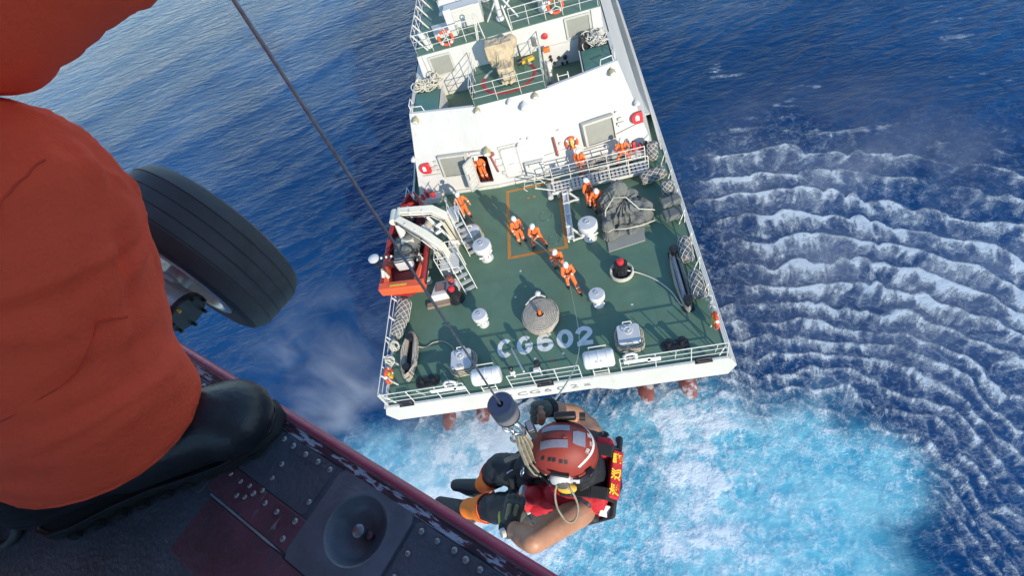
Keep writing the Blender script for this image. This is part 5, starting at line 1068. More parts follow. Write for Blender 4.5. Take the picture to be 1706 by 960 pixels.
# ------------------------------------------------------------------ people on deck
def limb_pt(a, c, t_): return Vector(a).lerp(Vector(c), t_)
def deck_person(loc, rz, label, J=None, vest=None, lean=(0, 0), voxel=.024):
    """one continuous body; coverall, boots, helmet and belt are clothing over it. J overrides joints (x right, y forward, z up)"""
    D = dict(pelvis=(0, 0, .94), chest=(0, .02, 1.28), neck=(0, .02, 1.47), head=(0, .05, 1.62), sl=(-.19, .01, 1.42), sr=(.19, .01, 1.42), el=(-.27, .0, 1.14), er=(.27, 0, 1.14), hl=(-.26, .14, .92), hr=(.26, .14, .92),
             pl=(-.10, 0, .90), pr=(.10, 0, .90), kl=(-.12, .04, .50), kr=(.12, .04, .50), al=(-.13, 0, .09), ar=(.13, 0, .09), tl=(-.15, .17, .045), tr=(.15, .17, .045))
    D.update(J or {}); D = {k: Vector(v) for k, v in D.items()}
    mb = MB()
    mb.cap(D['pelvis'], D['chest'], .13, .14); mb.cap(D['neck']-Vector((0, 0, .06)), D['head'], .055, .055); mb.ell(D['head']+Vector((0, 0, .01)), (.078, .098, .115)); mb.ell(D['head']+Vector((0, .10, -.01)), (.016, .022, .024)); mb.ell(D['head']+Vector((0, .075, -.075)), (.04, .03, .02))
    for s in 'lr':
        mb.ell(D['head']+Vector((-.078 if s == 'l' else .078, 0, 0)), (.012, .025, .032))
        mb.cap(D['s'+s], D['e'+s], .048, .040); mb.cap(D['e'+s], D['h'+s], .040, .030); fw = (D['h'+s]-D['e'+s]).normalized()
        mb.ell(D['h'+s]+fw*.05, (.042, .042, .05))
        sd = fw.cross(Vector((0, 0, 1))); sd = sd.normalized() if sd.length > .01 else Vector((1, 0, 0))
        for q_ in (-.03, -.01, .01, .03): mb.cap(D['h'+s]+fw*.08+sd*q_, D['h'+s]+fw*.125+sd*q_*1.1, .0115, .010, 6)
        mb.cap(D['h'+s]+fw*.03+sd*.035, D['h'+s]+fw*.07+sd*.06, .012, .010, 6)
        mb.cap(D['p'+s], D['k'+s], .075, .055); mb.cap(D['k'+s], D['a'+s], .052, .04); mb.cap(D['a'+s]+Vector((0, 0, -.03)), D['t'+s], .038, .03)
    o = skinned('person', mb, .015, 'skin', None, 2); o.location = loc; o.rotation_euler = (lean[0], lean[1], rz); setp(o, label, 'person', 'crew in orange coveralls on the ship')
    mb = MB(); mb.cap(D['pelvis'], D['chest'], .155, .175); mb.cap(D['sl'], D['sr'], .085, .085); mb.ell(D['chest']+Vector((0, 0, .05)), (.22, .14, .20)); mb.cap(D['neck']-Vector((0, 0, .05)), D['neck']+Vector((0, 0, .0)), .075, .065)
    for s in 'lr':
        mb.cap(D['s'+s], D['e'+s], .078, .064); mb.cap(D['e'+s], limb_pt(D['e'+s], D['h'+s], .92), .064, .052); mb.cap(D['p'+s], D['k'+s], .115, .088); mb.cap(D['k'+s], limb_pt(D['k'+s], D['a'+s], .9), .088, .082)
    me_ = solid(mb, voxel, 3, 'coverall'); crumple_free(me_, .022, 9, hash(label) % 97); link('coverall', me_, 'coverall_orange', o, 180)
    for s in 'lr':
        mb = MB(); mb.cap(limb_pt(D['k'+s], D['a'+s], .85), D['a'+s]+Vector((0, -.02, -.02)), .062, .055, 8); mb.cap(D['a'+s]+Vector((0, -.04, -.04)), D['t'+s]+Vector((0, .02, .005)), .052, .048, 8)
        link('boot', solid(mb, .02, 2, 'boot'), 'boot_black', o, 180)
    hM = Matrix.Translation(D['head']+Vector((0, -.005, .03)))
    mb = MB(); mb.lathe([(.128, -.02), (.130, .02), (.122, .075), (.095, .125), (.05, .150), (.004, .157)], 18, hM @ Matrix.Diagonal((.94, 1.12, 1, 1))); h_ = part('helmet', mb, 'helmet_white', o, 70)
    mb = MB(); mb.prism([(.10*math.cos(R(a)), .12+.085*math.sin(R(a))) for a in range(0, 181, 20)], .0, .014); mb.xf(hM); part('helmet_peak', mb, 'helmet_white', h_)
    bz = D['pelvis'].lerp(D['chest'], .32); up = (D['chest']-D['pelvis']).normalized(); x_, y_ = frame_z(up); Mb = Matrix((x_, y_, up)).transposed().to_4x4(); Mb.translation = bz
    mb = MB(); mb.lathe([(.172, -.03), (.178, 0), (.172, .03)], 18, Mb, caps=False); part('belt', mb, 'strap_black', o, 60)
    for s in 'lr':
        a_, c_ = limb_pt(D['e'+s], D['h'+s], .45), limb_pt(D['e'+s], D['h'+s], .60); mb = MB(); mb.cyl(a_, c_, .066, .063, 12, False); part('reflective_band', mb, 'helmet_white', o, 60)
        a_, c_ = limb_pt(D['k'+s], D['a'+s], .45), limb_pt(D['k'+s], D['a'+s], .56); mb = MB(); mb.cyl(a_, c_, .093, .092, 12, False); part('reflective_band', mb, 'helmet_white', o, 60)
    if vest:
        for q_ in (-.10, .0, .10):
            mb = MB(); mb.box(bz+Vector((q_, .165*vest, .03)), (.07, .07, .12)); part('belt_pouch', mb, 'strap_black', o, 35, .01)
    mb = MB()
    for s in (-.08, .08): mb.tube([D['pelvis']+Vector((s, .13, .15)), D['chest']+Vector((s, .16, .05)), D['chest']+Vector((s*1.05, .07, .24)), D['chest']+Vector((s, -.12, .16)), D['pelvis']+Vector((s*.3, -.15, .2))], .016, 5)
    part('harness', mb, 'strap_black', o, 60)
    return o
def crumple_free(me_, amp, sc, seed):
    n_ = len(me_.vertices); co = np.zeros(n_*3, np.float32); me_.vertices.foreach_get('co', co); no = np.zeros(n_*3, np.float32); me_.vertex_normals.foreach_get('vector', no)
    co = co.reshape(-1, 3); no = no.reshape(-1, 3)
    d = np.abs(fbm(co[:, 0]*sc+co[:, 1]*sc*.7, co[:, 2]*sc*1.7, seed, 3)-.5)*2-.3
    me_.vertices.foreach_set('co', (co+no*(d*amp)[:, None]).astype(np.float32).ravel()); me_.update()
FS = PI                                                              # facing the stern
deck_person((-.77, 8.1, 0), FS+.5, 'crew member standing upright inside the orange square, nearest its left line', dict(tl=(-.2, .15, .045), el=(-.29, -.05, 1.14), hl=(-.27, .05, .90)), vest=1)
deck_person((.12, 7.52, 0), FS-.15, 'crew member bracing with legs apart and holding the line inside the orange square', dict(pelvis=(.03, -.10, .88), chest=(0, .02, 1.20), neck=(0, .06, 1.38), head=(0, .11, 1.52), sl=(-.19, .04, 1.33), sr=(.19, .04, 1.33), el=(-.26, .22, 1.12), er=(.27, .2, 1.10), hl=(-.08, .42, 1.08), hr=(.08, .32, 1.04), pl=(-.1, -.1, .85), pr=(.12, -.1, .85), kl=(-.24, .02, .46), kr=(.22, .06, .47), al=(-.34, -.06, .09), ar=(.26, .0, .09), tl=(-.40, .1, .045), tr=(.30, .17, .045)))
deck_person((1.05, 5.9, 0), FS-.2, 'crew member leaning on the line just behind the front line handler', dict(pelvis=(0, -.14, .80), chest=(0, .04, 1.08), neck=(0, .13, 1.26), head=(0, .20, 1.38), sl=(-.19, .08, 1.22), sr=(.19, .08, 1.22), el=(-.26, .26, 1.02), er=(.27, .24, .98), hl=(-.06, .46, .98), hr=(.08, .38, .94), pl=(-.1, -.14, .77), pr=(.1, -.14, .77), kl=(-.16, .14, .44), kr=(.18, .10, .42), al=(-.18, -.08, .09), ar=(.22, -.12, .09), tl=(-.2, .1, .045), tr=(.25, .06, .045)))
deck_person((1.45, 4.72, 0), FS+.15, 'front line handler leaning back with one leg stretched towards the stern', dict(pelvis=(0, -.12, .86), chest=(0, -.12, 1.19), neck=(0, -.08, 1.38), head=(0, -.03, 1.52), sl=(-.19, -.10, 1.33), sr=(.19, -.1, 1.33), el=(-.28, .08, 1.12), er=(.26, .10, 1.1), hl=(.02, .30, 1.10), hr=(.10, .22, 1.02), pl=(-.1, -.12, .83), pr=(.1, -.12, .83), kl=(-.18, .20, .48), kr=(.13, -.02, .44), al=(-.26, .52, .10), ar=(.14, -.10, .09), tl=(-.30, .68, .06), tr=(.16, .07, .045)))
deck_person((-3.68, 10.65, 0), FS+.25, 'crew member standing alone beside the open door, looking up', dict(head=(0, .02, 1.63), el=(-.33, -.02, 1.16), er=(.34, -.04, 1.16), hl=(-.40, .12, .95), hr=(.42, .08, .96), al=(-.17, 0, .09), tl=(-.22, .16, .045), ar=(.17, .02, .09)))
deck_person((2.85, 9.65, 0), FS+.9, 'crew member standing under the gangway end, left of the pair beside the covered winch', dict(hl=(-.2, .22, 1.0)))
deck_person((3.22, 9.15, 0), FS+.2, 'crew member stooping, right of the pair beside the covered winch', dict(chest=(0, .1, 1.22), neck=(0, .2, 1.38), head=(0, .28, 1.5), sl=(-.19, .14, 1.34), sr=(.19, .14, 1.34), el=(-.34, .24, 1.12), er=(.36, .22, 1.14), hl=(-.3, .45, 1.05), hr=(.42, .42, 1.05)))
deck_person((2.75, 11.95, 0), FS-.3, 'crew member standing behind the gangway below the bulkhead lifebuoy', dict(hl=(-.12, .28, 1.1), el=(-.3, .1, 1.15), hr=(.14, .26, 1.08)))
deck_person((4.95, 12.15, 0), FS+.05, 'crew member straddling with bent arms behind the gangway, below the starboard intake', dict(pelvis=(0, 0, .84), chest=(0, .02, 1.17), neck=(0, .02, 1.36), head=(0, .04, 1.50), sl=(-.19, .01, 1.31), sr=(.19, .01, 1.31), el=(-.36, .06, 1.10), er=(.36, .06, 1.10), hl=(-.24, .26, 1.12), hr=(.24, .26, 1.12), pl=(-.1, 0, .80), pr=(.1, 0, .80), kl=(-.28, .06, .44), kr=(.28, .06, .44), al=(-.36, 0, .09), ar=(.36, 0, .09), tl=(-.42, .15, .045), tr=(.42, .15, .045)))
deck_person((-2.58, 13.15, .28), FS-.25, 'crew member leaning out of the open bulkhead door', dict(chest=(0, .05, 1.22), neck=(0, .10, 1.40), head=(.03, .16, 1.53), sl=(-.19, .05, 1.34), sr=(.19, .05, 1.34)), lean=(0, 0))
# ------------------------------------------------------------------ the helicopter: cabin floor edge, sill, wheel
mat('floor_slate', (.072, .080, .100), .42, var=.35, scale=9, dirt=(.11, .118, .135), dscale=14, damt=.55, bump=.25, bscale=160, wear=(.24, .25, .28), wscale=(26, 130, 1), wlo=.63, whi=.70, wamt=.6)
mat('floor_plum', (.13, .050, .066), .45, var=.35, scale=12, dirt=(.055, .058, .072), dscale=22, damt=.9, bump=.2, bscale=160, wear=(.30, .28, .30), wscale=(90, 24, 1), wlo=.64, whi=.70, wamt=.6)
mat('sill_crimson', (.42, .060, .095), .35, var=.14, scale=12, dirt=(.16, .03, .045), dscale=20, damt=.5, bump=.1, bscale=120)
mat('bare_alloy', (.42, .46, .50), .38, metal=.55, var=.25, scale=30, dirt=(.10, .10, .12), dscale=45, damt=.8)
mat('rivet_metal', (.30, .28, .29), .35, metal=.7, var=.25, scale=60)
mat('cabin_grey', (.72, .72, .70), .6, var=.1, scale=3)
mat('fuselage_red', (.45, .04, .03), .35, var=.08, scale=2)
mat('tyre_rubber', (.048, .048, .049), .62, var=.25, scale=7, dirt=(.13, .12, .105), dscale=4, damt=.6, bump=.12, bscale=140, wear=(.16, .14, .12), wscale=(3, 14, 3), wlo=.6, whi=.8, wamt=.4)
mat('alloy', (.70, .69, .66), .32, metal=.45, var=.15, scale=14, dirt=(.2, .19, .17), dscale=20, damt=.5)
# worn edge: chips of bare metal showing through plum paint
def chip_mat():
    m, nt, N, L, b = nodes_of('sill_chipped'); tc = N.new('ShaderNodeTexCoord'); mp = N.new('ShaderNodeMapping'); mp.inputs['Scale'].default_value = (38, 170, 170); L.new(tc.outputs['Object'], mp.inputs[0])
    n1 = N.new('ShaderNodeTexNoise'); n1.inputs['Scale'].default_value = 1.0; n1.inputs['Detail'].default_value = 8; n1.inputs['Roughness'].default_value = .65; L.new(mp.outputs[0], n1.inputs['Vector'])
    cr = N.new('ShaderNodeValToRGB'); cr.color_ramp.interpolation = 'LINEAR'; e = cr.color_ramp.elements; e[0].position = .40; e[0].color = (.025, .026, .034, 1); e[1].position = .47; e[1].color = (.085, .028, .04, 1)
    for p_, c_ in ((.525, (.10, .03, .045, 1)), (.545, (.34, .38, .44, 1)), (.66, (.42, .47, .53, 1)), (.70, (.09, .03, .04, 1))): x_ = e.new(p_); x_.color = c_
    L.new(n1.outputs[0], cr.inputs[0]); L.new(cr.outputs[0], b.inputs['Base Color']); b.inputs['Roughness'].default_value = .45
    bu = N.new('ShaderNodeBump'); bu.inputs['Strength'].default_value = .5; bu.inputs['Distance'].default_value = .002; L.new(n1.outputs[0], bu.inputs['Height']); L.new(bu.outputs[0], b.inputs['Normal'])
chip_mat()
HELI = empty('helicopter', (3.3044, -9.8917, 18.5563), R(-32.4374), 'red helicopter cabin doorway with riveted dark floor, crimson sill and landing wheel', 'helicopter')
# local frame: X along the door sill, Y outboard, Z up from the cabin floor
def hp(name, mb, m, parent=None, **kw): return part(name, mb, m, parent or HELI, **kw)
U0, U1 = -2.3, 1.25
mb = MB(); mb.box(((U0+U1)/2, -.8, -.02), (U1-U0, 1.60, .04)); fl_ = hp('cabin_floor', mb, 'floor_slate')
# sill: rounded crimson nosing, chipped strip, thin ridge
nose = [(.0085, .0), (.012, .0015), (.017, .0008), (.0205, -.004), (.0215, -.012), (.0205, -.045), (.004, -.045), (.004, -.002)]
mb = MB(); mb.loft([[(u_, y_, z_) for y_, z_ in nose] for u_ in (U0, -1.2, -.6, 0, U1)]); hp('door_sill', mb, 'sill_crimson', smooth=60)
mb = MB(); mb.loft([[(u_, y_, z_) for y_, z_ in ((-.0035, .0005), (-.002, .0022), (.0085, .0030), (.0092, .0005))] for u_ in (U0, -.9, -.5, -.1, U1)]); hp('worn_strip', mb, 'sill_chipped', smooth=30)
mb = MB(); mb.loft([[(u_, y_, z_) for y_, z_ in ((.0075, .001), (.008, .0042), (.0105, .0042), (.011, .001))] for u_ in (U0, -.5, U1)]); hp('sill_ridge', mb, 'floor_plum', smooth=30)
# floor panels: plates a couple of millimetres proud
def plate(name, x0, x1, y0, y1, h, m, r_=.006): 
    mb = MB(); mb.prism([(x+(x0+x1)/2, y+(y0+y1)/2) for x, y in rrect(x1-x0, y1-y0, r_, 3)], -.001, h); return hp(name, mb, m, bev=.0006)
plate('floor_panel', -.560, -.414, -.0665, -.0045, .0016, 'floor_slate'); plate('floor_panel', -.286, .20, -.115, -.0045, .0016, 'floor_slate'); plate('floor_panel', -.86, -.564, -.115, -.0045, .0016, 'floor_slate')
plate('plum_panel', -.560, -.375, -.104, -.068, .0019, 'floor_plum', .004); plate('plum_panel', -.545, -.37, -.175, -.1085, .0014, 'floor_plum', .004)
mb = MB(); mb.prism([(-.548, -.1075), (-.43, -.1075), (-.41, -.1062), (-.43, -.105), (-.548, -.105)], 0, .0021); hp('scuffed_seam', mb, 'bare_alloy')
mb = MB(); mb.prism([(-.405, -.1095), (-.33, -.1095), (-.33, -.104), (-.405, -.104)], 0, .0018); hp('floor_slot', mb, 'boot_black')
# square plate with a dished tie-down well and its stud
pc = (-.3475, -.055)
def well_plate():
    mb = MB(); k = 48; sq = []; ci = []
    for i in range(k):
        a = 2*PI*i/k; c, s_ = math.cos(a), math.sin(a); q_ = min(.0575/max(1e-6, abs(c)), .053/max(1e-6, abs(s_))); sq.append((pc[0]+q_*c, pc[1]+q_*s_)); ci.append((c, s_))
    rings = [[(x, y, -.001) for x, y in sq], [(x, y, .0030) for x, y in sq]]
    for r_, z_ in ((.0395, .0030), (.0375, .0036), (.0355, .0024), (.0335, -.002), (.030, -.009), (.024, -.015), (.014, -.0185), (.001, -.019)): rings.append([(pc[0]+.003+r_*c, pc[1]+.009+r_*s_, z_) for c, s_ in ci])
    mb.loft(rings, caps=False); return mb
mat('plate_grey', (.115, .122, .145), .36, var=.25, scale=16, dirt=(.06, .062, .075), dscale=24, damt=.6, bump=.12, bscale=200)
hp('tie_down_plate', well_plate(), 'plate_grey', smooth=32)
td = hp('tie_down_stud', MB().lathe([(.0045, -.019), (.0045, -.010), (.0070, -.009), (.0070, -.0025), (.0058, -.0014), (.0005, -.001)], 18, Matrix.Translation((pc[0]+.003, pc[1]+.009, 0))), 'rivet_metal', smooth=40)
hp('stud_lug', MB().lathe([(.004, -.018), (.0045, -.011), (.001, -.010)], 10, Matrix.Translation((pc[0]+.013, pc[1]+.011, 0))), 'floor_plum', parent=None)
# cut away the floor under the well
fl_me = fl_.data
bmf = bmesh.new(); bmf.from_mesh(fl_me); bmesh.ops.delete(bmf, geom=bmf.faces[:], context='FACES'); 
for v in bmf.verts[:]: bmf.verts.remove(v)
def quadf(x0, x1, y0, y1, z): bmf.faces.new([bmf.verts.new(p) for p in ((x0, y0, z), (x1, y0, z), (x1, y1, z), (x0, y1, z))])
xa, xb, ya, yb = pc[0]-.045, pc[0]+.048, pc[1]-.04, pc[1]+.05
for a_ in ((U0, xa, -1.6, .004), (xb, U1, -1.6, .004), (xa, xb, -1.6, ya), (xa, xb, yb, .004)): quadf(*a_, 0)
bmf.faces.new([bmf.verts.new(p) for p in ((U0, .004, -.05), (U1, .004, -.05), (U1, -1.6, -.05), (U0, -1.6, -.05))]); bmf.to_mesh(fl_me); bmf.free()
# rivets: each its own domed head
rme = MB().lathe([(.0036, -.0005), (.0036, .0008), (.0030, .0022), (.0018, .0030), (.0003, .0032)], 12).mesh('rivet'); 
rv = [(-.506, -.011), (-.487, -.012), (-.463, -.012), (-.441, -.011), (-.420, -.011), (-.485, -.036), (-.484, -.053), (-.484, -.070), (-.418, -.051), (-.276, -.012), (-.255, -.012), (-.233, -.010), (-.217, -.011), (-.200, -.011), (-.182, -.011), (-.163, -.011), (-.145, -.011), (-.125, -.011), (-.105, -.011), (-.276, -.036), (-.276, -.060), (-.276, -.085), (-.542, -.076), (-.522, -.0765), (-.506, -.074), (-.493, -.0775), (-.470, -.078), (-.447, -.0785), (-.500, -.086), (-.512, -.090), (-.418, -.075), (-.418, -.095), (-.53, -.011), (-.552, -.011), (-.578, -.011), (-.60, -.011), (-.622, -.011), (-.644, -.011), (-.668, -.011), (-.69, -.012), (-.712, -.011), (-.735, -.011), (-.76, -.011)]
for x_, y_ in rv:
    o = link('rivet', rme, None, HELI, 50); o.location = (x_+random.uniform(-.0006, .0006), y_+random.uniform(-.0006, .0006), .0015); s_ = random.uniform(.88, 1.12); o.scale = (s_, s_, s_)
rme.materials.append(MATS['rivet_metal'])
# a latch ring on the floor by the heel
t_ = hp('floor_latch', MB().torus((-.80, -.275, .012), .030, .007, Euler((.5, .2, 0)).to_matrix(), 22, 8), 'dark_metal', smooth=60)
hp('latch_knob', MB().ell((-.785, -.262, .018), (.009, .009, .012)), 'fire_red', smooth=80)
# cabin shell around and above (outside the view): roof, far wall, end bulkheads, belly
mb = MB(); mb.prism([(U0, -1.62), (U1, -1.62), (U1, .0), (U0, .0)], 1.30, 1.42); hp('cabin_roof', mb, 'cabin_grey')
mb = MB(); mb.box(((U0+U1)/2, -1.62, .15), (U1-U0, .06, .46)); hp('cabin_wall', mb, 'cabin_grey')
for u_ in (U0+.1, -.5, U1-.1): mb = MB(); mb.box((u_, -1.62, .84), (.16, .06, .92)); hp('window_post', mb, 'cabin_grey')
for u_ in (U0, U1): mb = MB(); mb.box((u_, -.82, .62), (.05, 1.58, 1.40)); hp('cabin_bulkhead', mb, 'cabin_grey')
mb = MB(); mb.box((1.0, -.02, .64), (.46, .035, 1.30)); hp('door_post', mb, 'fuselage_red'); mb = MB(); mb.box((-1.98, -.03, .64), (.64, .035, 1.30)); hp('door_post', mb, 'fuselage_red')
mb = MB(); mb.loft([[(u_, y_, z_) for y_, z_ in ((-.006, -.052), (.004, -.10), (-.12, -.26), (-.5, -.33), (-1.1, -.33), (-1.5, -.26), (-1.62, -.10), (-1.62, -.052))] for u_ in (U0, U1)]); hp('belly_skin', mb, 'fuselage_red', smooth=40)
mb = MB(); mb.loft([[(-2.3-.0, y_, z_) for y_, z_ in ((0, -.05), (0, 1.4), (-1.6, 1.4), (-1.6, -.05))], [(-4.2, y_*.55-.36, z_*.55+.5) for y_, z_ in ((0, -.05), (0, 1.4), (-1.6, 1.4), (-1.6, -.05))], [(-6.2, y_*.2-.64, z_*.2+1.0) for y_, z_ in ((0, -.05), (0, 1.4), (-1.6, 1.4), (-1.6, -.05))]]); hp('tail_boom', mb, 'fuselage_red', smooth=30)
# main wheel and leg
WC = Vector((-1.481, .268, -.320)); WM = Matrix.Translation(WC) @ Matrix.Rotation(-PI/2, 4, 'X')   # wheel axis along local Y
wheel = empty('landing_wheel', (0, 0, 0)); wheel.parent = HELI; wheel.name = 'landing_wheel'
RT = .262; prof = [(.150, -.070), (.156, -.082), (.190, -.094), (.220, -.096), (.240, -.088), (.252, -.072)]
for g in (-.052, -.020, .014, .048): prof += [(RT-.001, g-.003), (RT-.003, g-.0012), (RT-.003, g+.0012), (RT-.001, g+.003)]
prof += [(.252, .072), (.240, .088), (.220, .096), (.190, .094), (.156, .082), (.150, .070)]
mb = MB(); mb.lathe(prof, 72, WM, caps=False); hp('tyre', mb, 'tyre_rubber', parent=wheel, smooth=28)
mb = MB(); mb.lathe([(.128, -.040), (.134, -.060), (.140, -.090), (.146, -.0955), (.158, -.0960), (.164, -.092), (.160, -.080), (.150, -.066), (.140, .0), (.15, .075), (.158, .085)], 48, WM, caps=False); hp('rim', mb, 'alloy', parent=wheel, smooth=40)
for k in range(6):
    a = 2*PI*k/6+.2; mb = MB(); q0 = WM @ Vector((.045*math.cos(a), .045*math.sin(a), -.035)); q1 = WM @ Vector((.135*math.cos(a), .135*math.sin(a), -.052)); mb.beam(q0, q1, .030, .022, (0, 1, 0)); hp('spoke', mb, 'alloy', parent=wheel, smooth=35, bev=.004)
mb = MB(); mb.lathe([(.122, .012), (.10, .02), (.03, .024)], 36, WM, caps=False); hp('wheel_disc', mb, 'dark_metal', parent=wheel, smooth=40)
mb = MB(); mb.lathe([(.056, -.045), (.052, -.06), (.034, -.064), (.030, -.12), (.001, -.12)], 24, WM); hp('hub', mb, 'alloy', parent=wheel, smooth=40)
for k in range(8):
    a = 2*PI*k/8; mb = MB(); q0 = WM @ Vector((.043*math.cos(a), .043*math.sin(a), -.058)); q1 = WM @ Vector((.043*math.cos(a), .043*math.sin(a), -.070)); mb.cyl(q0, q1, .006, n=6); hp('wheel_bolt', mb, 'dark_metal', parent=wheel)
leg_ = empty('landing_leg', (0, 0, 0)); leg_.parent = HELI
mb = MB(); mb.cyl((-1.585, .105, -.252), (-1.385, .105, -.345), .052, .052, 24); hp('oleo_cylinder', mb, 'alloy', parent=leg_, smooth=40, bev=.004)
mb = MB(); mb.cyl((-1.392, .105, -.342), (-1.376, .105, -.350), .057, .057, 24); hp('oleo_collar', mb, 'dark_metal', parent=leg_, smooth=40, bev=.003)
for k in range(7):
    a = 2*PI*k/7; d_ = Vector((.907, 0, -.42)); x_, y_ = frame_z(d_); p_ = Vector((-1.378, .105, -.350))+(x_*math.cos(a)+y_*math.sin(a))*.050; mb = MB(); mb.cyl(p_, p_+d_*.012, .005, n=6); hp('collar_bolt', mb, 'yellow' if k == 2 else 'dark_metal', parent=leg_)
mb = MB(); mb.cyl((-1.585, .105, -.252), (-1.80, -.05, -.15), .06, .07, 16); hp('trailing_arm', mb, 'cabin_grey', parent=leg_, smooth=40)
mb = MB(); mb.cyl((-1.481, .11, -.32), (-1.481, .21, -.32), .035, n=16); mb.beam((-1.45, .14, -.33), (-1.53, .14, -.29), .04, .09); hp('axle', mb, 'alloy', parent=leg_, smooth=40, bev=.004)

# ------------------------------------------------------------------ crew member crouched in the doorway
mat('flight_suit', (.95, .088, .030), .82, var=.10, scale=9, dirt=(.82, .075, .026), dscale=7, damt=.5, bump=.30, bscale=260)
mat('boot_leather', (.012, .013, .016), .40, var=.35, scale=14, dirt=(.022, .024, .026), dscale=22, damt=.5, bump=.15, bscale=90)
mat('boot_sole', (.008, .008, .009), .7, var=.3, scale=10)
HM = HELI.matrix_basis.copy()
HM = Matrix.Translation((3.3044, -9.8917, 18.5563)) @ Matrix.Rotation(R(-32.4374), 4, 'Z')
JC = dict(hip=(-1.02, -.30, .36), hip2=(-1.14, -.42, .34), knee=(-.668, .020, .332), ankle=(-.668, -.150, .085), knee2=(-.98, -.05, .36), ankle2=(-.90, -.34, .08), waist=(-1.10, -.34, .45), chest=(-1.12, -.14, .76), neck=(-1.10, -.03, .95), head=(-1.06, .04, 1.08), sh=(-.98, -.02, .84), sh2=(-1.27, -.10, .84), elbow=(-.668, .136, .460), wrist=(-.498, .276, .510), elbow2=(-1.36, .06, .60), wrist2=(-1.20, .22, .62))
JC = {k: Vector(v) for k, v in JC.items()}
mb = MB(); J_ = JC
mb.cap(J_['waist'], J_['chest'], .13, .15); mb.cap(J_['neck']-Vector((0, 0, .06)), J_['head'], .055, .055); mb.ell(J_['head']+Vector((0, .01, .02)), (.078, .098, .115)); mb.ell(J_['head']+Vector((.02, .11, .01)), (.016, .02, .022))
for a_, c_, e_, hp_ in (('sh', 'elbow', 'wrist', 1), ('sh2', 'elbow2', 'wrist2', 1)):
    mb.cap(J_[a_], J_[c_], .045, .038); mb.cap(J_[c_], J_[e_], .038, .028); fw = (J_[e_]-J_[c_]).normalized(); mb.ell(J_[e_]+fw*.05, (.042, .042, .042)); sd = fw.cross(Vector((0, 0, 1))).normalized()
    for q_ in (-.03, -.01, .01, .03): mb.cap(J_[e_]+fw*.08+sd*q_, J_[e_]+fw*.14+sd*q_*1.1+Vector((0, 0, -.01)), .0105, .009, 6)
    mb.cap(J_[e_]+fw*.03+sd*.035, J_[e_]+fw*.08+sd*.06, .012, .010, 6)
for a_, c_, e_ in (('hip', 'knee', 'ankle'), ('hip2', 'knee2', 'ankle2')): mb.cap(J_[a_], J_[c_], .075, .055); mb.cap(J_[c_], J_[e_], .05, .04); mb.cap(J_['waist'], J_[a_], .11, .09)
crew = skinned('person', mb, .012, 'skin', None, 2); crew.matrix_world = HM; setp(crew, 'crew member in red orange flight suit and black boot standing at the cabin door sill', 'person')
# suit: trouser leg flaring over the boot, sleeve, trunk
def tilt(rg): return [(x, y, z-.24*max(-.03, (x+.640)*.64+(y+.100)*.77)) for x, y, z in rg]
def cuff_ring(c_, rx, ry, z, rz_, jit): return [(c_[0]+rx*math.cos(a)*math.cos(rz_)-ry*math.sin(a)*math.sin(rz_), c_[1]+rx*math.cos(a)*math.sin(rz_)+ry*math.sin(a)*math.cos(rz_), z+jit*math.sin(2*a+1)) for a in [2*PI*i/28 for i in range(28)]]
mb = MB(); mb.cyl(J_['knee'], Vector((-.662, -.06, .20)), .112, .108, 24); mb.ell(J_['knee'], (.112,)*3)
mb.cap(J_['hip'], J_['knee'], .135, .112, 18); mb.cap(J_['hip2'], J_['knee2'], .13, .105, 14); mb.cap(J_['knee2'], Vector((-.92, -.28, .14)), .10, .095, 14); mb.cap(J_['waist'], J_['hip'], .17, .14); mb.cap(J_['waist'], J_['hip2'], .17, .14)
mb.loft([cuff_ring((-.664, -.035, 0), .105, .108, .255, .9, 0), cuff_ring((-.662, -.068, 0), .108, .110, .20, .9, 0), cuff_ring((-.646, -.088, 0), .116, .100, .165, .9, .004), tilt(cuff_ring((-.640, -.100, 0), .112, .094, .118, .9, .004))])
trous = solid(mb, .0055, 8, 'trousers')
mb = MB(); mb.cap(J_['waist'], J_['chest'], .18, .20, 16); mb.cap(J_['sh'], J_['sh2'], .09, .09); mb.cap(J_['sh'], J_['elbow'], .086, .068, 16); mb.cap(J_['elbow'], J_['wrist'], .068, .068, 16); mb.cap(J_['sh2'], J_['elbow2'], .088, .065); mb.cap(J_['elbow2'], J_['wrist2'], .065, .05)
jack = solid(mb, .0055, 8, 'jacket')
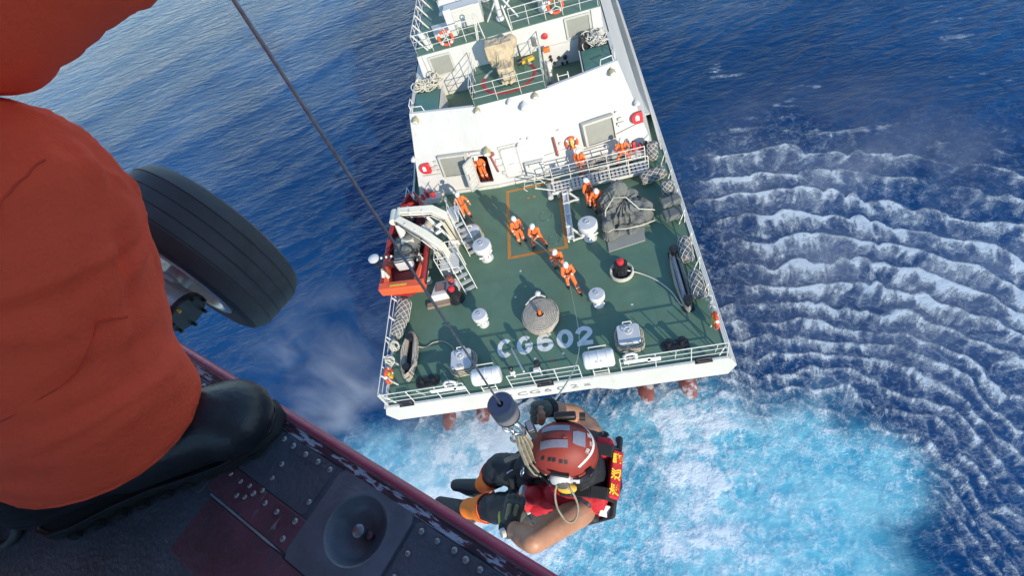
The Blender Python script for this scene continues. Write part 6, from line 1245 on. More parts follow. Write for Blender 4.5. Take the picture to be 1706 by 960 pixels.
def wrinkle(me_, amp, seed, ax=(.55, .35, .75), folds=()):
    """long soft folds with sharp valleys, running across the axis of the limb"""
    n_ = len(me_.vertices); co = np.zeros(n_*3, np.float32); me_.vertices.foreach_get('co', co); no = np.zeros(n_*3, np.float32); me_.vertex_normals.foreach_get('vector', no); co = co.reshape(-1, 3).astype(float); no = no.reshape(-1, 3)
    A = np.array(ax)/np.linalg.norm(ax); Bv = np.cross(A, (.3, .8, .2)); Bv /= np.linalg.norm(Bv); p, q_ = co@A, co@Bv
    w_ = fbm(p*5, q_*5, seed, 3)-.5
    rd = lambda v: 1-2*np.abs(v-np.round(v))*2
    f_ = fbm(p*9+w_*3, q_*3.2+w_*2, seed+3, 3); f2 = fbm(p*22+w_*4, q_*8, seed+9, 3)
    d = .75*np.clip(1-np.abs(f_-.5)*7, -.35, 1)+.35*np.clip(1-np.abs(f2-.5)*7, -.4, 1)-.2+1.2*w_
    for a_, c_, wd, dp in folds:
        a_, c_ = np.array(a_), np.array(c_); t_ = np.clip(((co-a_)@(c_-a_))/((c_-a_)@(c_-a_)), 0, 1); ds = np.linalg.norm(co-(a_+t_[:, None]*(c_-a_)), axis=1); d = d+dp*(np.exp(-(ds/wd)**2)-1.3*np.exp(-((ds-wd*1.5)/(wd*.8))**2)*.5)*np.sin(np.pi*(t_*.9+.05))
    d = d*np.where(co[:, 2] < .19, .25+.75*np.clip((co[:, 2]-.12)/.07, 0, 1), 1)
    me_.vertices.foreach_set('co', (co+no*(d*amp)[:, None]).astype(np.float32).ravel()); me_.update()
wrinkle(trous, .0085, 3, folds=(((-.562, .06, .30), (-.60, -.14, .16), .012, 1.6), ((-.60, .11, .36), (-.555, -.03, .20), .010, 1.2), ((-.59, -.02, .38), (-.66, -.14, .26), .010, -1.4), ((-.555, -.02, .14), (-.63, -.20, .12), .012, 1.3), ((-.58, .02, .24), (-.70, -.12, .20), .009, 1.3)))
wrinkle(jack, .0050, 11, (.7, .6, .2))
from mathutils.bvhtree import BVHTree
tro = link('trousers', trous, 'flight_suit', crew, 180); link('jacket', jack, 'flight_suit', crew, 180)
# seams: raised double stitching
mat('suit_seam', (.70, .065, .024), .85, var=.2, scale=30)
bv = BVHTree.FromPolygons([v.co for v in trous.vertices], [p.vertices for p in trous.polygons])
def seam(pts, r_=.0010):
    out = []; P_ = [Vector(p) for p in pts]
    for a_, c_ in zip(P_, P_[1:]):
        for k in range(14): 
            h_ = bv.find_nearest(a_.lerp(c_, k/14))
            out.append(h_[0]+h_[1]*.0010)
    for _ in range(3): out = [out[0]]+[(out[i-1]+out[i]*2+out[i+1])/4 for i in range(1, len(out)-1)]+[out[-1]]
    mb = MB(); mb.tube(out, r_, 5); part('seam', mb, 'suit_seam', crew, 60)
seam([(-0.542, 0.105, 0.403), (-0.518, 0.052, 0.385), (-0.526, 0.003, 0.364), (-0.539, -0.036, 0.351)]); seam([(-0.536, 0.024, 0.226), (-0.561, -0.014, 0.247), (-0.575, -0.059, 0.231), (-0.637, -0.126, 0.209)])
hem = tilt(cuff_ring((-.640, -.100, 0), .114, .096, .1195, .9, .004)); hem = [bv.find_nearest(Vector(p))[0]+bv.find_nearest(Vector(p))[1]*.0004 for p in hem]
for _ in range(2): hem = [(hem[i-1]+hem[i]*2+hem[(i+1) % 28])/4 for i in range(28)]
mb = MB(); mb.tube(hem, .0035, 7, closed=True); part('trouser_hem', mb, 'flight_suit', crew, 70)
hem2 = [bv.find_nearest(p+Vector((0, .004, .022)))[0] for p in hem]
for _ in range(3): hem2 = [(hem2[i-1]+hem2[i]*2+hem2[(i+1) % 28])/4 for i in range(28)]
mb = MB(); mb.tube(hem2, .0011, 5, closed=True); part('seam', mb, 'suit_seam', crew, 60)
# boots
def boot(heel, toe, ank):
    h_, t_ = Vector(heel), Vector(toe); d_ = (t_-h_); L_ = d_.length; d_.normalize(); s_ = d_.cross(Vector((0, 0, 1))).normalized(); P_ = lambda a, b_, c_: h_+d_*a*L_+s_*b_+Vector((0, 0, c_))
    mb = MB(); mb.cap(P_(.08, 0, .062), P_(.45, 0, .062), .038, .040, 14); mb.cap(P_(.45, 0, .060), P_(.80, .004, .052), .046, .046, 14); mb.ell(P_(.83, .004, .046), (.052, .052, .042)); mb.cap(P_(.30, 0, .10), P_(.62, 0, .075), .044, .038, 14); mb.cap(P_(.16, 0, .09), Vector(ank)+Vector((0, 0, .10)), .050, .056, 14)
    link('boot', solid(mb, .006, 5, 'boot'), 'boot_leather', crew, 180)
    out = [(a/100, w_) for a, w_ in ((-3, .0), (-2, .020), (3, .032), (12, .036), (30, .032), (45, .033), (62, .040), (74, .043), (85, .039), (94, .025), (97, .0))]; out = out+[(a, -w_*.95) for a, w_ in out[-2:0:-1]]
    mb = MB(); mb.loft([[P_(a, b_, .003) for a, b_ in out], [P_(a, b_*1.02, .010) for a, b_ in out], [P_(.5+(a-.5)*.970, b_*.95, .019) for a, b_ in out]]); link_s = part('boot_sole', mb, 'boot_sole', crew, 40)
    mb = MB(); mb.tube([P_(.5+(a-.5)*.970, b_*.97, .019) for a, b_ in out], .0032, 6, closed=True); part('boot_welt', mb, 'boot_leather', crew, 60)
    for k in range(9):
        a = .12+.09*k
        for q_ in (-1, 1): mb = MB(); mb.box(P_(a, q_*.038, .006), (.012, .008, .010), math.atan2(d_.y, d_.x)); part('tread_lug', mb, 'boot_sole', crew)
    for k in range(4):
        a = .44+.07*k; mb = MB(); mb.tube([P_(a, -.026, .098-.10*(a-.44)), P_(a, 0, .117-.13*(a-.44)), P_(a, .026, .098-.10*(a-.44))], .003, 6); part('lace', mb, 'strap_black', crew, 60)
boot((-.735, -.235, .002), (-.520, .022, .002), JC['ankle']); boot((-.96, -.42, .002), (-.82, -.17, .002), JC['ankle2'])
# ------------------------------------------------------------------ rescue swimmer on the winch cable
mat('wetsuit', (.014, .016, .020), .55, var=.3, scale=9, dirt=(.028, .030, .036), dscale=9, damt=.5, bump=.2, bscale=60)
mat('gaiter_orange', (.90, .22, .015), .6, var=.10, scale=9, bump=.25, bscale=25)
mat('vest_red', (.52, .012, .022), .7, var=.16, scale=14, bump=.45, bscale=30)
mat('vest_black', (.022, .023, .026), .7, var=.25, scale=16, bump=.3, bscale=60)
mat('helmet_red', (.27, .034, .022), .58, var=.08, scale=8, dirt=(.25, .045, .032), dscale=14, damt=.4)
mat('reflective', (.22, .23, .29), .35, var=.10, scale=40, bump=.15, bscale=200)
mat('reflective_white', (.66, .66, .62), .45, var=.08, scale=30)
mat('glove_dark', (.085, .090, .075), .75, var=.3, scale=22, bump=.4, bscale=60)
mat('glove_khaki', (.34, .32, .17), .8, var=.2, scale=22, bump=.3, bscale=60)
mat('lime', (.50, .55, .10), .7, var=.1, scale=20)
mat('swim_skin', (.43, .215, .125), .42, var=.16, scale=11, bump=.12, bscale=140)
mat('webbing', (.30, .27, .20), .85, var=.25, scale=40, bump=.4, bscale=120)
mat('yellow_print', (.85, .60, .03), .6, var=.05, scale=20)
mat('bumper_grey', (.16, .155, .17), .55, var=.12, scale=16)
mat('bumper_face', (.15, .15, .21), .5, var=.10, scale=20)
mat('cable_steel', (.33, .27, .25), .5, metal=.2, var=.3, scale=60)
mat('chrome', (.62, .62, .60), .22, metal=.95, var=.15, scale=40)
mat('sock_grey', (.10, .10, .09), .8, var=.2, scale=20)
B0 = Vector((2.8, -9.0, 16.5))
S = dict(head=(.205, -.139, .600), neck=(.225, -.140, .455), mid=(.246, -.142, .315), sl=(0.206, -0.290, 0.305), sr=(0.285, 0.010, 0.331), el=(0.036, -0.432, 0.484), wl=(-0.094, -0.339, 0.345), hl=(-0.050, -0.245, 0.385), er=(0.236, 0.113, 0.324), wr=(0.140, 0.082, 0.519), hr=(0.089, 0.044, 0.583),
         pelvis=(0.101, -0.124, 0.025), pr=(0.067, -0.070, 0.075), pl=(0.068, -0.195, 0.045), kr=(-0.210, 0.017, 0.044), ar=(-0.409, 0.037, -0.278), tr=(-0.589, 0.086, -0.350), her=(-0.377, -0.006, -0.305), kl=(-0.241, -0.156, -0.034), al=(-0.516, -0.068, -0.280), tl=(-0.687, 0.000, -0.357), hel=(-0.490, -0.105, -0.318))
S = {k: Vector(v) for k, v in S.items()}
def hand_caps(mb, w_, h_, side, curl, r_=.0105, thumb=1):
    """palm, four unequal curled fingers and a thumb leaving the side of the palm"""
    fw = (h_-w_).normalized(); sd = Vector(side); sd = (sd-fw*sd.dot(fw)).normalized(); dn = fw.cross(sd).normalized()*curl
    mb.cap(w_, w_+fw*.03, .026, .028, 10)
    for q_ in (-.026, -.009, .009, .026): mb.cap(w_+fw*.02+sd*q_*.7, w_+fw*.088+sd*q_, .017, .0145, 10)
    for q_, l_ in zip((-.030, -.010, .010, .029), (.060, .078, .084, .074)):
        a0 = w_+fw*.088+sd*q_; a1 = a0+(fw*.75+dn*.62).normalized()*l_*.45; a2 = a1+(fw*.0+dn*1.0).normalized()*l_*.36; a3 = a2+(dn*.45-fw*.9).normalized()*l_*.3
        mb.cap(a0, a1, r_, r_*.95, 8); mb.cap(a1, a2, r_*.95, r_*.9, 8); mb.cap(a2, a3, r_*.9, r_*.8, 8)
    b0 = w_+fw*.03+sd*.026*thumb; b1 = w_+fw*.062+sd*.046*thumb+dn*.018; b2 = w_+fw*.088+sd*.036*thumb+dn*.036
    mb.cap(b0, b1, .0145, .012, 8); mb.cap(b1, b2, .012, .0095, 8)
mb = MB()
mb.cap(S['pelvis'], S['mid']-Vector((0, 0, .06)), .12, .135, 16); mb.cap(S['sl'], S['sr'], .062, .062, 14); mb.cap(S['neck']-Vector((0, 0, .06)), S['head']-Vector((0, 0, .04)), .058, .058, 12)
fdir = Vector((-.975, .10, -.20)).normalized()
mb.ell(S['head']-Vector((0, 0, .02)), (.092, .078, .105)); fc = S['head']+fdir*.088-Vector((0, 0, .055)); mb.ell(fc, (.020, .016, .022)); mb.ell(fc-Vector((0, 0, .045))-fdir*.012, (.022, .034, .012)); mb.ell(S['head']+fdir*.055-Vector((0, 0, .10)), (.036, .042, .030))
for q_ in (-.03, .03): mb.ell(fc+Vector((.02*0, q_, .028))-fdir*.004, (.012, .014, .010))
for a_, c_, e_ in (('sl', 'el', 'wl'), ('sr', 'er', 'wr')):
    m1 = S[a_].lerp(S[c_], .42); mb.cap(S[a_], m1, .060, .057, 16); mb.cap(m1, S[c_], .057, .046, 16); m2 = S[c_].lerp(S[e_], .32); mb.cap(S[c_], m2, .046, .047, 16); mb.cap(m2, S[e_], .047, .030, 16)
for a_, c_, e_ in (('sl', 'el', 'wl'), ('sr', 'er', 'wr')):
    d1 = (S[c_]-S[a_]).normalized(); d2 = (S[e_]-S[c_]).normalized(); nb = (d2-d1*d2.dot(d1)).normalized(); x_, y_ = frame_z(d1); Mq = Matrix((x_, y_, d1)).transposed()
    mb.ell(S[a_]+d1*.03-nb*.008, (.060, .060, .085), Mq); mb.ell(S[a_].lerp(S[c_], .52)+nb*.014, (.045, .045, .090), Mq); mb.ell(S[a_].lerp(S[c_], .55)-nb*.016, (.043, .043, .095), Mq)
    x_, y_ = frame_z(d2); Mq = Matrix((x_, y_, d2)).transposed(); mb.ell(S[c_].lerp(S[e_], .26)+y_*.012, (.040, .040, .080), Mq); mb.ell(S[c_]-nb*.012, (.034, .034, .034))
hand_caps(mb, S['wl'], S['hl'], (.8, .25, -.1), 1, thumb=1); hand_caps(mb, S['wr'], S['hr'], (-.3, -.8, -.6), 1, thumb=1)
for s in 'lr':
    mb.cap(S['p'+s], S['k'+s], .085, .062, 14); mb.cap(S['k'+s], S['a'+s], .056, .038, 12); mb.cap(S['a'+s], S['t'+s], .036, .028, 10)
swim = skinned('person', mb, .0065, 'swim_skin', None, 4); swim.location = B0; setp(swim, 'rescue swimmer in red helmet and life vest hanging from the winch cable', 'person')
def cloth(name, mb, vox, m, it=3, parent=None): return skinned(name, mb, vox, m, parent or swim, it)
# black shorty wetsuit: trunk, thighs over the knees
mb = MB(); mb.cap(S['pelvis'], S['mid']-Vector((0, 0, .08)), .138, .148, 16); mb.cap(S['mid'], S['neck']+Vector((0, 0, .02)), .105, .082, 14); mb.cap(S['sl'].lerp(S['sr'], .16), S['sl'].lerp(S['sr'], .90), .078, .078, 14)
for s in 'lr':
    mb.cap(S['p'+s], S['p'+s].lerp(S['k'+s], .5), .108, .094, 16); mb.cap(S['p'+s].lerp(S['k'+s], .5), S['k'+s], .094, .076, 16); mb.cap(S['k'+s], S['k'+s].lerp(S['a'+s], .34), .076, .064, 16); mb.ell(S['k'+s], (.072, .072, .072))
ws_m = solid(mb, .010, 4, 'wetsuit'); crumple_free(ws_m, .012, 16, 5); link('wetsuit', ws_m, 'wetsuit', swim, 180)
for s in 'lr':
    mb = MB(); a_, c_ = S['k'+s].lerp(S['a'+s], .30), S['k'+s].lerp(S['a'+s], .84); x_, y_ = frame_z(c_-a_)
    rings = []
    for k in range(9):
        t_ = k/8; p_ = a_.lerp(c_, t_); r_ = .070-.018*t_+.004*math.sin(7*t_); rings.append([p_+(x_*math.cos(q_)+y_*math.sin(q_))*r_*(1+.03*math.sin(3*q_+4*t_)) for q_ in [2*PI*i/24 for i in range(24)]])
    mb.loft(rings); part('gaiter', mb, 'gaiter_orange', swim, 60)
    mb = MB(); mb.torus(a_, .071, .003, Matrix((x_, y_, (c_-a_).normalized())).transposed(), 24, 6); part('gaiter_trim', mb, 'fire_red', swim, 60)
    mb = MB(); mb.cap(S['k'+s].lerp(S['a'+s], .80), S['a'+s], .052, .048, 12); mb.cap(S['a'+s], S['t'+s], .046, .036, 12); mb.cap(S['he'+s], S['a'+s], .040, .042, 12); mb.cap(S['he'+s], S['t'+s].lerp(S['he'+s], .3), .034, .034, 12); cloth('boot', mb, .008, 'wetsuit')
    mb = MB(); dn = (S['he'+s]-S['a'+s]).normalized(); mb.cap(S['he'+s]+dn*.012, S['t'+s].lerp(S['he'+s], .35)+dn*.016, .033, .030, 12); mb.cap(S['t'+s].lerp(S['he'+s], .35)+dn*.016, S['t'+s]+dn*.008, .030, .026, 12); cloth('boot_sole', mb, .008, 'sock_grey')
# grey shorts flap over the left thigh
mb = MB(); q0 = S['pl'].lerp(S['kl'], .10); q1 = S['pl'].lerp(S['kl'], .55); mb.cap(q0, q1, .118, .106, 16); mb.cap(S['pelvis'], S['pl'], .15, .12, 14); mm = solid(mb, .010, 3, 'shorts'); crumple_free(mm, .02, 14, 9); mat('shorts_grey', (.055, .056, .058), .8, var=.2, scale=16); link('shorts', mm, 'shorts_grey', swim, 180)
# vest frame: x his right, y forward, z up the spine, origin between the shoulders
Rt = (S['sr']-S['sl']).normalized(); Up = (S['mid']-S['pelvis']); Up = (Up-Rt*Up.dot(Rt)).normalized(); Fw = Up.cross(Rt).normalized()
VM = Matrix((Rt, Fw, Up)).transposed().to_4x4(); VM.translation = S['mid']
V = lambda x, y, z: VM @ Vector((x, y, z))
def slim(mb): mb.v = [(x, y*.60 if y < 0 else y, z) for x, y, z in mb.v]; return mb
def vp(name, mb, m, **kw): slim(mb).xf(VM); return part(name, mb, m, swim, **kw)
mb = MB(); mb.hexa([(-.175, -.17, -.40), (.175, -.17, -.40), (.165, .12, -.40), (-.165, .12, -.40), (-.155, -.17, .05), (.155, -.17, .05), (.13, .10, .03), (-.13, .10, .03)]); mb.cap((-.10, -.10, .05), (-.11, .10, -.02), .055, .06); mb.cap((.10, -.10, .05), (.11, .10, -.02), .055, .06); mb.cap((-.12, .13, -.08), (-.12, .13, -.32), .06, .065); mb.cap((.12, .13, -.08), (.12, .13, -.32), .06, .065); slim(mb).xf(VM)
vm = solid(mb, .009, 4, 'vest'); crumple_free(vm, .016, 20, 14); vest = link('life_vest', vm, 'vest_red', swim, 180)
mb = MB(); mb.hexa([(-.175, -.215, -.38), (.175, -.215, -.38), (.185, -.15, -.38), (-.185, -.15, -.38), (-.165, -.205, .085), (.165, -.205, .085), (.172, -.165, .085), (-.172, -.165, .085)]); vp('vest_back_panel', mb, 'vest_black', bev=.02)
# red name panel across the shoulders with yellow characters
pn = Matrix.Translation((0, -.095, .094)) @ Matrix.Rotation(R(10), 4, 'X')
mb = MB(); mb.box((0, 0, .0), (.195, .052, .030), 0, None); mb.xf(VM @ pn); part('name_panel', mb, 'vest_red', swim, 35, .008)
for s_, x_ in (('海', -.062), ('巡', .0), ('署', .062)):
    tx = text_mesh('vest_letter', s_, .046, 'yellow_print', swim, .0006, .0012); tx.matrix_basis = VM @ pn @ Matrix.Translation((x_, .0, .0158)) @ Matrix.Rotation(R(0), 4, 'Z')
for s in (-1, 1):
    mb = MB(); mb.hexa([(s*.158, -.175, .028), (s*.118, -.175, .062), (s*.118, -.10, .070), (s*.158, -.10, .036), (s*.166, -.178, .040), (s*.124, -.178, .074), (s*.124, -.10, .082), (s*.166, -.10, .048)]); vp('reflective_patch', mb, 'reflective_white', bev=.004)
    mb = MB(); ps = [(s*.086, -.205, -.30), (s*.086, -.215, -.05), (s*.086, -.19, .085), (s*.086, -.10, .112), (s*.088, 0, .092), (s*.10, .12, .02), (s*.115, .19, -.12), (s*.11, .20, -.34)]
    for k in range(len(ps)-1): mb.beam(ps[k], ps[k+1], .048, .008, (s*.2, -1, .4) if k < 2 else ((0, .3, 1) if k < 5 else (0, 1, .2)))
    vp('shoulder_strap', mb, 'strap_black', bev=.002)
    mb = MB(); mb.box((s*.095, .09, .066), (.062, .052, .020), 0, Matrix.Rotation(R(-32), 3, 'X')); vp('strap_buckle', mb, 'vest_black', bev=.005)
mb = MB(); mb.box((-.162, .03, -.05), (.05, .13, .14)); vp('side_float_panel', mb, 'gaiter_orange', bev=.015)
mb = MB(); mb.box((-.17, -.08, -.11), (.04, .12, .22)); vp('side_panel', mb, 'vest_black', bev=.015); mb = MB(); mb.box((.17, -.05, -.09), (.04, .16, .24)); vp('side_panel', mb, 'vest_black', bev=.015)
for z_ in (-.16, -.30):
    mb = MB(); mb.lathe([(.20, -.02), (.205, 0), (.20, .02)], 28, Matrix.Translation((0, -.01, z_)) @ Matrix.Diagonal((1, .98, 1, 1)), caps=False); vp('waist_strap', mb, 'strap_black', smooth=60)
mb = MB(); mb.cap((-.13, .19, -.06), (-.13, .205, -.19), .040, .042); mb.cap((-.10, .20, -.19), (-.16, .20, -.19), .035, .035); mb.xf(VM); cloth('chest_pouch', mb, .008, 'vest_red')
mb = MB(); mb.box((-.145, .235, -.10), (.09, .03, .045), 0, Matrix.Rotation(.3, 3, 'Y')); vp('reflective_patch', mb, 'reflective_white', bev=.006)
mb = MB(); mb.cap((.06, .22, -.02), (.0, .225, -.26), .045, .05); mb.cap((-.03, .215, -.04), (-.02, .22, -.2), .04, .045); mb.xf(VM); cloth('chest_harness', mb, .009, 'vest_black')
mb = MB(); mb.box((-.15, -.20, -.40), (.05, .02, .16)); vp('strap_tail', mb, 'strap_black')
# gloves over the hands, fingertips bare
mb = MB()
for w_, h_, sd_ in ((S['wl'], S['hl'], Vector((.8, .25, -.1))), (S['wr'], S['hr'], Vector((-.3, -.8, -.6)))):
    fw = (h_-w_).normalized(); sd = (sd_-fw*sd_.dot(fw)).normalized(); dn = fw.cross(sd).normalized(); mb = MB()
    mb.cap(w_-fw*.012, w_+fw*.035, .036, .037, 12)
    for q_ in (-.026, -.009, .009, .026): mb.cap(w_+fw*.02+sd*q_*.7, w_+fw*.088+sd*q_, .0205, .0185, 10)
    for q_, l_ in zip((-.031, -.0105, .0105, .030), (.060, .078, .084, .074)):
        a0 = w_+fw*.088+sd*q_; a1 = a0+(fw*.75+dn*.62).normalized()*l_*.45; a2 = a1+dn*l_*.22; mb.cap(a0, a1, .0138, .0132, 8); mb.cap(a1, a2, .0132, .0125, 8)
    b0 = w_+fw*.03+sd*.026; b1 = w_+fw*.062+sd*.046+dn*.018; mb.cap(b0, b1, .0182, .0155, 8)
    g_ = cloth('glove', mb, .0048, 'glove_dark', 2)
    mb = MB(); mb.cap(w_+fw*.035-sd*.018-dn*.020, w_+fw*.085-sd*.022-dn*.016, .011, .010, 8); mb.cap(w_+fw*.035+sd*.006-dn*.022, w_+fw*.09+sd*.008-dn*.018, .010, .009, 8); part('glove_pad', mb, 'glove_khaki', swim, 60)
    x_, y_ = frame_z(fw); M_ = Matrix((x_, y_, fw)).transposed().to_4x4(); M_.translation = w_-fw*.005
    mb = MB(); mb.lathe([(.040, -.014), (.0425, 0), (.040, .016)], 22, M_, caps=False); part('glove_cuff', mb, 'strap_black', swim, 60)
mb = MB(); fw = (S['hl']-S['wl']).normalized(); mb.beam(S['wl']+Vector((-.036, .01, .01)), S['wl']+Vector((-.045, .06, -.012)), .03, .006, (-1, 0, .5)); part('lime_tab', mb, 'lime', swim, bev=.002)
# dive watch on the left wrist
wv = (S['el']-S['wl']).normalized(); x_, y_ = frame_z(wv); M_ = Matrix((x_, y_, wv)).transposed().to_4x4(); M_.translation = S['wl']+wv*.040
mb = MB(); mb.lathe([(.0365, -.010), (.038, 0), (.0365, .010)], 24, M_, caps=False); wt = part('watch', mb, 'strap_black', swim, 60); mb = MB(); mb.cyl(S['wl']+wv*.04+Vector((-.030, -.012, .018)), S['wl']+wv*.04+Vector((-.044, -.018, .026)), .019, n=16); part('watch_face', mb, 'cap_grey', wt, 40, .002)
# ---- helmet
hu = Vector((.16, .02, .98)).normalized(); hf = (fdir-hu*fdir.dot(hu)).normalized(); hr = hf.cross(hu).normalized()      # up, forward, right
HMx = Matrix((hr, hf, hu)).transposed().to_4x4(); HMx.translation = S['head']+Vector((0, 0, .0))
ax_, ay_, az_ = .108, .127, .124
def hel(x, y, k=1.0):
    q_ = max(0., 1-(x/ax_)**2-(y/ay_)**2); return (x, y, az_*q_**.5*k)
def hpart(name, mb, m, parent=None, **kw): mb.xf(HMx); return part(name, mb, m, parent or swim, **kw)
mb = MB(); rings = []; nn = 40
for j in range(15):
    a = -.42+(PI/2+.42)*j/14
    rg = []
    for i in range(nn):
        t_ = 2*PI*i/nn; cy, sy = math.cos(t_), math.sin(t_); low = a < 0; cut = 1.0
        drop = 1.0 if a >= 0 else (.35 if abs(cy) > .75 and abs(sy) < .66 else 1.0)
        ridge = 1+.018*math.exp(-((abs(cy)-.62)/.12)**2)*(1 if a > .1 else .3)
        rg.append((ax_*math.cos(a if a > 0 else a*.8)*cy*ridge, ay_*math.cos(a if a > 0 else a*.8)*sy*ridge, az_*math.sin(a)*drop+(-.0 if a >= 0 else -.004)))
    rings.append(rg)
mb.loft(rings, caps=False); helm = hpart('helmet', mb, 'helmet_red', smooth=60); so_ = helm.modifiers.new('thick', 'SOLIDIFY'); so_.thickness = .006; so_.offset = -1
mb = MB(); mb.tube([(ax_*1.0*math.cos(a), ay_*1.0*math.sin(a), -.030 if abs(math.cos(a)) < .75 else -.010) for a in [2*PI*i/40 for i in range(40)]], .0045, 6, closed=True); hpart('helmet_rim', mb, 'helmet_red', parent=helm, smooth=60)
def patch(name, x0, x1, y0, y1, m, off=1.016, nx_=8, ny_=10, shape=None, parent=None):
    mb = MB(); vs = []; 
    for j in range(ny_+1):
        for i in range(nx_+1):
            x, y = x0+(x1-x0)*i/nx_, y0+(y1-y0)*j/ny_
            if shape: x, y = shape(x, y)
            p_ = Vector(hel(x, y)); vs.append(p_*off)
    mb.add(vs, [(j*(nx_+1)+i, j*(nx_+1)+i+1, (j+1)*(nx_+1)+i+1, (j+1)*(nx_+1)+i) for j in range(ny_) for i in range(nx_)]); return hpart(name, mb, m, parent=parent or helm, smooth=180)
patch('reflective_strip', -.038, -.010, -.015, .088, 'reflective', nx_=4); patch('reflective_strip', .026, .052, -.020, .085, 'reflective', nx_=4)
patch('reflective_patch', -.025, .032, -.078, -.032, 'reflective', shape=lambda x, y: (x*(1-.35*max(0, (y+.05)/.03)), y))
for x_, y_ in ((-.062, .078), (-.070, .052), (-.073, .036), (-.078, .010), (-.079, -.008), (.078, .045), (.080, .028), (.078, -.01)): patch('vent_slot', x_-.005, x_+.005, y_-.0065, y_+.0065, 'boot_black', 1.012, 2, 2)
patch('rear_band', -.085, .085, -.112, -.104, 'reflective_white', 1.02, 12, 2, shape=lambda x, y: (x, y+.06*(x/.085)**2*.9))
for s_, x_ in (('海', -.034), ('巡', -.004), ('署', .026)):
    p_ = Vector(hel(x_, -.100+.03*(x_/.05)**2))*1.022; nrm = Vector((p_.x/ax_**2, p_.y/ay_**2, p_.z/az_**2)).normalized(); xx = Vector((1, 0, 0)); xx = (xx-nrm*xx.dot(nrm)).normalized(); M_ = Matrix((xx, nrm.cross(xx), nrm)).transposed().to_4x4(); M_.translation = p_
    tx = text_mesh('helmet_letter', s_, .022, 'reflective_white', helm, .0003); tx.matrix_basis = HMx @ M_
# ear piece, headset and rail on his left side; strap clip, goggles, camera on the right
mb = MB(); mb.ell((-.108, .012, -.022), (.026, .044, .050)); hpart('ear_cup', mb, 'cap_grey', parent=helm, smooth=80); mb = MB(); mb.ell((-.124, .005, -.028), (.016, .030, .034)); hpart('ear_pad', mb, 'glove_dark', parent=helm, smooth=80)
mb = MB(); mb.beam((-.106, .050, .036), (-.112, -.02, .030), .016, .014); hpart('side_rail', mb, 'boot_black', parent=helm, bev=.003)
mb = MB(); mb.box((-.112, -.040, -.012), (.018, .040, .030)); hpart('rail_plate', mb, 'cap_grey', parent=helm, bev=.005); mb = MB(); mb.cyl((-.121, -.040, -.012), (-.125, -.040, -.012), .006, n=12); hpart('rail_bolt', mb, 'dark_metal', parent=helm)
mb = MB(); mb.box((-.088, -.098, .018), (.030, .026, .020), -.6); hpart('strap_clip', mb, 'boot_black', parent=helm, bev=.004); mb = MB(); mb.tube([(-.095, -.09, .015), (-.110, -.06, .005), (-.112, -.035, .0)], .004, 6); hpart('goggle_strap', mb, 'boot_black', parent=helm, smooth=60)
mb = MB(); mb.tube([(-.122, .02, -.05), (-.105, .06, -.085), (-.06, .10, -.10), (-.02, .115, -.095)], .006, 7); mb.ell((-.015, .118, -.092), (.012, .012, .010)); hpart('boom_microphone', mb, 'boot_black', parent=helm, smooth=60)
mb = MB(); mb.tube([(-.105, .01, -.07), (-.06, .05, -.13), (0, .06, -.145), (.06, .05, -.13), (.105, .01, -.07)], .007, 7); hpart('chin_strap', mb, 'webbing', parent=helm, smooth=60); mb = MB(); mb.ell((-.122, -.01, -.075), (.022, .040, .020)); hpart('ear_seal', mb, 'yellow', parent=helm, smooth=80)
mb = MB(); mb.box((.098, .0, .092), (.030, .085, .034), .1); cm = hpart('helmet_camera', mb, 'boot_black', parent=helm, bev=.008); mb = MB(); mb.cyl((.098, -.055, .095), (.098, -.078, .095), .016, n=16); hpart('camera_lens', mb, 'dark_metal', parent=helm, smooth=40); mb = MB(); mb.box((.10, .015, .070), (.022, .045, .03)); hpart('camera_mount', mb, 'boot_black', parent=helm, bev=.004)
# harness leg loops, buckles, dangling webbing and a knife sheath
for s in 'lr':
    for f_ in (.30, .62):
        c_ = S['p'+s].lerp(S['k'+s], f_); d_ = (S['k'+s]-S['p'+s]).normalized(); x_, y_ = frame_z(d_); M_ = Matrix((x_, y_, d_)).transposed().to_4x4(); M_.translation = c_; r_ = .112-.022*f_
        mb = MB(); mb.lathe([(r_, -.016), (r_+.003, 0), (r_, .016)], 24, M_, caps=False); part('leg_loop', mb, 'strap_black', swim, 60)
        mb = MB(); mb.box(c_+Vector((-.25, -.35, .9)).normalized()*(r_+.006), (.034, .026, .012), .4); part('buckle', mb, 'cap_grey', swim, 35, .003)
for k, (p_, q_) in enumerate((((-.02, .235, -.10), (-.06, .30, -.30)), ((.05, .23, -.14), (.03, .31, -.34)), ((-.13, .22, -.22), (-.17, .27, -.38)))):
    a_, c_ = V(*p_), V(*q_); mb = MB(); mb.beam(a_, a_.lerp(c_, .5)+Vector((-.012, 0, .01)), .022, .004, (-.4, -.5, .8)); mb.beam(a_.lerp(c_, .5)+Vector((-.012, 0, .01)), c_, .022, .004, (-.4, -.5, .8)); part('webbing_tail', mb, 'webbing' if k == 1 else 'strap_black', swim)
for p_ in ((-.05, .262, -.06), (.03, .262, -.10), (.075, .24, -.03)):
    mb = MB(); mb.tube([V(p_[0]+.017*math.cos(a), p_[1], p_[2]+.027*math.sin(a)) for a in [2*PI*i/16 for i in range(16)]], .0042, 7, closed=True); part('steel_ring', mb, 'chrome', swim, 70)
mb = MB(); mb.cap((-.155, .245, -.24), (-.150, .25, -.12), .016, .014, 10); vp('knife_sheath', mb, 'vest_black', smooth=60); mb = MB(); mb.cap((-.150, .25, -.12), (-.148, .252, -.06), .010, .009, 8); vp('knife_grip', mb, 'gaiter_orange', smooth=60)
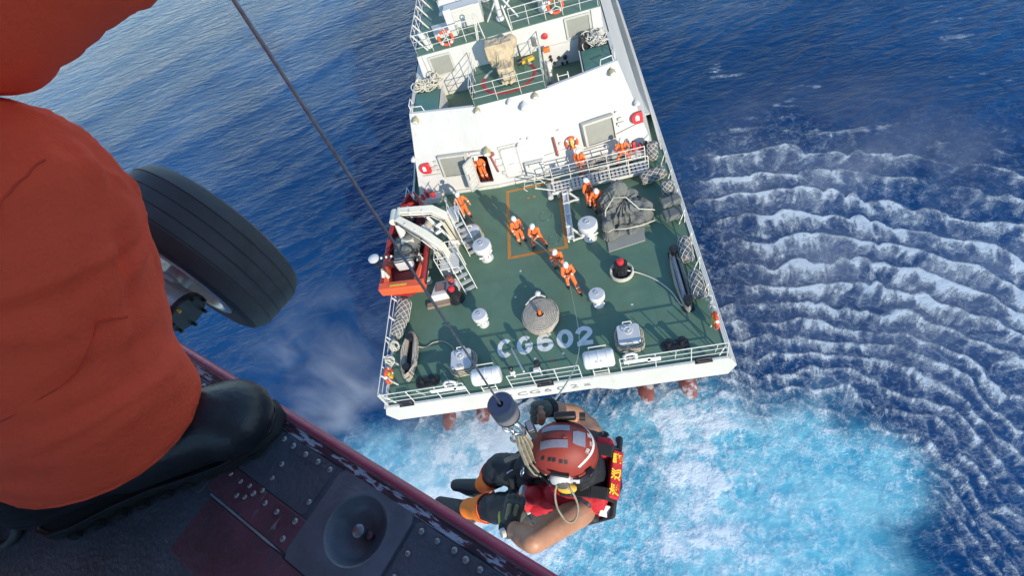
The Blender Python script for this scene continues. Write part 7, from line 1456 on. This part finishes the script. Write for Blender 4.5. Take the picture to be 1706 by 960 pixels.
# ---- winch hook: bumper, swivel, hook, karabiner, harness strops
t = T('winch_hook', B0, 0, 'grey winch hook bumper with steel hook and karabiner in front of the swimmer', 'hook')
bx, by, bz = .058, -.104, 1.001
mb = MB(); mb.lathe([(.0455, -.088), (.0468, -.080), (.0468, -.004), (.0445, .0), (.0440, .0005)], 40, Matrix.Translation((bx, by, bz)), caps=False); part('bumper', mb, 'bumper_grey', t, 40)
mb = MB(); mb.lathe([(.0445, .0), (.042, .002), (.036, .0022), (.0355, .0012), (.013, .0012), (.010, -.006)], 40, Matrix.Translation((bx, by, bz)), caps=False); part('bumper_face', mb, 'bumper_face', t, 30)
mb = MB(); mb.lathe([(.0005, -.008), (.0102, -.0055), (.010, -.012)], 20, Matrix.Translation((bx, by, bz)), caps=False); part('cable_bore', mb, 'boot_black', t, 30)
mb = MB(); mb.lathe([(.012, -.115), (.030, -.110), (.0462, -.098), (.0468, -.0885), (.0455, -.0875)], 40, Matrix.Translation((bx, by, bz))); part('bumper_base', mb, 'boot_black', t, 40)
h0 = Vector((bx, by, bz-.115))
mb = MB(); mb.lathe([(.010, -.05), (.013, -.045), (.013, -.012), (.017, -.010), (.017, 0)], 18, Matrix.Translation(h0)); part('swivel', mb, 'chrome', t, 40)
mb = MB(); hk = [h0+Vector((.0, 0, -.045)), h0+Vector((.016, -.006, -.065)), h0+Vector((.026, -.012, -.095)), h0+Vector((.022, -.012, -.128)), h0+Vector((.0, -.004, -.145)), h0+Vector((-.024, .004, -.132)), h0+Vector((-.030, .006, -.105))]; mb.tube(hk, [.011, .0115, .0125, .012, .011, .009, .006], 12); part('hook', mb, 'chrome', t, 70)
mb = MB(); mb.tube([h0+Vector((-.004, .0, -.05)), h0+Vector((-.030, .006, -.10))], .005, 8); part('hook_gate', mb, 'chrome', t, 60)
mb = MB(); kc = h0+Vector((-.012, -.006, -.165)); mb.tube([kc+Vector((.022*math.cos(a), .008*math.cos(a)-.004, .034*math.sin(a))) for a in [2*PI*i/20 for i in range(20)]], .0055, 8, closed=True); part('karabiner', mb, 'chrome', t, 70)
mb = MB(); kc2 = h0+Vector((-.030, .012, -.11)); mb.torus(kc2, .022, .0048, Euler((1.1, .4, 0)).to_matrix(), 20, 8); part('shackle_ring', mb, 'chrome', t, 70)
for k, (dx, dy) in enumerate(((-.020, -.012), (-.006, -.004), (.008, .004), (.020, .010))):
    mb = MB(); p0 = h0+Vector((dx*.5, dy*.5, -.150)); ps = [p0, p0+Vector((dx*.6+.004, -.018, -.055)), Vector((.075+dx, -.175+dy, .610)), Vector((.085+dx*1.3, -.180+dy, .53)), Vector((.098+dx, -.165+dy, .44))]
    for a_, c_ in zip(ps, ps[1:]): mb.beam(a_, c_, .020, .006, (-.6, -.5, .6))
    part('strop', mb, 'webbing', t, 40, .0015)
mb = MB(); mb.tube([(.118, -.215, .525), (.112, -.225, .505), (.118, -.232, .485), (.128, -.228, .50), (.126, -.22, .522)], .005, 8, closed=True); part('karabiner', mb, 'chrome', t, 70)
t = T('action_camera', B0+Vector((.108, -.100, .742)), .3, 'small dark action camera box between the hook and the red helmet', 'camera')
mb = MB(); mb.box((0, 0, 0), (.030, .052, .062)); part('body', mb, 'dark_metal', t, 35, .005)
for z_ in (-.018, .0, .018): mb = MB(); mb.cyl((-.0155, .006, z_), (-.019, .006, z_), .007, n=12); part('button', mb, 'boot_black', t, 40)
mb = MB(); mb.box((0, 0, .033), (.022, .04, .006)); part('top_cover', mb, 'reflective', t, 35, .002)
# radio lead looped beside the helmet
mb = MB(); lp = [(.190, -.235, .600), (.165, -.262, .592), (.148, -.295, .567), (.150, -.340, .535), (.176, -.378, .500), (.206, -.372, .496), (.224, -.335, .520), (.216, -.295, .555), (.190, -.262, .590), (.160, -.235, .600), (.135, -.215, .590)]
o = rope('tmp', lp, .0042, 'pale coiled lead looping beside the swimmer helmet', 'webbing', sub=10); o.name = 'headset_lead'; o.location = B0; o['category'] = 'lead'
# winch cable
mb = MB(); c0 = B0+Vector((bx, by, bz-.006)); mb.cyl(c0, c0+Vector((0, 0, 3.1)), .0034, n=10); o = part('winch_cable', mb, 'cable_steel', None, 60); setp(o, 'thin dark winch cable running straight up from the hook bumper', 'cable')
mb = MB(); mb.box((-.52, .42, 2.05), (.5, .34, .34)); mb.cyl((-.52, .42, 1.88), (-.52, .42, 1.6), .06, n=16); 
hh = HM.inverted() @ (c0+Vector((0, 0, 3.1))); mb = MB(); mb.box((hh.x, hh.y, hh.z+.12), (.5, .3, .28)); mb.beam((hh.x, hh.y, hh.z+.2), (hh.x, -.1, hh.z+.2), .14, .12); mb.box((hh.x, -.1, (hh.z+1.45)/2), (.2, .1, max(.1, hh.z-1.2))); part('hoist', mb, 'fuselage_red', HELI, 40, .02)
# tag line from the front line handler up to the swimmer's right hand
a_ = Vector((1.42, 4.42, 1.06)); c_ = B0+S['hr']+Vector((.02, -.02, -.03)); ps = []
for i in range(15):
    t_ = i/14; p_ = a_.lerp(c_, t_); p_.z -= 4*2.3*t_*(1-t_)*(1-.25*t_); ps.append(p_)
o = rope('tag_line', ps, .0065, 'pale tag line rising from the deck crew to the swimmer hand', 'rope_pale', sub=6)
o = rope('tag_line', [(-.02, 7.12, 1.02), (.5, 6.45, .93), (1.02, 5.48, .94), (1.22, 4.9, 1.0), (1.42, 4.42, 1.06)], .013, 'pale line stretched between the hands of the deck crew', 'rope_pale', sub=6)
# ------------------------------------------------------------------ drifting spray thrown up by the rotor wash
def spray(name, c, rad, dens, scale, lo, hi, label, seed):
    m = bpy.data.materials.new(name); m.use_nodes = True; nt = m.node_tree; N = nt.nodes; L = nt.links; N.clear()
    out = N.new('ShaderNodeOutputMaterial'); pv = N.new('ShaderNodeVolumePrincipled'); L.new(pv.outputs[0], out.inputs['Volume'])
    pv.inputs['Color'].default_value = (.98, .99, 1, 1); pv.inputs['Anisotropy'].default_value = .1
    tc = N.new('ShaderNodeTexCoord'); ln = N.new('ShaderNodeVectorMath'); ln.operation = 'LENGTH'; L.new(tc.outputs['Object'], ln.inputs[0])
    fall = N.new('ShaderNodeMapRange'); fall.interpolation_type = 'SMOOTHSTEP'
    for i, v in ((1, 1.0), (2, .15), (3, 0.), (4, 1.)): fall.inputs[i].default_value = v
    L.new(ln.outputs['Value'], fall.inputs[0])
    geo = N.new('ShaderNodeNewGeometry'); mp = N.new('ShaderNodeMapping'); mp.inputs['Location'].default_value = (seed, seed*2, 0); mp.inputs['Scale'].default_value = (scale, scale*1.5, scale*.6); L.new(geo.outputs['Position'], mp.inputs[0])
    n = N.new('ShaderNodeTexNoise'); n.inputs['Scale'].default_value = 1; n.inputs['Detail'].default_value = 4; n.inputs['Roughness'].default_value = .6; n.inputs['Distortion'].default_value = .8; L.new(mp.outputs[0], n.inputs['Vector'])
    r_ = N.new('ShaderNodeMapRange'); 
    for i, v in ((1, lo), (2, hi), (3, 0.), (4, dens)): r_.inputs[i].default_value = v
    L.new(n.outputs[0], r_.inputs[0]); mu = N.new('ShaderNodeMath'); mu.operation = 'MULTIPLY'; L.new(r_.outputs[0], mu.inputs[0]); L.new(fall.outputs[0], mu.inputs[1]); L.new(mu.outputs[0], pv.inputs['Density'])
    MATS[name] = m; mb = MB(); mb.ell((0, 0, 0), (1, 1, 1), None, 24, 14); o = part(name, mb, name, None, 180); o.location = c; o.scale = rad
    setp(o, label, 'spray', kind='stuff')
spray('spray_mist', (-11.5, 2.6, -2.2), (9.0, 9.0, 2.4), .38, .30, .42, .78, 'pale spray drifting over the dark water off the port quarter', 1.3)
spray('spray_mist', (-3.5, -2.8, -2.3), (7.0, 4.0, 2.0), .60, .45, .42, .75, 'white spray hanging over the wake behind the port stern', 4.1)
spray('spray_mist', (15.0, 7.5, -2.4), (11.0, 15.0, 2.2), .12, .25, .40, .75, 'thin spray veil over the foam rings to starboard', 7.7)
